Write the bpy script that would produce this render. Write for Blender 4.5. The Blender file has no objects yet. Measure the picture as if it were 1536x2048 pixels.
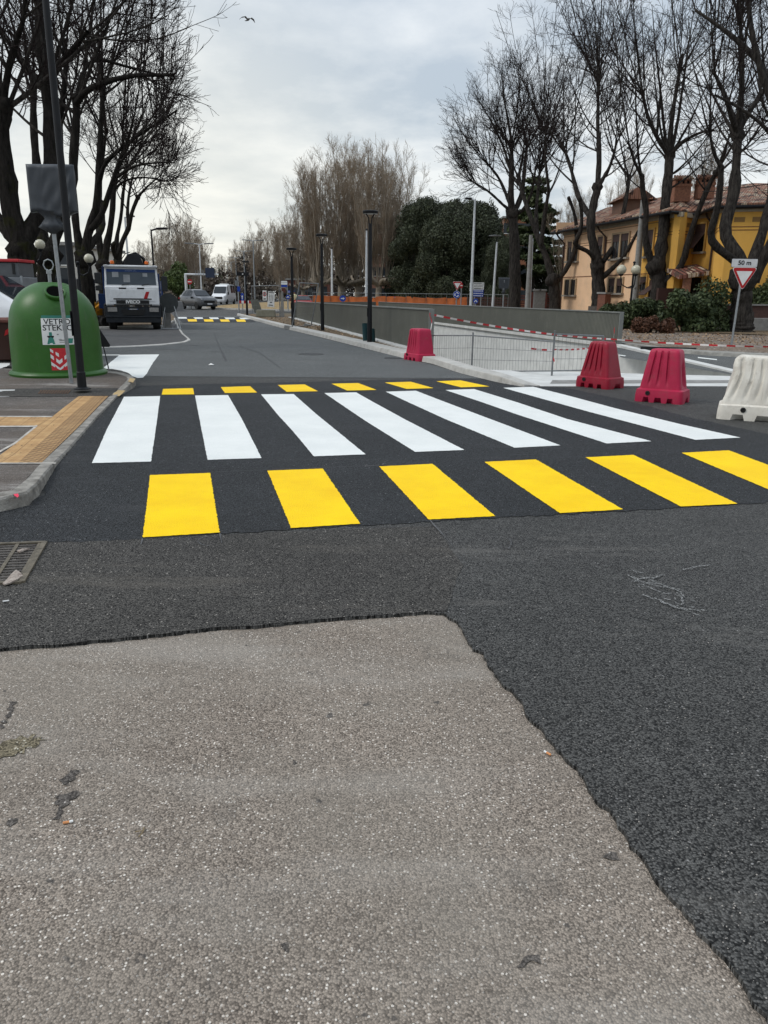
import bpy, math, random
import numpy as np
from mathutils import Vector, Matrix
from mathutils.geometry import tessellate_polygon
R = math.radians
scene = bpy.context.scene
COL = scene.collection
rnd = random.Random(7)

# ---------------------------------------------------------------- camera model (full photo pixels 1536x2048)
F, CX, CY, YH, ROLL, H = 1540., 768., 1024., 590., 0.012, 1.5
TH = math.atan((CY - YH) / F)
def ray(px, py):
    u = (px - CX) / F; v = -(py - CY) / F
    c, s = math.cos(ROLL), math.sin(ROLL)
    x = u * c - v * s; y = u * s + v * c
    ct, st = math.cos(TH), math.sin(TH)
    return (x, ct + y * st, -st + y * ct)
def G(px, py, z=0.):
    d = ray(px, py); t = (z - H) / d[2]
    return (d[0] * t, d[1] * t, z)
def V(px, py, Y):
    d = ray(px, py); t = Y / d[1]
    return (d[0] * t, Y, H + d[2] * t)
def hz(px, py, Y): return V(px, py, Y)[2]
def gx(px, py, Y): return V(px, py, Y)[0]

cam_d = bpy.data.cameras.new('camera'); cam = bpy.data.objects.new('camera', cam_d); COL.objects.link(cam)
cam_d.sensor_fit = 'VERTICAL'; cam_d.sensor_height = 36; cam_d.lens = 36 * F / 2048
cam_d.clip_start = .05; cam_d.clip_end = 4000
cam.location = (0, 0, H)
cam.rotation_mode = 'QUATERNION'
q = Matrix.Rotation(math.pi / 2 - TH, 4, 'X') @ Matrix.Rotation(ROLL, 4, 'Z')
cam.rotation_quaternion = q.to_quaternion()
scene.camera = cam

# ---------------------------------------------------------------- materials
def nt(name):
    m = bpy.data.materials.new(name); m.use_nodes = True
    n = m.node_tree.nodes; l = m.node_tree.links
    return m, n, l, n['Principled BSDF']
def c4(c): return (c[0], c[1], c[2], 1)
MATS = {}
def pm(name, col, col2=None, scale=4., rough=.6, metal=0., bump=0., bscale=60., coat=0., alpha=None, spec=None, stretch=None, dirt=None):
    if name in MATS: return MATS[name]
    m, n, l, b = nt(name)
    if col2 is None: col2 = tuple(x * .78 for x in col)
    tc = n.new('ShaderNodeTexCoord'); src = tc.outputs['Object']
    if stretch:
        mp = n.new('ShaderNodeMapping'); mp.inputs['Scale'].default_value = stretch
        l.new(src, mp.inputs['Vector']); src = mp.outputs['Vector']
    nz = n.new('ShaderNodeTexNoise'); nz.inputs['Scale'].default_value = scale; nz.inputs['Detail'].default_value = 6
    nz.inputs['Roughness'].default_value = .65
    l.new(src, nz.inputs['Vector'])
    rp = n.new('ShaderNodeValToRGB'); rp.color_ramp.elements[0].position = .32; rp.color_ramp.elements[1].position = .68
    rp.color_ramp.elements[0].color = c4(col2); rp.color_ramp.elements[1].color = c4(col)
    l.new(nz.outputs['Fac'], rp.inputs['Fac']); cc = rp.outputs['Color']
    if dirt:
        dcol, amt, dsc = dirt
        z1 = noise(n, l, src, dsc, 8, .78); z2 = noise(n, l, src, dsc * 5, 4, .7, (1, 1, .12))
        f_ = mathn(n, l, 'MAXIMUM', ramp(n, l, z1, .52, .68, 0., amt), ramp(n, l, z2, .58, .72, 0., amt * .8)); cc = mixc(n, l, f_, cc, dcol)
    l.new(cc, b.inputs['Base Color'])
    b.inputs['Roughness'].default_value = rough; b.inputs['Metallic'].default_value = metal
    b.inputs['Specular IOR Level'].default_value = .3
    if spec is not None: b.inputs['Specular IOR Level'].default_value = spec
    if coat: b.inputs['Coat Weight'].default_value = coat
    if bump:
        bn = n.new('ShaderNodeTexNoise'); bn.inputs['Scale'].default_value = bscale; bn.inputs['Detail'].default_value = 4
        l.new(src, bn.inputs['Vector'])
        bp = n.new('ShaderNodeBump'); bp.inputs['Strength'].default_value = 1; bp.inputs['Distance'].default_value = bump
        l.new(bn.outputs['Fac'], bp.inputs['Height']); l.new(bp.outputs['Normal'], b.inputs['Normal'])
    MATS[name] = m
    return m
def mathn(n, l, op, a, b=None, clamp=False):
    x = n.new('ShaderNodeMath'); x.operation = op; x.use_clamp = clamp
    for i, v in enumerate((a, b)):
        if v is None: continue
        if isinstance(v, (int, float)): x.inputs[i].default_value = v
        else: l.new(v, x.inputs[i])
    return x.outputs[0]
def mixc(n, l, fac, a, b, mode='MIX'):
    x = n.new('ShaderNodeMix'); x.data_type = 'RGBA'; x.blend_type = mode
    for i, v in ((0, fac), (6, a), (7, b)):
        if isinstance(v, (int, float)): x.inputs[i].default_value = v
        elif isinstance(v, tuple): x.inputs[i].default_value = c4(v)
        else: l.new(v, x.inputs[i])
    return x.outputs[2]
def ramp(n, l, src, p0, p1, v0=0., v1=1.):
    x = n.new('ShaderNodeMapRange'); x.inputs[1].default_value = p0; x.inputs[2].default_value = p1
    x.inputs[3].default_value = v0; x.inputs[4].default_value = v1; l.new(src, x.inputs[0]); return x.outputs[0]
def noise(n, l, src, scale, detail=4, rough=.6, stretch=None):
    if stretch:
        mp = n.new('ShaderNodeMapping'); mp.inputs['Scale'].default_value = stretch; l.new(src, mp.inputs['Vector']); src = mp.outputs['Vector']
    z = n.new('ShaderNodeTexNoise'); z.inputs['Scale'].default_value = scale; z.inputs['Detail'].default_value = detail
    z.inputs['Roughness'].default_value = rough; l.new(src, z.inputs['Vector']); return z.outputs['Fac']
def asphalt(name, dark, base, light, cell=150., lfrac=.06, gap=.5, tint=None, tintf=.5, bump=.004, rough=.85, big=.25, stains=0., dust=None):
    m, n, l, b = nt(name)
    tc = n.new('ShaderNodeTexCoord'); src = tc.outputs['Object']
    wp = n.new('ShaderNodeTexNoise'); wp.inputs['Scale'].default_value = cell * .6; l.new(src, wp.inputs['Vector'])
    v = n.new('ShaderNodeTexVoronoi'); v.voronoi_dimensions = '2D'; v.inputs['Scale'].default_value = cell
    ad = n.new('ShaderNodeVectorMath'); ad.operation = 'MULTIPLY_ADD'; l.new(wp.outputs['Color'], ad.inputs[0])
    ad.inputs[1].default_value = (.7 / cell,) * 3; l.new(src, ad.inputs[2]); l.new(ad.outputs[0], v.inputs['Vector'])
    sp = n.new('ShaderNodeSeparateColor'); l.new(v.outputs['Color'], sp.inputs[0])
    c = mixc(n, l, sp.outputs[0], dark, base)
    v2 = n.new('ShaderNodeTexVoronoi'); v2.voronoi_dimensions = '2D'; v2.inputs['Scale'].default_value = cell * .62; l.new(ad.outputs[0], v2.inputs['Vector'])
    s2 = n.new('ShaderNodeSeparateColor'); l.new(v2.outputs['Color'], s2.inputs[0])
    patch = noise(n, l, src, 1.3, 5, .7)
    thr = ramp(n, l, patch, .3, .7, 1 - lfrac * .3, 1 - lfrac * 1.9)
    isl = mathn(n, l, 'GREATER_THAN', s2.outputs[0], thr)
    near = mathn(n, l, 'LESS_THAN', v2.outputs['Distance'], .36)
    isl = mathn(n, l, 'MULTIPLY', isl, near)
    isl = mathn(n, l, 'MULTIPLY', isl, s2.outputs[1])
    gp = ramp(n, l, v.outputs['Distance'], .35, .75, 1., 1 - gap)
    c = mixc(n, l, 1., c, gp, 'MULTIPLY')
    c = mixc(n, l, isl, c, light)
    bg = noise(n, l, src, .7, 6, .7)
    bg2 = noise(n, l, src, 9., 5, .7)
    f = mathn(n, l, 'ADD', ramp(n, l, bg, .3, .7, 1 - big, 1 + big), ramp(n, l, bg2, .3, .7, -big * .5, big * .5))
    c = mixc(n, l, 1., c, f, 'MULTIPLY')
    if tint:
        tf = ramp(n, l, noise(n, l, src, .9, 4, .6), .4, .62, 0., tintf)
        c = mixc(n, l, tf, c, tint)
    if dust:
        df = ramp(n, l, noise(n, l, src, 1.1, 7, .75, (.35, 1.6, 1)), .56, .74, 0., .6)
        c = mixc(n, l, df, c, dust)
    if stains:
        s = noise(n, l, src, 2.3, 6, .6, (1.5, .8, 1))
        sf = ramp(n, l, s, .60, .68, 0., stains * .5)
        c = mixc(n, l, sf, c, (.085, .078, .07))
        s = noise(n, l, src, 1.7, 5, .6, (.35, 1.3, 1)); c = mixc(n, l, ramp(n, l, s, .5, .72, 0., .35), c, (.40, .37, .33))
        s = noise(n, l, src, 12., 3, .5)
        sf = ramp(n, l, s, .70, .72, 0., stains)
        c = mixc(n, l, sf, c, (.05, .047, .045))
    l.new(c, b.inputs['Base Color']); b.inputs['Roughness'].default_value = rough; b.inputs['Specular IOR Level'].default_value = .22
    h = mathn(n, l, 'MULTIPLY', v.outputs['Distance'], -1.)
    h = mathn(n, l, 'ADD', h, mathn(n, l, 'MULTIPLY', noise(n, l, src, cell * .3, 3, .6), .8))
    bp = n.new('ShaderNodeBump'); bp.inputs['Strength'].default_value = 1; bp.inputs['Distance'].default_value = bump
    l.new(h, bp.inputs['Height']); l.new(bp.outputs['Normal'], b.inputs['Normal'])
    MATS[name] = m
    return m
def paint(name, col, col2, wear, rough=.55):
    m, n, l, b = nt(name)
    tc = n.new('ShaderNodeTexCoord'); src = tc.outputs['Object']
    z = noise(n, l, src, 1.6, 6, .65)
    c = mixc(n, l, ramp(n, l, z, .35, .7), col, col2)
    fine = noise(n, l, src, 160., 3, .7)
    wf = ramp(n, l, fine, .58, .72, 0., wear)
    c = mixc(n, l, wf, c, (.09, .09, .085))
    d = noise(n, l, src, 14., 5, .7)
    c = mixc(n, l, ramp(n, l, d, .62, .8, 0., .35), c, tuple(x * .72 for x in col))
    l.new(c, b.inputs['Base Color']); b.inputs['Roughness'].default_value = rough; b.inputs['Specular IOR Level'].default_value = .12
    v = n.new('ShaderNodeTexVoronoi'); v.voronoi_dimensions = '2D'; v.inputs['Scale'].default_value = 110; l.new(src, v.inputs['Vector'])
    bp = n.new('ShaderNodeBump'); bp.inputs['Distance'].default_value = .0035; bp.inputs['Strength'].default_value = .8
    l.new(v.outputs['Distance'], bp.inputs['Height']); l.new(bp.outputs['Normal'], b.inputs['Normal'])
    MATS[name] = m; return m
def glassm(name, col=(.02, .025, .03), rough=.06):
    m, n, l, b = nt(name); b.inputs['Base Color'].default_value = c4(col); b.inputs['Roughness'].default_value = rough
    b.inputs['Specular IOR Level'].default_value = .28; b.inputs['Coat Weight'].default_value = 0.
    MATS[name] = m; return m

# ---------------------------------------------------------------- object helpers
def finish(me, name, mats, parent, smooth=False):
    if mats is not None:
        for mm in (mats if isinstance(mats, (list, tuple)) else [mats]): me.materials.append(mm)
    if smooth is not False:
        me.polygons.foreach_set('use_smooth', [True] * len(me.polygons))
    o = bpy.data.objects.new(name, me); COL.objects.link(o)
    if parent is not None: o.parent = parent
    if smooth not in (False, True):
        me.set_sharp_from_angle(angle=R(smooth))
    return o
def np_mesh(name, verts, faces, mats, parent=None, smooth=False, midx=None):
    me = bpy.data.meshes.new(name)
    verts = np.asarray(verts, dtype=np.float32); faces = np.asarray(faces, dtype=np.int32)
    nf, k = faces.shape
    me.vertices.add(len(verts)); me.vertices.foreach_set('co', verts.ravel())
    me.loops.add(nf * k); me.loops.foreach_set('vertex_index', faces.ravel())
    me.polygons.add(nf); me.polygons.foreach_set('loop_start', np.arange(0, nf * k, k, dtype=np.int32))
    if midx is not None: me.polygons.foreach_set('material_index', np.asarray(midx, dtype=np.int32))
    me.update(calc_edges=True)
    return finish(me, name, mats, parent, smooth)
class MB:
    def __init__(s): s.v = []; s.f = []; s.m = []
    def add(s, vs, fs, mi=0):
        b = len(s.v); s.v += [tuple(p) for p in vs]; s.f += [tuple(b + i for i in f) for f in fs]; s.m += [mi] * len(fs); return s
    def box(s, c, d, rz=0., mi=0, top=(1, 1), rx=0., ry=0.):
        x, y, z = d[0] / 2, d[1] / 2, d[2] / 2; M = Matrix.Translation(c) @ Matrix.Rotation(rz, 4, 'Z') @ Matrix.Rotation(ry, 4, 'Y') @ Matrix.Rotation(rx, 4, 'X')
        vs = [M @ Vector(p) for p in ((-x, -y, -z), (x, -y, -z), (x, y, -z), (-x, y, -z), (-x * top[0], -y * top[1], z), (x * top[0], -y * top[1], z), (x * top[0], y * top[1], z), (-x * top[0], y * top[1], z))]
        return s.add(vs, [(0, 3, 2, 1), (4, 5, 6, 7), (0, 1, 5, 4), (1, 2, 6, 5), (2, 3, 7, 6), (3, 0, 4, 7)], mi)
    def tube(s, pts, r, n=8, mi=0, cap=True):
        pts = [Vector(p) for p in pts]; k = len(pts)
        if isinstance(r, (int, float)): r = [r] * k
        elif len(r) != k: r = [r[0] + (r[-1] - r[0]) * i / (k - 1) for i in range(k)]
        b = len(s.v); prev = None
        for i, p in enumerate(pts):
            t = (pts[min(i + 1, k - 1)] - pts[max(i - 1, 0)]).normalized()
            if prev is None: a = t.cross(Vector((0, 0, 1)) if abs(t.z) < .9 else Vector((1, 0, 0))).normalized()
            else: a = (prev - t * prev.dot(t)).normalized()
            prev = a; c = t.cross(a)
            for j in range(n):
                w = 2 * math.pi * j / n; s.v.append(tuple(p + (a * math.cos(w) + c * math.sin(w)) * r[i]))
        for i in range(k - 1):
            for j in range(n):
                j2 = (j + 1) % n; s.f.append((b + i * n + j, b + i * n + j2, b + (i + 1) * n + j2, b + (i + 1) * n + j)); s.m.append(mi)
        if cap:
            s.f.append(tuple(b + j for j in range(n))[::-1]); s.f.append(tuple(b + (k - 1) * n + j for j in range(n))); s.m += [mi, mi]
        return s
    def lathe(s, prof, n=24, c=(0, 0, 0), mi=0, M=None):
        b = len(s.v); M = M or Matrix.Identity(4); c = Vector(c)
        for (r, z) in prof:
            for j in range(n):
                w = 2 * math.pi * j / n; s.v.append(tuple((M @ Vector((r * math.cos(w), r * math.sin(w), z))) + c))
        for i in range(len(prof) - 1):
            for j in range(n):
                j2 = (j + 1) % n; s.f.append((b + i * n + j, b + i * n + j2, b + (i + 1) * n + j2, b + (i + 1) * n + j)); s.m.append(mi)
        s.f.append(tuple(b + j for j in range(n))[::-1]); s.f.append(tuple(b + (len(prof) - 1) * n + j for j in range(n))); s.m += [mi, mi]
        return s
    def prism(s, poly, h, M=None, mi=0):
        # poly: list of 2D, extruded along local z 0..h, placed by M
        M = M or Matrix.Identity(4); n = len(poly)
        tri = tessellate_polygon([[Vector((p[0], p[1], 0)) for p in poly]])
        vs = [M @ Vector((p[0], p[1], 0)) for p in poly] + [M @ Vector((p[0], p[1], h)) for p in poly]
        fs = [tuple(reversed(t)) for t in tri] + [tuple(i + n for i in t) for t in tri]
        fs += [(i, (i + 1) % n, (i + 1) % n + n, i + n) for i in range(n)]
        return s.add(vs, fs, mi)
    def build(s, name, mats, parent=None, smooth=False, bevel=0.):
        me = bpy.data.meshes.new(name); me.from_pydata(s.v, [], s.f); me.polygons.foreach_set('material_index', s.m); me.update()
        o = finish(me, name, mats, parent, smooth)
        if bevel:
            bv = o.modifiers.new('bevel', 'BEVEL'); bv.width = bevel; bv.segments = 2; bv.limit_method = 'ANGLE'; bv.angle_limit = R(40)
        return o
def YM(M=None, o=(0, 0, 0), rz=0.):   # local 2D (x,z) plane -> vertical plane facing -Y, extruded along +Y
    A = Matrix(((1, 0, 0, 0), (0, 0, 1, 0), (0, 1, 0, 0), (0, 0, 0, 1)))
    return Matrix.Translation(o) @ Matrix.Rotation(rz, 4, 'Z') @ A
def tag(o, label=None, cat=None, group=None, kind=None):
    if label: o['label'] = label
    if cat: o['category'] = cat
    if group: o['group'] = group
    if kind: o['kind'] = kind
    return o
def thing(name, label, cat, loc=(0, 0, 0), rz=0., group=None):
    o = bpy.data.objects.new(name, None); o.empty_display_size = .2; COL.objects.link(o)
    o.location = loc; o.rotation_euler = (0, 0, rz)
    return tag(o, label, cat, group)
def struct(o): o['kind'] = 'structure'; return o
def dup(root, loc, rz=None, label=None, group=None, scale=None):
    def cp(o, par):
        c = o.copy(); COL.objects.link(c)
        if par is not None: c.parent = par
        for ch in list(o.children): cp(ch, c)
        return c
    r = cp(root, None); r.location = loc
    if rz is not None: r.rotation_euler = (0, 0, rz)
    if scale is not None: r.scale = scale if isinstance(scale, tuple) else (scale,) * 3
    if label: r['label'] = label
    if group: r['group'] = group
    return r
def sheet(name, poly, mat, kind='structure', holes=(), parent=None):
    loops = [[Vector(p) for p in poly]] + [[Vector(p) for p in h] for h in holes]
    tri = tessellate_polygon(loops); vs = [tuple(p) for lp in loops for p in lp]
    me = bpy.data.meshes.new(name)
    fs = []
    for t in tri:
        a, b_, c = (Vector(vs[i]) for i in t)
        nn = (b_ - a).cross(c - a)
        if nn.length < 1e-9: continue
        fs.append(tuple(t) if nn.z > 0 else tuple(reversed(t)))
    me.from_pydata(vs, [], fs); me.update()
    o = finish(me, name, mat, parent)
    if kind: o['kind'] = kind
    return o
def slab(name, poly, zb, mat, kind='structure', parent=None):
    vs = [tuple(p) for p in poly]; n = len(vs); tri = tessellate_polygon([[Vector(p) for p in vs]])
    fs = []
    for t in tri:
        a, b_, c = (Vector(vs[i]) for i in t)
        fs.append(tuple(t) if (b_ - a).cross(c - a).z > 0 else tuple(reversed(t)))
    ar = sum(vs[i][0] * vs[(i + 1) % n][1] - vs[(i + 1) % n][0] * vs[i][1] for i in range(n))
    vs2 = vs + [(p[0], p[1], zb) for p in vs]
    for i in range(n):
        j = (i + 1) % n; f = (i + n, j + n, j, i); fs.append(f if ar > 0 else tuple(reversed(f)))
    me = bpy.data.meshes.new(name); me.from_pydata(vs2, [], fs); me.update()
    o = finish(me, name, mat, parent)
    if kind: o['kind'] = kind
    return o
def ragged(poly, step=.06, amp=.004, seed=1, closed=True):
    r = random.Random(seed); out = []; n = len(poly)
    for i in range(n if closed else n - 1):
        a = Vector(poly[i]); b = Vector(poly[(i + 1) % n]); L = (b - a).length; k = max(1, min(200, int(L / step)))
        d = (b - a).normalized() if L > 0 else Vector((1, 0, 0)); nn = Vector((-d.y, d.x, 0))
        for j in range(k):
            p = a + (b - a) * (j / k) + nn * r.uniform(-amp, amp)
            out.append(tuple(p))
    if not closed: out.append(tuple(poly[-1]))
    return out
def textobj(body, size, mat, parent, loc, rx=R(90), rz=0., name='lettering', ext=.002, sx=1., align='CENTER', bold=0.):
    cu = bpy.data.curves.new(name, 'FONT'); cu.body = body; cu.size = size; cu.align_x = align; cu.align_y = 'CENTER'; cu.extrude = ext; cu.offset = bold
    cu.resolution_u = 3
    t = bpy.data.objects.new(name, cu); me = bpy.data.meshes.new_from_object(t); bpy.data.objects.remove(t); bpy.data.curves.remove(cu)
    me.materials.clear(); me.materials.append(mat)
    o = bpy.data.objects.new(name, me); COL.objects.link(o); o.parent = parent; o.location = loc; o.rotation_euler = (rx, 0, rz); o.scale = (sx, 1, 1)
    return o
def disc(r, n=24, sx=1., sz=1.): return [(r * math.cos(2 * math.pi * i / n) * sx, r * math.sin(2 * math.pi * i / n) * sz) for i in range(n)]
def rrect(w, h, r, n=4):
    out = []
    for cx, cy, a0 in ((w / 2 - r, h / 2 - r, 0), (-w / 2 + r, h / 2 - r, 90), (-w / 2 + r, -h / 2 + r, 180), (w / 2 - r, -h / 2 + r, 270)):
        for i in range(n + 1):
            a = R(a0 + 90 * i / n); out.append((cx + r * math.cos(a), cy + r * math.sin(a)))
    return out
def face_cam(x, y, extra=0.): return math.atan2(-x, y) + extra   # rz so that a -Y facing front looks at the camera

# common materials
M_BLACKP = pm('black_powder_coat', (.009, .010, .012), (.006, .006, .007), 8, .5, spec=.22)
M_GALV = pm('galvanised_steel', (.36, .38, .39), (.25, .265, .275), 12, .42, .75)
M_GALVD = pm('weathered_zinc', (.22, .23, .235), (.13, .135, .14), 9, .5, .6)
M_WPOLE = pm('pale_painted_steel', (.55, .57, .58), (.42, .44, .45), 5, .5)
M_WHITE = pm('white_sign_face', (.72, .72, .70), (.62, .62, .60), 6, .5)
M_RED = pm('red_sign_face', (.42, .012, .015), (.33, .012, .014), 6, .45)
M_BLUE = pm('blue_sign_face', (.008, .05, .33), (.007, .04, .26), 6, .45)
M_BLACK = pm('black_lettering', (.01, .01, .01), (.012, .012, .012), 6, .6)
M_RUB = pm('black_rubber', (.018, .018, .018), (.03, .03, .028), 10, .85)
M_PLASTIC = pm('black_plastic_trim', (.022, .024, .026), (.014, .015, .016), 10, .6)
M_CONC = pm('pale_concrete', (.60, .60, .575), (.47, .47, .45), 2.2, .85, bump=.002, bscale=90)
M_CONCD = pm('old_concrete', (.27, .265, .25), (.17, .165, .155), 5, .9, bump=.003, bscale=70)
M_GLASS = glassm('dark_glass')
M_YEL = pm('yellow_machine_paint', (.55, .25, .02), (.42, .19, .02), 4, .5)
M_PANE = pm('window_pane', (.012, .013, .015), (.02, .02, .022), 2, .25, spec=.25)
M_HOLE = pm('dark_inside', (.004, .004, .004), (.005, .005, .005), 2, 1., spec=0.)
M_BRUSH = pm('dark_bark', (.03, .026, .022), (.012, .011, .010), 6, .95, bump=.03, bscale=14, stretch=(1, 1, .25))

# ================================================================= SKY AND LIGHT
w = bpy.data.worlds.new('World'); scene.world = w; w.use_nodes = True
n, l = w.node_tree.nodes, w.node_tree.links
for x in list(n): n.remove(x)
SUN_EL, SUN_AZ = R(46), R(-105)      # azimuth from +Y towards +X
sky = n.new('ShaderNodeTexSky'); sky.sky_type = 'NISHITA'; sky.sun_disc = False; sky.sun_elevation = SUN_EL; sky.sun_rotation = SUN_AZ
bg1 = n.new('ShaderNodeBackground'); bg1.inputs['Strength'].default_value = .10; l.new(sky.outputs[0], bg1.inputs[0])
tc = n.new('ShaderNodeTexCoord'); sep = n.new('ShaderNodeSeparateXYZ'); l.new(tc.outputs['Generated'], sep.inputs[0])
el = sep.outputs[2]
# cloud layer: project the direction on a plane overhead so that clouds flatten towards the horizon
den = mathn(n, l, 'ADD', mathn(n, l, 'MAXIMUM', el, 0.), .14)
cmb = n.new('ShaderNodeCombineXYZ'); l.new(mathn(n, l, 'DIVIDE', sep.outputs[0], den), cmb.inputs[0]); l.new(mathn(n, l, 'DIVIDE', sep.outputs[1], den), cmb.inputs[1])
cmb.inputs[2].default_value = 3.7
n1 = noise(n, l, cmb.outputs[0], .62, 7, .56); n2 = noise(n, l, cmb.outputs[0], 1.9, 8, .6, (1, .8, 1))
cl = mathn(n, l, 'ADD', mathn(n, l, 'MULTIPLY', n1, .62), mathn(n, l, 'MULTIPLY', n2, .38))
clf = ramp(n, l, cl, .43, .57)
up = ramp(n, l, el, .02, .42)
light = mixc(n, l, up, (.84, .85, .82), (.67, .73, .80))
darkc = mixc(n, l, up, (.42, .49, .54), (.50, .57, .66))
cloud = mixc(n, l, clf, darkc, light)
# warm break in the cloud low above the far end of the avenue
nd = n.new('ShaderNodeVectorMath'); nd.operation = 'DOT_PRODUCT'; l.new(tc.outputs['Generated'], nd.inputs[0]); nd.inputs[1].default_value = Vector((-.26, .96, .06)).normalized()
gl = ramp(n, l, nd.outputs['Value'], .93, 1., 0., 1.)
cloud = mixc(n, l, mathn(n, l, 'MULTIPLY', mathn(n, l, 'MULTIPLY', gl, gl), .62), cloud, (.88, .86, .76))
zen = ramp(n, l, el, .38, .9, 1., 1.6)
cloud = mixc(n, l, 1., cloud, zen, 'MULTIPLY')
bg2 = n.new('ShaderNodeBackground'); l.new(cloud, bg2.inputs[0]); bg2.inputs['Strength'].default_value = 1.
mx = n.new('ShaderNodeMixShader'); mx.inputs[0].default_value = .94; l.new(bg1.outputs[0], mx.inputs[1]); l.new(bg2.outputs[0], mx.inputs[2])
out = n.new('ShaderNodeOutputWorld'); l.new(mx.outputs[0], out.inputs[0])
sd = bpy.data.lights.new('sun', 'SUN'); so = bpy.data.objects.new('sun', sd); COL.objects.link(so)
sd.energy = 1.25; sd.angle = R(20); sd.color = (1, .96, .9)
dv = Vector((math.sin(SUN_AZ) * math.cos(SUN_EL), math.cos(SUN_AZ) * math.cos(SUN_EL), math.sin(SUN_EL)))
so.rotation_mode = 'QUATERNION'; so.rotation_quaternion = dv.to_track_quat('Z', 'Y')
vs = scene.view_settings; vs.view_transform = 'Standard'; vs.look = 'None'; vs.exposure = .24; vs.gamma = 1.
scene.cycles.max_bounces = 6; scene.cycles.transparent_max_bounces = 6

# ================================================================= GROUND
A_OLD = asphalt('old_asphalt_mat', (.11, .089, .072), (.375, .315, .258), (.76, .70, .62), 185., .12, .5, tint=(.24, .215, .18), tintf=.4, bump=.003, big=.16, stains=.75)
A_NEW = asphalt('new_asphalt_mat', (.006, .006, .006), (.132, .129, .121), (.30, .29, .28), 150., .012, .78, bump=.005, rough=.7, big=.16, dust=(.17, .16, .145))
A_STRIP = asphalt('strip_asphalt_mat', (.008, .007, .0065), (.130, .122, .110), (.38, .35, .31), 150., .03, .75, bump=.005, rough=.8, big=.22, dust=(.14, .125, .105))
A_BAND = asphalt('sealed_asphalt_mat', (.003, .003, .0032), (.056, .060, .064), (.22, .22, .22), 120., .015, .8, bump=.006, rough=.7, big=.2, dust=(.055, .055, .056))
A_FAR = asphalt('road_asphalt_mat', (.055, .057, .056), (.155, .161, .158), (.4, .4, .4), 100., .02, .5, bump=.003, rough=.8, big=.12, dust=(.13, .125, .115))
A_WALK = asphalt('walkway_mat', (.05, .044, .040), (.21, .185, .165), (.5, .48, .45), 170., .06, .5, bump=.003, rough=.85, big=.35, tint=(.10, .078, .062), tintf=.7, dust=(.55, .52, .48))
P_WHITE = paint('white_road_paint', (.74, .75, .72), (.66, .675, .65), .45)
P_YEL = paint('yellow_road_paint', (.92, .62, .0), (.84, .50, .0), .35)
P_WHITE2 = paint('white_road_paint_old', (.62, .64, .63), (.5, .52, .51), .7)
M_SOIL = pm('leaf_litter', (.20, .145, .085), (.065, .045, .028), 7, .95, bump=.04, bscale=22)
M_EARTH = pm('park_earth', (.12, .10, .065), (.06, .052, .035), .6, .95)
M_GRAVEL = asphalt('gravel_mat', (.11, .085, .065), (.36, .31, .26), (.6, .55, .5), 17., .12, .7, bump=.03, big=.25, tint=(.16, .10, .06), tintf=.6)

ZN, ZB, ZM = .014, .018, .022
# underpass ramp mouth: a real opening in the ground
crestL = Vector(G(930, 739)); crestR = Vector(G(1465, 753))
rwN = Vector(G(1465, 748)); rwA = Vector(G(1241, 712)); rwB = Vector(G(1184, 703))
rdir = Vector((-.205, .979, 0)).normalized()
lw0 = Vector(G(861, 716)); 
wallA = Vector(G(857, 714)); wallB = Vector(G(593, 640.5))
ldir = (wallB - wallA).normalized()
fwA = Vector(G(1228, 694)); 
fdir = ldir
fwB = fwA + fdir * 34
hole = [(crestL.x, crestL.y, 0), (wallA.x + .1, wallA.y, 0), (wallB.x + .1, wallB.y, 0), (fwB.x - .1, fwB.y, 0), (fwA.x - .1, fwA.y, 0), (rwN.x, rwN.y, 0), (crestR.x, crestR.y, 0)]
far = 900.
gp = [(-far, -30, -.02), (far, -30, -.02), (far, 1500, -.02), (-far, 1500, -.02)]
ground = sheet('ground', gp, M_EARTH, holes=[[(p[0], p[1], -.02) for p in hole]])

# old worn asphalt in the foreground
sheet('old_asphalt', [(-14, -6, 0), (10, -6, 0), (10, 2, 0), (2, 5, 0), (-14, 6, 0)], A_OLD)
rag = [(-500, 1345), (-200, 1318), (0, 1297), (60, 1292), (100, 1291), (180, 1283), (250, 1276), (330, 1268), (420, 1257), (520, 1251), (600, 1243), (700, 1235), (790, 1229), (850, 1224), (885, 1226), (905, 1237), (922, 1252),
       (930, 1268), (938, 1285), (947, 1297), (966, 1305), (978, 1330), (1000, 1358), (1003, 1368), (1030, 1385), (1048, 1412), (1058, 1436), (1072, 1446), (1100, 1478), (1112, 1498), (1138, 1520), (1168, 1552), (1182, 1588),
       (1215, 1617), (1236, 1650), (1262, 1690), (1290, 1722), (1318, 1765), (1352, 1800), (1385, 1842), (1412, 1880), (1446, 1915), (1478, 1958), (1512, 2005), (1545, 2050), (1580, 2100)]
front = ragged([G(x, y, ZN) for x, y in rag], .022, .007, 3, closed=False)
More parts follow.
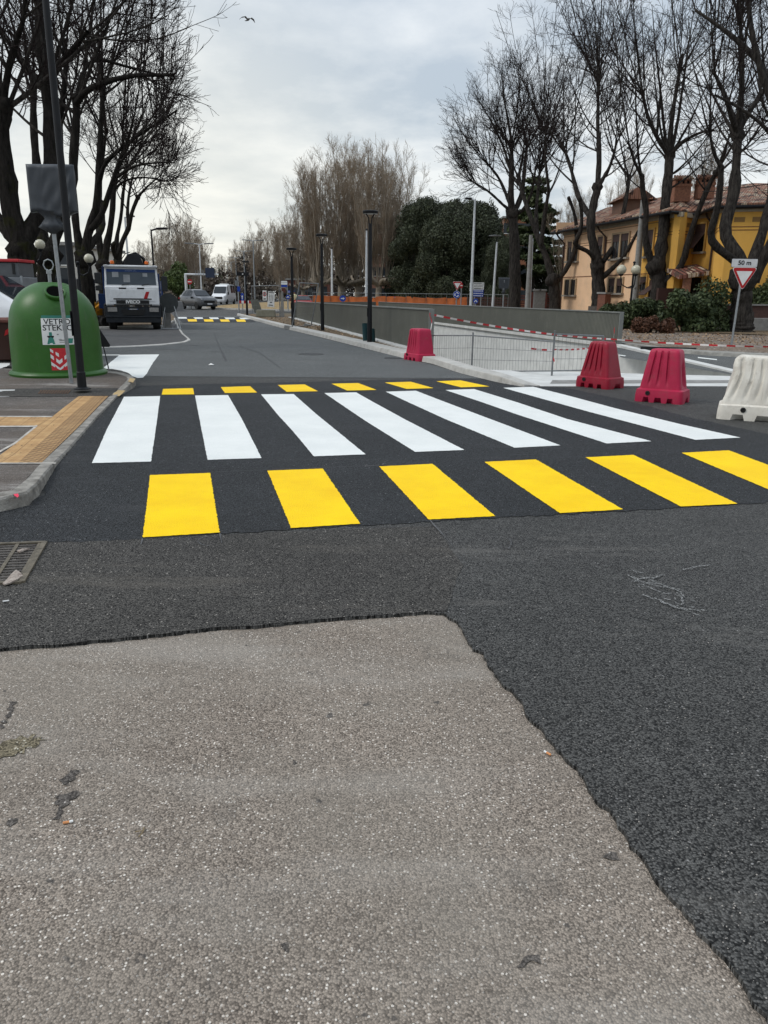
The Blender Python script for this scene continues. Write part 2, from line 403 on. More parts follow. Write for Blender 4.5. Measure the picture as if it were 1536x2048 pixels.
# new asphalt, one sheet: crossing approach, lane and the side road, clear of the ramp mouth
kl = [(1068, 772), (1000, 761), (924, 744), (863, 727), (800, 712), (732, 696), (646, 675), (560, 653), (500, 637.5), (474, 630)]
apron_edge = [(1465, 772.5), (1300, 772), (1080, 773)]
ra = [G(x, y, ZN) for x, y in apron_edge] + [G(x, y, ZN) for x, y in kl]
farR = [(ra[-1][0] + 1.5, 66., ZN), (2.5, 63, ZN), (12, 72, ZN), (14, 88, ZN), (2, 104, ZN), (-14, 112, ZN), (-30, 250, ZN), (-52, 250, ZN), (-40, 112, ZN), (-60, 90, ZN), (-60, 62, ZN), (-24, 56, ZN)]
leftb = [(-24, 44, ZN), (-13.4, 44, ZN), (-13.4, 36.0, ZN), (-24, 36, ZN), (-24, 15.8, ZN), (-8.5, 15.8, ZN)]
kerb_out = [(230, 741), (248, 746), (264, 752), (271, 760), (269, 775), (252, 785), (236, 793), (195, 834), (166, 867), (137, 900), (115, 925), (94, 955), (80, 990), (60, 1008), (35, 1016), (0, 1021), (-200, 1036), (-500, 1060)]
lo = [G(x, y, ZN) for x, y in kerb_out]
right = [(2.3, -3, ZN), (22, -3, ZN), (22, 13.8, ZN), (14.6, 15.6, ZN), (9.5, 15.2, ZN)]
road_poly = front + right + ra + farR + leftb + lo
road = slab('road', road_poly, -.03, A_NEW)
# asphalt tone changes: older strip beside the patch and the lane beyond the crossing
strip = [(-500, 1344), (-200, 1317), (0, 1296.5), (60, 1291), (100, 1290), (180, 1282), (250, 1275), (330, 1267), (420, 1256), (520, 1250), (600, 1242), (700, 1234), (790, 1228), (850, 1223), (895, 1223), (905, 1180), (925, 1130), (900, 1095), (868, 1052), (560, 1064), (285, 1076), (60, 1087), (-300, 1104), (-520, 1112)]
sheet('asphalt_strip', ragged([G(x, y, ZN + .003) for x, y in strip], .05, .006, 8), A_STRIP)
lane = [(330, 770), (700, 760), (1020, 756), (995, 763), (924, 747), (863, 729), (800, 714), (732, 698), (646, 677), (560, 655), (503, 640), (474, 632), (352, 631.5), (357, 652), (366, 667), (381, 680), (370, 685), (328, 690), (266, 693.5), (205, 696), (60, 698), (60, 705), (205, 727), (245, 738), (278, 752), (283, 768)]
sheet('lane_asphalt', ragged([G(x, y, ZN + .003) for x, y in lane], .3, .01, 9), A_FAR)
band = [(60, 1086), (-10, 1089), (-10, 1024), (35, 1018), (62, 1010), (84, 990), (97, 956), (118, 926), (140, 901), (169, 868), (198, 835), (239, 793), (280, 771), (560, 765), (840, 758), (1000, 757), (1068, 773.5), (1130, 775), (1250, 800), (1380, 835), (1536, 868), (1700, 905), (1800, 985), (1536, 1004), (1245, 1022), (990, 1036), (860, 1043), (580, 1059), (285, 1077)]
sheet('crossing_band', ragged([G(x, y, ZB) for x, y in band], .05, .022, 10), A_BAND)
# side road surface beyond the ramp wall
side = [(1700, 790), (1465, 749), (1241, 714.5), (1232, 700), (1230, 690), (1325, 703), (1420, 710), (1536, 716), (1700, 728), (1900, 745)]
side_p = [G(x, y, ZN + .003) for x, y in side]
sheet('side_road', [(22, 13.8, ZN + .003)] + side_p[1:4] + [(fwA.x + .15, fwA.y + .3, ZN + .003), (fwB.x + .2, fwB.y, ZN + .003), (fwB.x + 7, fwB.y + 2, ZN + .003)] + side_p[4:9] + [(22, 19.4, ZN + .003)], A_FAR)

WH = [[(248, 793.5), (320.5, 792), (312, 855), (302, 923), (184, 926), (214, 858)],
      [(390, 791), (456, 790), (485.5, 841), (523, 916), (415, 919.5), (399, 838)],
      [(522, 788.5), (587, 788), (632.5, 828), (731.5, 908.6), (627.7, 912.5), (583, 859), (555.5, 829.5)],
      [(648.8, 786), (712.3, 784.6), (741, 801), (808, 837.6), (928.8, 899.8), (830.5, 903.7), (730, 841), (690, 814)],
      [(771.5, 783.3), (831.8, 781.3), (880, 800), (958, 829.5), (1121, 890.7), (1029, 895.3), (889.7, 837.7), (820, 806)],
      [(890.7, 780), (948.3, 778), (1036, 805), (1133.7, 837.7), (1303, 882.3), (1213.4, 886.8), (1036, 829.5), (960, 803)],
      [(1006, 775.5), (1067, 773.5), (1140, 792), (1231, 816.5), (1360, 848), (1481, 875), (1390.8, 879.6), (1176, 823), (1036, 784)]]
YE = [[(300, 950), (420.4, 945.7), (439.3, 1064.9), (285.6, 1074.6)], [(535, 941.2), (645.6, 937), (720.4, 1047), (582.2, 1055.8)],
      [(758.5, 932.7), (865.3, 927.5), (990.6, 1032), (857.2, 1038.8)], [(968.8, 923.6), (1072, 918.7), (1246, 1018.6), (1119.7, 1026.1)],
      [(1171, 914.5), (1267, 909.6), (1475.5, 1007.3), (1361.5, 1012.8)], [(1363, 905.4), (1457.5, 900.5), (1706, 992), (1588, 1000)],
      [(326.3, 777.8), (386.2, 776.1), (388.5, 788.5), (323.4, 789.2)], [(441.6, 774.2), (500.2, 772.2), (514.2, 785), (449.7, 785.9)],
      [(555.5, 770), (609.2, 768.6), (636, 782.3), (573.4, 783.6)], [(662.8, 767.3), (716.5, 766), (753, 779.7), (694.4, 781)],
      [(769.3, 765), (822, 763.4), (867, 776.1), (813.2, 777.8)], [(872.5, 762.5), (920.6, 760.5), (979.2, 772.9), (922.3, 774.5)]]
for i, p in enumerate(WH): sheet('white_stripe', ragged([G(x, y, ZM) for x, y in p], .02, .0035, 20 + i), P_WHITE)
for i, p in enumerate(YE): sheet('yellow_stripe', ragged([G(x, y, ZM) for x, y in p], .02, .0035, 40 + i), P_YEL)
FB = [(350, 633), (503, 634.5), (512, 644.5), (366, 646)]
sheet('far_crossing_band', [G(x, y, ZB) for x, y in FB], A_BAND)
for p in ([(354.4, 634.1), (373, 634.1), (374.2, 637.3), (357, 637.3)], [(386.6, 634.6), (405, 634.6), (406.4, 637.8), (390.3, 637.8)], [(417.5, 634.8), (436, 634.8), (438, 638), (421.2, 638)],
          [(448.4, 635), (468.2, 635), (470.7, 638.2), (452.1, 638.2)], [(478, 635.4), (499, 635.4), (501.6, 638.4), (481.8, 638.4)]):
    sheet('white_stripe', [G(x, y, ZM) for x, y in p], P_WHITE)
for p in ([(374.7, 638.3), (392.8, 638.3), (394.2, 643), (376.7, 643)], [(407.1, 638.5), (425.4, 638.5), (427.4, 643.2), (409.3, 643.2)], [(439.3, 638.7), (457, 638.7), (460, 643.4), (442.2, 643.4)],
          [(471.4, 638.9), (489.2, 638.9), (492.2, 643.6), (474.4, 643.6)]):
    sheet('yellow_stripe', [G(x, y, ZM) for x, y in p], P_YEL)
sheet('parking_bay_marking', ragged([G(x, y, ZM) for x, y in [(239.4, 709.6), (318.5, 708.6), (305, 727), (293, 748), (286, 755), (276, 756), (266, 753), (257, 746), (242, 741), (225, 738), (205, 737)]], .1, .006, 61), P_WHITE)
sheet('parking_line_marking', [G(x, y, ZM - .002) for x, y in [(150, 709.3), (239.5, 709.2), (238, 710.6), (150, 710.7)]], P_WHITE)
for p in ([(1229, 692.2), (1262, 696.6), (1310, 702.6), (1310, 704.4), (1262, 698.4), (1229, 694)], [(1395.7, 714), (1434, 718.2), (1434, 720.2), (1395.7, 716)], [(1238, 709.2), (1252, 711), (1250, 712.6), (1238, 710.8)], [(1500, 708 + 14), (1600, 730), (1600, 731.6), (1500, 723.2)]):
    sheet('edge_line_marking', [G(x, y, ZM) for x, y in p], P_WHITE)
# tar and oil stains with their own irregular outlines on the old surface
A_STAIN = asphalt('stained_asphalt_mat', (.05, .043, .038), (.155, .138, .122), (.5, .46, .42), 160., .05, .5, bump=.003, big=.3)
A_OLIVE = asphalt('mossy_asphalt_mat', (.07, .058, .036), (.31, .262, .175), (.7, .66, .55), 160., .12, .55, bump=.003, big=.3)
def blob(pts, seed, amp=.012): return ragged([G(x, y, .0035) for x, y in pts], .012, amp, seed)
for i, p in enumerate(([(128, 1548), (150, 1538), (160, 1546), (148, 1562), (132, 1572), (120, 1566)], [(108, 1590), (130, 1584), (155, 1583), (158, 1590), (138, 1600), (128, 1616), (118, 1640), (106, 1638), (114, 1612)], [(18, 1640), (34, 1636), (36, 1646), (22, 1652)], [(24, 1400), (30, 1404), (14, 1440), (0, 1458), (-6, 1454), (10, 1432)],
                       [(585, 1520), (592, 1518), (591, 1530), (584, 1530)], [(1214, 1706), (1232, 1704), (1234, 1716), (1222, 1722), (1212, 1716)], [(1030, 1925), (1070, 1912), (1076, 1920), (1046, 1934), (1026, 1936)], [(560, 1888), (572, 1884), (574, 1900), (562, 1902)])):
    sheet('tar_stain', blob(p, 200 + i), A_STAIN)
sheet('mossy_stain', blob([(-60, 1505), (0, 1490), (60, 1470), (90, 1478), (70, 1494), (20, 1512), (-30, 1530)], 230, .02), A_OLIVE)
# chalk scribbles and setting-out lines on the asphalt
M_CHALK = pm('chalk', (.36, .36, .35), (.16, .16, .155), 60, .9)
def ribbon(name, pts, wd, z, mat):
    P = [Vector(G(x, y, z)) for x, y in pts]; vs = []; fs = []
    for i, p in enumerate(P):
        t = (P[min(i + 1, len(P) - 1)] - P[max(i - 1, 0)]).normalized(); nn = Vector((-t.y, t.x, 0)) * wd / 2 * rnd.uniform(.5, 1.2)
        vs += [tuple(p + nn), tuple(p - nn)]
    for i in range(len(P) - 1): fs.append((2 * i, 2 * i + 1, 2 * i + 3, 2 * i + 2))
    return vs, fs
def ribbons(name, lst, mat, dash=False):
    m = MB()
    for pts, wd, z in lst:
        if dash:
            q2 = []
            for (xa, ya), (xb, yb) in zip(pts[:-1], pts[1:]):
                kk = 5
                for i in range(kk): q2.append((xa + (xb - xa) * i / kk + rnd.uniform(-.5, .5), ya + (yb - ya) * i / kk + rnd.uniform(-.4, .4)))
            q2.append(pts[-1]); i = 0
            while i < len(q2) - 2:
                j = min(len(q2) - 1, i + rnd.randint(1, 4)); v_, f_ = ribbon(name, q2[i:j + 1], wd * rnd.uniform(.4, 1.3), z, mat); m.add(v_, f_); i = j + (rnd.random() < .55) * rnd.randint(1, 3)
            continue
        v_, f_ = ribbon(name, pts, wd, z, mat); m.add(v_, f_)
    o = m.build(name, mat); o['kind'] = 'structure'; return o
def arcp(cx, cy, rx, ry, a0, a1, k=12): return [(cx + rx * math.cos(R(a0 + (a1 - a0) * i / k)), cy + ry * math.sin(R(a0 + (a1 - a0) * i / k))) for i in range(k + 1)]
scr = []
for (x0, y0, x1, y1, x2, y2) in ((1256, 1150, 1300, 1180, 1345, 1190), (1285, 1188, 1330, 1205, 1385, 1224), (1290, 1165, 1345, 1165, 1375, 1198), (1262, 1165, 1290, 1150, 1312, 1155), (1310, 1195, 1350, 1222, 1412, 1220), (1275, 1160, 1320, 1175, 1360, 1178), (1355, 1185, 1372, 1200, 1364, 1210), (1362, 1141, 1395, 1131, 1425, 1130), (1300, 1160, 1312, 1152, 1330, 1150)):
    pts = [((1 - t) ** 2 * x0 + 2 * t * (1 - t) * x1 + t * t * x2 + rnd.uniform(-2, 2), (1 - t) ** 2 * y0 + 2 * t * (1 - t) * y1 + t * t * y2 + rnd.uniform(-1, 1)) for t in [i / 10 for i in range(11)]]
    scr.append((pts, .0055, ZM + .001)); scr.append(([(a + rnd.uniform(-4, 4), b_ + rnd.uniform(-3, 3)) for a, b_ in pts[1:8]], .003, ZM + .001)); scr.append(([(a + rnd.uniform(-3, 3), b_ + rnd.uniform(-2, 2)) for a, b_ in pts[3:]], .0035, ZM + .001))
for k_ in range(26):
    x0 = rnd.uniform(1262, 1390); y0 = 1150 + (x0 - 1262) * .5 + rnd.uniform(-14, 18); scr.append(([(x0, y0), (x0 + rnd.uniform(6, 22), y0 + rnd.uniform(0, 10))], rnd.uniform(.002, .006), ZM + .001))
ribbons('chalk_scribble', scr, M_CHALK, True)
M_CHALK2 = pm('faint_chalk', (.13, .13, .13), (.06, .06, .062), 40, .9)
ribbons('chalk_lines', [([(100, 957), (290, 951)], .008, ZM + .001), ([(122, 925.5), (184, 926.5)], .01, ZM + .001), ([(420, 944), (760, 930)], .006, ZM + .0005), ([(1000, 910), (1210, 905), (1400, 897)], .006, ZM + .0005),
    (arcp(428, 1082, 32, 10, 110, 250), .012, ZM + .001), (arcp(1010, 1086, 12, 12, -60, 60), .012, ZM + .001), ([(860, 1040), (905, 1090)], .008, ZM + .001), ([(1246, 1019), (1390, 1080)], .006, ZM + .001),
    ([(760, 930), (730, 933), (735, 928)], .012, ZM + .001), ([(765, 929), (772, 922), (780, 920)], .012, ZM + .001), ([(285, 1076), (281, 1092)], .009, ZM + .001), ([(440, 1066), (443, 1085)], .009, ZM + .001)], M_CHALK2, True)
# seams, manhole and tar marks in the lane
M_TAR = pm('tar', (.03, .03, .031), (.02, .02, .021), 20, .6)
ribbons('asphalt_seams', [([(428, 664), (437, 690), (448, 712), (452, 722)], .05, ZM - .001), ([(300, 700), (340, 699), (380, 700)], .12, ZM - .001), ([(375, 668), (390, 667)], .25, ZM - .001), ([(420, 703), (440, 703)], .15, ZM - .001), ([(330, 689), (398, 691)], .12, ZM - .001), ([(478, 692), (520, 706), (560, 735)], .03, ZM - .001), ([(690, 692), (716, 694)], .1, ZM - .001)], M_TAR)
for (cx, cy, r_) in ((622, 708, .33), (786, 716, .22)):
    g = G(cx, cy, ZM); m = MB(); m.lathe([(r_, -.01), (r_, .002), (r_ * .9, .002), (r_ * .88, -.003), (r_ * .3, -.003), (.01, -.002)], 28)
    o = m.build('manhole_cover', pm('cast_iron', (.045, .045, .045), (.025, .025, .025), 30, .6, .3)); o.location = g
    tag(o, 'round iron manhole cover in the lane %s' % ('left of the nearest disc lamp post' if r_ > .3 else 'close to the kerb by the first red barrier'), 'manhole cover')

# ----------------------------------------------------------------- left walkway, kerb and tactile paving
def zwalk(y):
    if y < 5.8: return .11
    if y < 6.9: return .11 - (y - 5.8) / 1.1 * .075
    if y < 11.3: return .035
    if y < 12.6: return .035 + (y - 11.3) / 1.3 * .09
    return .125
def GZ(px, py, off=0.):
    z = .06
    for _ in range(12): z = zwalk(G(px, py, z)[1])
    return G(px, py, z + off)
kin = [(-500, 1020), (-200, 1003), (0, 987), (31, 980), (50, 962), (78, 931), (102, 908), (127, 884.5), (152, 860), (176, 836), (198, 813), (219, 793), (240, 775), (256, 758), (252, 753), (236, 748), (205, 744), (120, 741.5)]
inner = [GZ(x, y) for x, y in kin]
wk = inner + [(-9, 14.9, .125), (-26, 14.9, .125), (-26, 11.3, .035), (-26, 6.9, .035), (-26, 5., .11)]
def clipy(poly, y0, keep_above):
    out = []
    for i in range(len(poly)):
        a, b_ = poly[i], poly[(i + 1) % len(poly)]; ia = (a[1] >= y0) == keep_above; ib = (b_[1] >= y0) == keep_above
        if ia: out.append(a)
        if ia != ib: t = (y0 - a[1]) / (b_[1] - a[1]); out.append(tuple(a[k] + (b_[k] - a[k]) * t for k in range(3)))
    return out
wk2 = [(p[0], p[1], zwalk(p[1])) for p in wk]; wb = MB(); cuts = [-50, 5.8, 6.9, 11.3, 12.6, 60]
for c0, c1 in zip(cuts[:-1], cuts[1:]):
    pl_ = clipy(clipy(wk2, c0, True), c1, False)
    if len(pl_) < 3: continue
    pl_ = [(x, y, zwalk(min(max(y, c0 + 1e-4), c1 - 1e-4))) for x, y, z in pl_]
    for t in tessellate_polygon([[Vector((p[0], p[1], 0)) for p in pl_]]):
        a, b_, c_ = (Vector(pl_[i]) for i in t); t = tuple(t) if (b_ - a).cross(c_ - a).z > 0 else tuple(reversed(t)); wb.add([pl_[i] for i in t], [(0, 1, 2)])
struct(wb.build('walkway', A_WALK))
kout = [(-500, 1040), (-200, 1018), (0, 1000), (34, 994), (66, 978), (92, 944), (108, 926.5), (134, 901), (163, 868), (192, 835), (233, 793), (252, 776), (271, 757), (262, 750.5), (240, 744), (205, 740), (120, 737)]
outer_t = [GZ(x, y) for x, y in kout]
# kerb stones as solid pieces following the line
def kerb_run(name, inn, outn, mat, zb=-.03, seg=1., bev=.012, gap=.006):
    m = MB(); n_ = len(inn)
    def lerp_path(P, s):
        d = [0]
        for i in range(1, len(P)): d.append(d[-1] + (Vector(P[i]) - Vector(P[i - 1])).length)
        t = s * d[-1]
        for i in range(1, len(P)):
            if t <= d[i] or i == len(P) - 1:
                f = (t - d[i - 1]) / max(1e-6, d[i] - d[i - 1]); return Vector(P[i - 1]).lerp(Vector(P[i]), min(1, max(0, f)))
    L = sum((Vector(outn[i]) - Vector(outn[i - 1])).length for i in range(1, len(outn))); k = max(1, int(L / seg))
    for i in range(k):
        s0, s1 = (i + gap / seg / 2) / k, (i + 1 - gap / seg / 2) / k
        ss = [s0 + (s1 - s0) * j / 3 for j in range(4)]
        vs = []
        for s in ss:
            a = lerp_path(inn, s); b_ = lerp_path(outn, s); d_ = (b_ - a); 
            e = b_ - d_.normalized() * bev
            vs += [(a.x, a.y, zb), (a.x, a.y, a.z + .002), (e.x, e.y, b_.z + .002), (b_.x, b_.y, b_.z - bev), (b_.x + d_.x * .08, b_.y + d_.y * .08, zb)]
        fs = []
        for j in range(3):
            for q in range(5):
                q2 = (q + 1) % 5; fs.append((j * 5 + q, j * 5 + q2, (j + 1) * 5 + q2, (j + 1) * 5 + q)[::-1])
        fs += [(0, 1, 2, 3, 4)[::-1], (15, 16, 17, 18, 19)]
        m.add(vs, fs)
    me_o = m.build(name, mat); me_o['kind'] = 'structure'; return me_o
M_KERB = pm('kerb_stone', (.33, .31, .275), (.14, .13, .115), 9, .9, bump=.008, bscale=60, dirt=((.07, .06, .05), .7, 5.))
M_KERB2 = pm('new_kerb_concrete', (.48, .465, .43), (.36, .35, .325), 3, .85, bump=.002, bscale=80, dirt=((.16, .145, .12), .6, 2.))
idx = len(kout)
kinm = [kin[i] for i in range(len(kin))]
kerb_run('kerb', [GZ(x, y) for x, y in kin[:idx + 1]], [GZ(x, y) for x, y in kout], M_KERB, seg=.95)
# worn yellow paint on the kerb
M_KY = pm('worn_yellow_paint', (.50, .33, .11), (.30, .25, .18), 14, .8)
def pz(lst, off): return [GZ(x, y, off) for x, y in lst]
sheet('kerb_yellow_paint', pz([(222, 791), (236, 780), (251, 781), (239, 792)], .005), M_KY)
sheet('kerb_yellow_paint', pz([(256, 763), (260, 756), (271, 757.5), (266, 765)], .005), M_KY)
sheet('kerb_red_dot', pz([(27, 988), (36, 987), (38, 992), (35, 995), (29, 991)], .005), pm('pink_marker_paint', (.75, .04, .09), None, 20, .6))
# tactile paving
def tactile(name, dots, rot):
    m, n, l, b = nt(name); tc = n.new('ShaderNodeTexCoord'); mp = n.new('ShaderNodeMapping'); mp.inputs['Rotation'].default_value = (0, 0, rot); l.new(tc.outputs['Object'], mp.inputs['Vector'])
    sp = n.new('ShaderNodeSeparateXYZ'); l.new(mp.outputs['Vector'], sp.inputs[0])
    k = 2 * math.pi / .085
    sx = mathn(n, l, 'SINE', mathn(n, l, 'MULTIPLY', sp.outputs[0], k)); sy = mathn(n, l, 'SINE', mathn(n, l, 'MULTIPLY', sp.outputs[1], k))
    h = mathn(n, l, 'MULTIPLY', sx, sy) if dots else sx
    h = ramp(n, l, h, -.1, .5)
    z = noise(n, l, tc.outputs['Object'], 5, 6, .7); base = mixc(n, l, ramp(n, l, z, .35, .65), (.36, .20, .075), (.50, .31, .13))
    c = mixc(n, l, ramp(n, l, h, 0, 1, .85 if dots else .1, 0.), base, (.17, .095, .04))
    s = n.new('ShaderNodeTexVoronoi'); s.inputs['Scale'].default_value = 26; l.new(tc.outputs['Object'], s.inputs['Vector'])
    sf = mathn(n, l, 'LESS_THAN', s.outputs['Distance'], ramp(n, l, noise(n, l, tc.outputs['Object'], 3, 3, .6), .45, .7, 0., .34 if not dots else .16))
    c = mixc(n, l, sf, c, (.04, .03, .02))
    bk = n.new('ShaderNodeTexBrick'); bk.inputs['Scale'].default_value = 1.; bk.inputs['Brick Width'].default_value = .3; bk.inputs['Row Height'].default_value = .3; bk.inputs['Mortar Size'].default_value = .004; bk.offset = 0
    bk.inputs['Color1'].default_value = (1, 1, 1, 1); bk.inputs['Color2'].default_value = (.9, .9, .9, 1); bk.inputs['Mortar'].default_value = (.45, .4, .35, 1); l.new(mp.outputs['Vector'], bk.inputs['Vector'])
    c = mixc(n, l, 1., c, bk.outputs['Color'], 'MULTIPLY')
    l.new(c, b.inputs['Base Color']); b.inputs['Roughness'].default_value = .85
    bp = n.new('ShaderNodeBump'); bp.inputs['Distance'].default_value = .006 if dots else .002; l.new(h, bp.inputs['Height']); l.new(bp.outputs['Normal'], b.inputs['Normal'])
    return m
tA = Vector(GZ(86, 926)); tB = Vector(GZ(217, 792)); trot = math.atan2((tB - tA).x, (tB - tA).y)
sheet('tactile_paving_flat', pz([(-60, 950), (-8, 906), (0, 910), (30, 888), (74, 853), (105, 833), (130, 813), (158, 792), (188, 792), (150, 823), (100, 868), (60, 903), (35, 927), (-20, 926)][1:], .006), tactile('tactile_flat_mat', False, trot))
sheet('tactile_paving_domes', pz([(35, 927), (60, 903), (100, 868), (150, 823), (188, 792), (217, 792), (196, 813), (174, 836), (150, 860), (125, 884), (100, 908), (82, 926.5)], .007), tactile('tactile_dome_mat', True, trot))
sheet('tactile_guide_strip', pz([(-120, 833), (103, 834), (76, 851), (-120, 852)], .0055), tactile('tactile_guide_mat', False, trot))
M_CREAM = pm('worn_white_line', (.55, .52, .46), (.25, .23, .21), 12, .85)
sheet('walkway_line', pz([(-120, 831.6), (106, 832), (103, 834), (-120, 833)], .0065), M_CREAM)
sheet('walkway_line', pz([(-120, 852), (76, 851), (72, 854), (-120, 854.4)], .0065), M_CREAM)
sheet('walkway_line', pz([(-8, 905), (30, 884), (73, 849.5), (74, 853), (30, 888), (-8, 909)], .0068), M_CREAM)
sheet('walkway_line', pz([(-10, 925.2), (112, 925), (112, 927), (-10, 927.2)], .0095), M_CREAM)
sheet('dark_walkway_repair', ragged(pz([(-60, 778), (160, 776), (238, 776), (225, 791), (150, 793), (-60, 794)], .005), .1, .02, 12), A_STRIP)
sheet('pale_walkway_patch', ragged(pz([(-60, 779), (32, 779), (26, 789), (18, 793), (-60, 794)], .0065), .1, .02, 13), M_CONC)
sheet('pale_walkway_patch', ragged(pz([(-60, 726), (20, 726), (18, 731), (0, 737), (-60, 740)], .0065), .1, .02, 14), M_CONC)
g = MB()
for i in range(12):
    a = GZ(77 + i * 5.2, 787.5, .01); b_ = GZ(83 + i * 5.2, 780.5, .01); g.tube([a, b_], .008, 5)
o = g.build('drain_cover', pm('rusty_iron', (.22, .13, .08), (.11, .07, .05), 20, .8, .3)); tag(o, 'small rusty slotted drain cover in the dark repair left of the black pole', 'drain cover')

# road gully grate in the foreground
gd = thing('road_grate', 'slotted iron gully grate sunk in the asphalt at the left edge of the picture', 'drain grate')
TL, TR_, BR_, BL = (Vector(G(x, y, .02)) for x, y in ((-90, 1092), (90, 1085), (44, 1165), (-160, 1172)))
M_IRON = pm('worn_cast_iron', (.20, .17, .125), (.09, .078, .06), 22, .6, .5, bump=.002)
fr = MB()
def bar(m, a, b_, wd, hh):
    d_ = (b_ - a).normalized(); nn = Vector((-d_.y, d_.x, 0)) * wd / 2; z0 = Vector((0, 0, -.012)); z1 = Vector((0, 0, hh))
    m.add([a + nn + z0, b_ + nn + z0, b_ - nn + z0, a - nn + z0, a + nn + z1, b_ + nn + z1, b_ - nn + z1, a - nn + z1], [(0, 3, 2, 1), (4, 5, 6, 7), (0, 1, 5, 4), (1, 2, 6, 5), (2, 3, 7, 6), (3, 0, 4, 7)])
bar(fr, TL, TR_, .025, .008); bar(fr, TR_, BR_, .03, .010); bar(fr, BR_, BL, .025, .008)
bar(fr, TR_.lerp(TL, .055), BR_.lerp(BL, .05), .016, .004)
bar(fr, TR_.lerp(TL, .30), BR_.lerp(BL, .29), .02, .005)
fr.build('frame', M_IRON, gd)
br = MB()
for i in range(1, 15):
    s = i / 15; bar(br, TL.lerp(BL, s), TR_.lerp(BR_, s), .014, .0015)
br.build('bar', pm('dark_worn_iron', (.17, .15, .13), (.06, .05, .045), 18, .55, .5), gd)['kind'] = 'stuff'
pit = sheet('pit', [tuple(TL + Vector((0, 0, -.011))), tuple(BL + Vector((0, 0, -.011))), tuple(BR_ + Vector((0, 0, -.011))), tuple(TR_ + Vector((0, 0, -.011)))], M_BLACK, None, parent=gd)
for nm, pts, lab in (('paper_scrap', [(5, 1166), (14, 1158), (22, 1148), (32, 1139), (40, 1144), (46, 1151), (34, 1158), (20, 1165), (10, 1168)], 'crumpled dirty tissue lying on the iron gully grate'),
                     ('paper_scrap', [(34, 1101), (42, 1098), (60, 1096), (50, 1099), (40, 1103)], 'thin white paper strip caught in the top of the iron grate')):
    m = MB(); P = [Vector(G(x, y, .030 + rnd.uniform(0, .008))) for x, y in pts]; c_ = sum(P, Vector()) / len(P) + Vector((0, 0, .008))
    m.add([tuple(p) for p in P] + [tuple(c_)] + [(p.x, p.y, p.z - .008) for p in P], [(i, (i + 1) % len(P), len(P)) for i in range(len(P))] + [(i + len(P) + 1, (i + 1) % len(P) + len(P) + 1, (i + 1) % len(P), i) for i in range(len(P))])
    tag(m.build(nm, pm('dirty_paper', (.42, .37, .32), (.16, .12, .10), 40, .9, bump=.004, bscale=60)), lab, 'litter')
for (x, y, a, lab, c_) in ((136, 1644, .3, 'orange cigarette butt near a dark stain on the old asphalt at left', 1), (1095, 1506, 2.3, 'orange cigarette butt by the ragged edge of the old asphalt', 1), (12, 1202, .4, 'small white filter stub below the gully grate', 0)):
    g = G(x, y, .006 if c_ else .022); t = thing('cigarette_butt', lab, 'cigarette butt', g, a)
    MB().tube([(-.014, 0, 0), (.004, 0, 0)], .0038, 8).build('filter', pm('filter_paper', (.62, .30, .12), (.5, .2, .08), 90, .8) if c_ else M_WHITE, t)
    MB().tube([(.004, 0, 0), (.014, 0, .0008)], .0038, 8).build('paper', M_WHITE, t)
tw = MB(); p0 = G(288, 1655, .006); tw.tube([p0, (p0[0] + .004, p0[1] - .02, .009), (p0[0] - .003, p0[1] - .04, .006)], .002, 5); tw.tube([(p0[0] + .003, p0[1] - .015, .008), (p0[0] - .02, p0[1] - .02, .007)], .0015, 5)
tag(tw.build('twig', pm('dry_twig', (.20, .15, .08))), 'tiny dry forked twig on the old asphalt', 'twig')
lf = MB(); p0 = Vector(G(422, 730, .03)); lf.add([p0 + Vector(q_) for q_ in ((-.06, 0, 0), (.05, -.05, .01), (.07, .03, 0), (0, .08, .02), (0, 0, .04))], [(0, 1, 4), (1, 2, 4), (2, 3, 4), (3, 0, 4)])
tag(lf.build('paper_scrap', M_WHITE), 'white scrap of paper lying alone in the middle of the lane', 'litter')

# ----------------------------------------------------------------- parking apron kerb line, beds, roundabout
kp = [(347.5, 636), (353, 652), (363, 667), (376, 678), (366, 683), (326, 687.5), (266, 691), (205, 693), (60, 695)]
kq = [(350.7, 636), (357, 652), (366.8, 667), (381.6, 679.4), (370.5, 684.3), (328, 689.3), (266.6, 693), (204.7, 695), (60, 697)]
kerb_run('parking_kerb', [G(x, y, .03) for x, y in kp], [G(x, y, .03) for x, y in kq], M_KERB2, seg=1.)
park = [(347.5, 640), (353, 652), (363, 667), (376, 678), (366, 683), (326, 687.5), (266, 691), (205, 693), (0, 696), (0, 655), (150, 655), (330, 652)]
sheet('parking_apron', [G(x, y, ZN + .006) for x, y in park], A_WALK and pm('apron_asphalt', (.085, .083, .082), (.05, .049, .049), 3, .85, bump=.003, bscale=90))
bed_l = [(-200, 655), (150, 655), (330, 652), (346, 646), (350, 635), (340, 625), (335, 617), (300, 608), (-100, 606), (-300, 612)]
sheet('leaf_bed', [G(x, y, .03) for x, y in bed_l], M_SOIL)
bk = [(150, 655), (330, 652), (347, 641)]
kerb_run('bed_kerb', [G(x, y - 1.5, .10) for x, y in bk], [G(x, y, .10) for x, y in bk], M_KERB2, seg=1.)

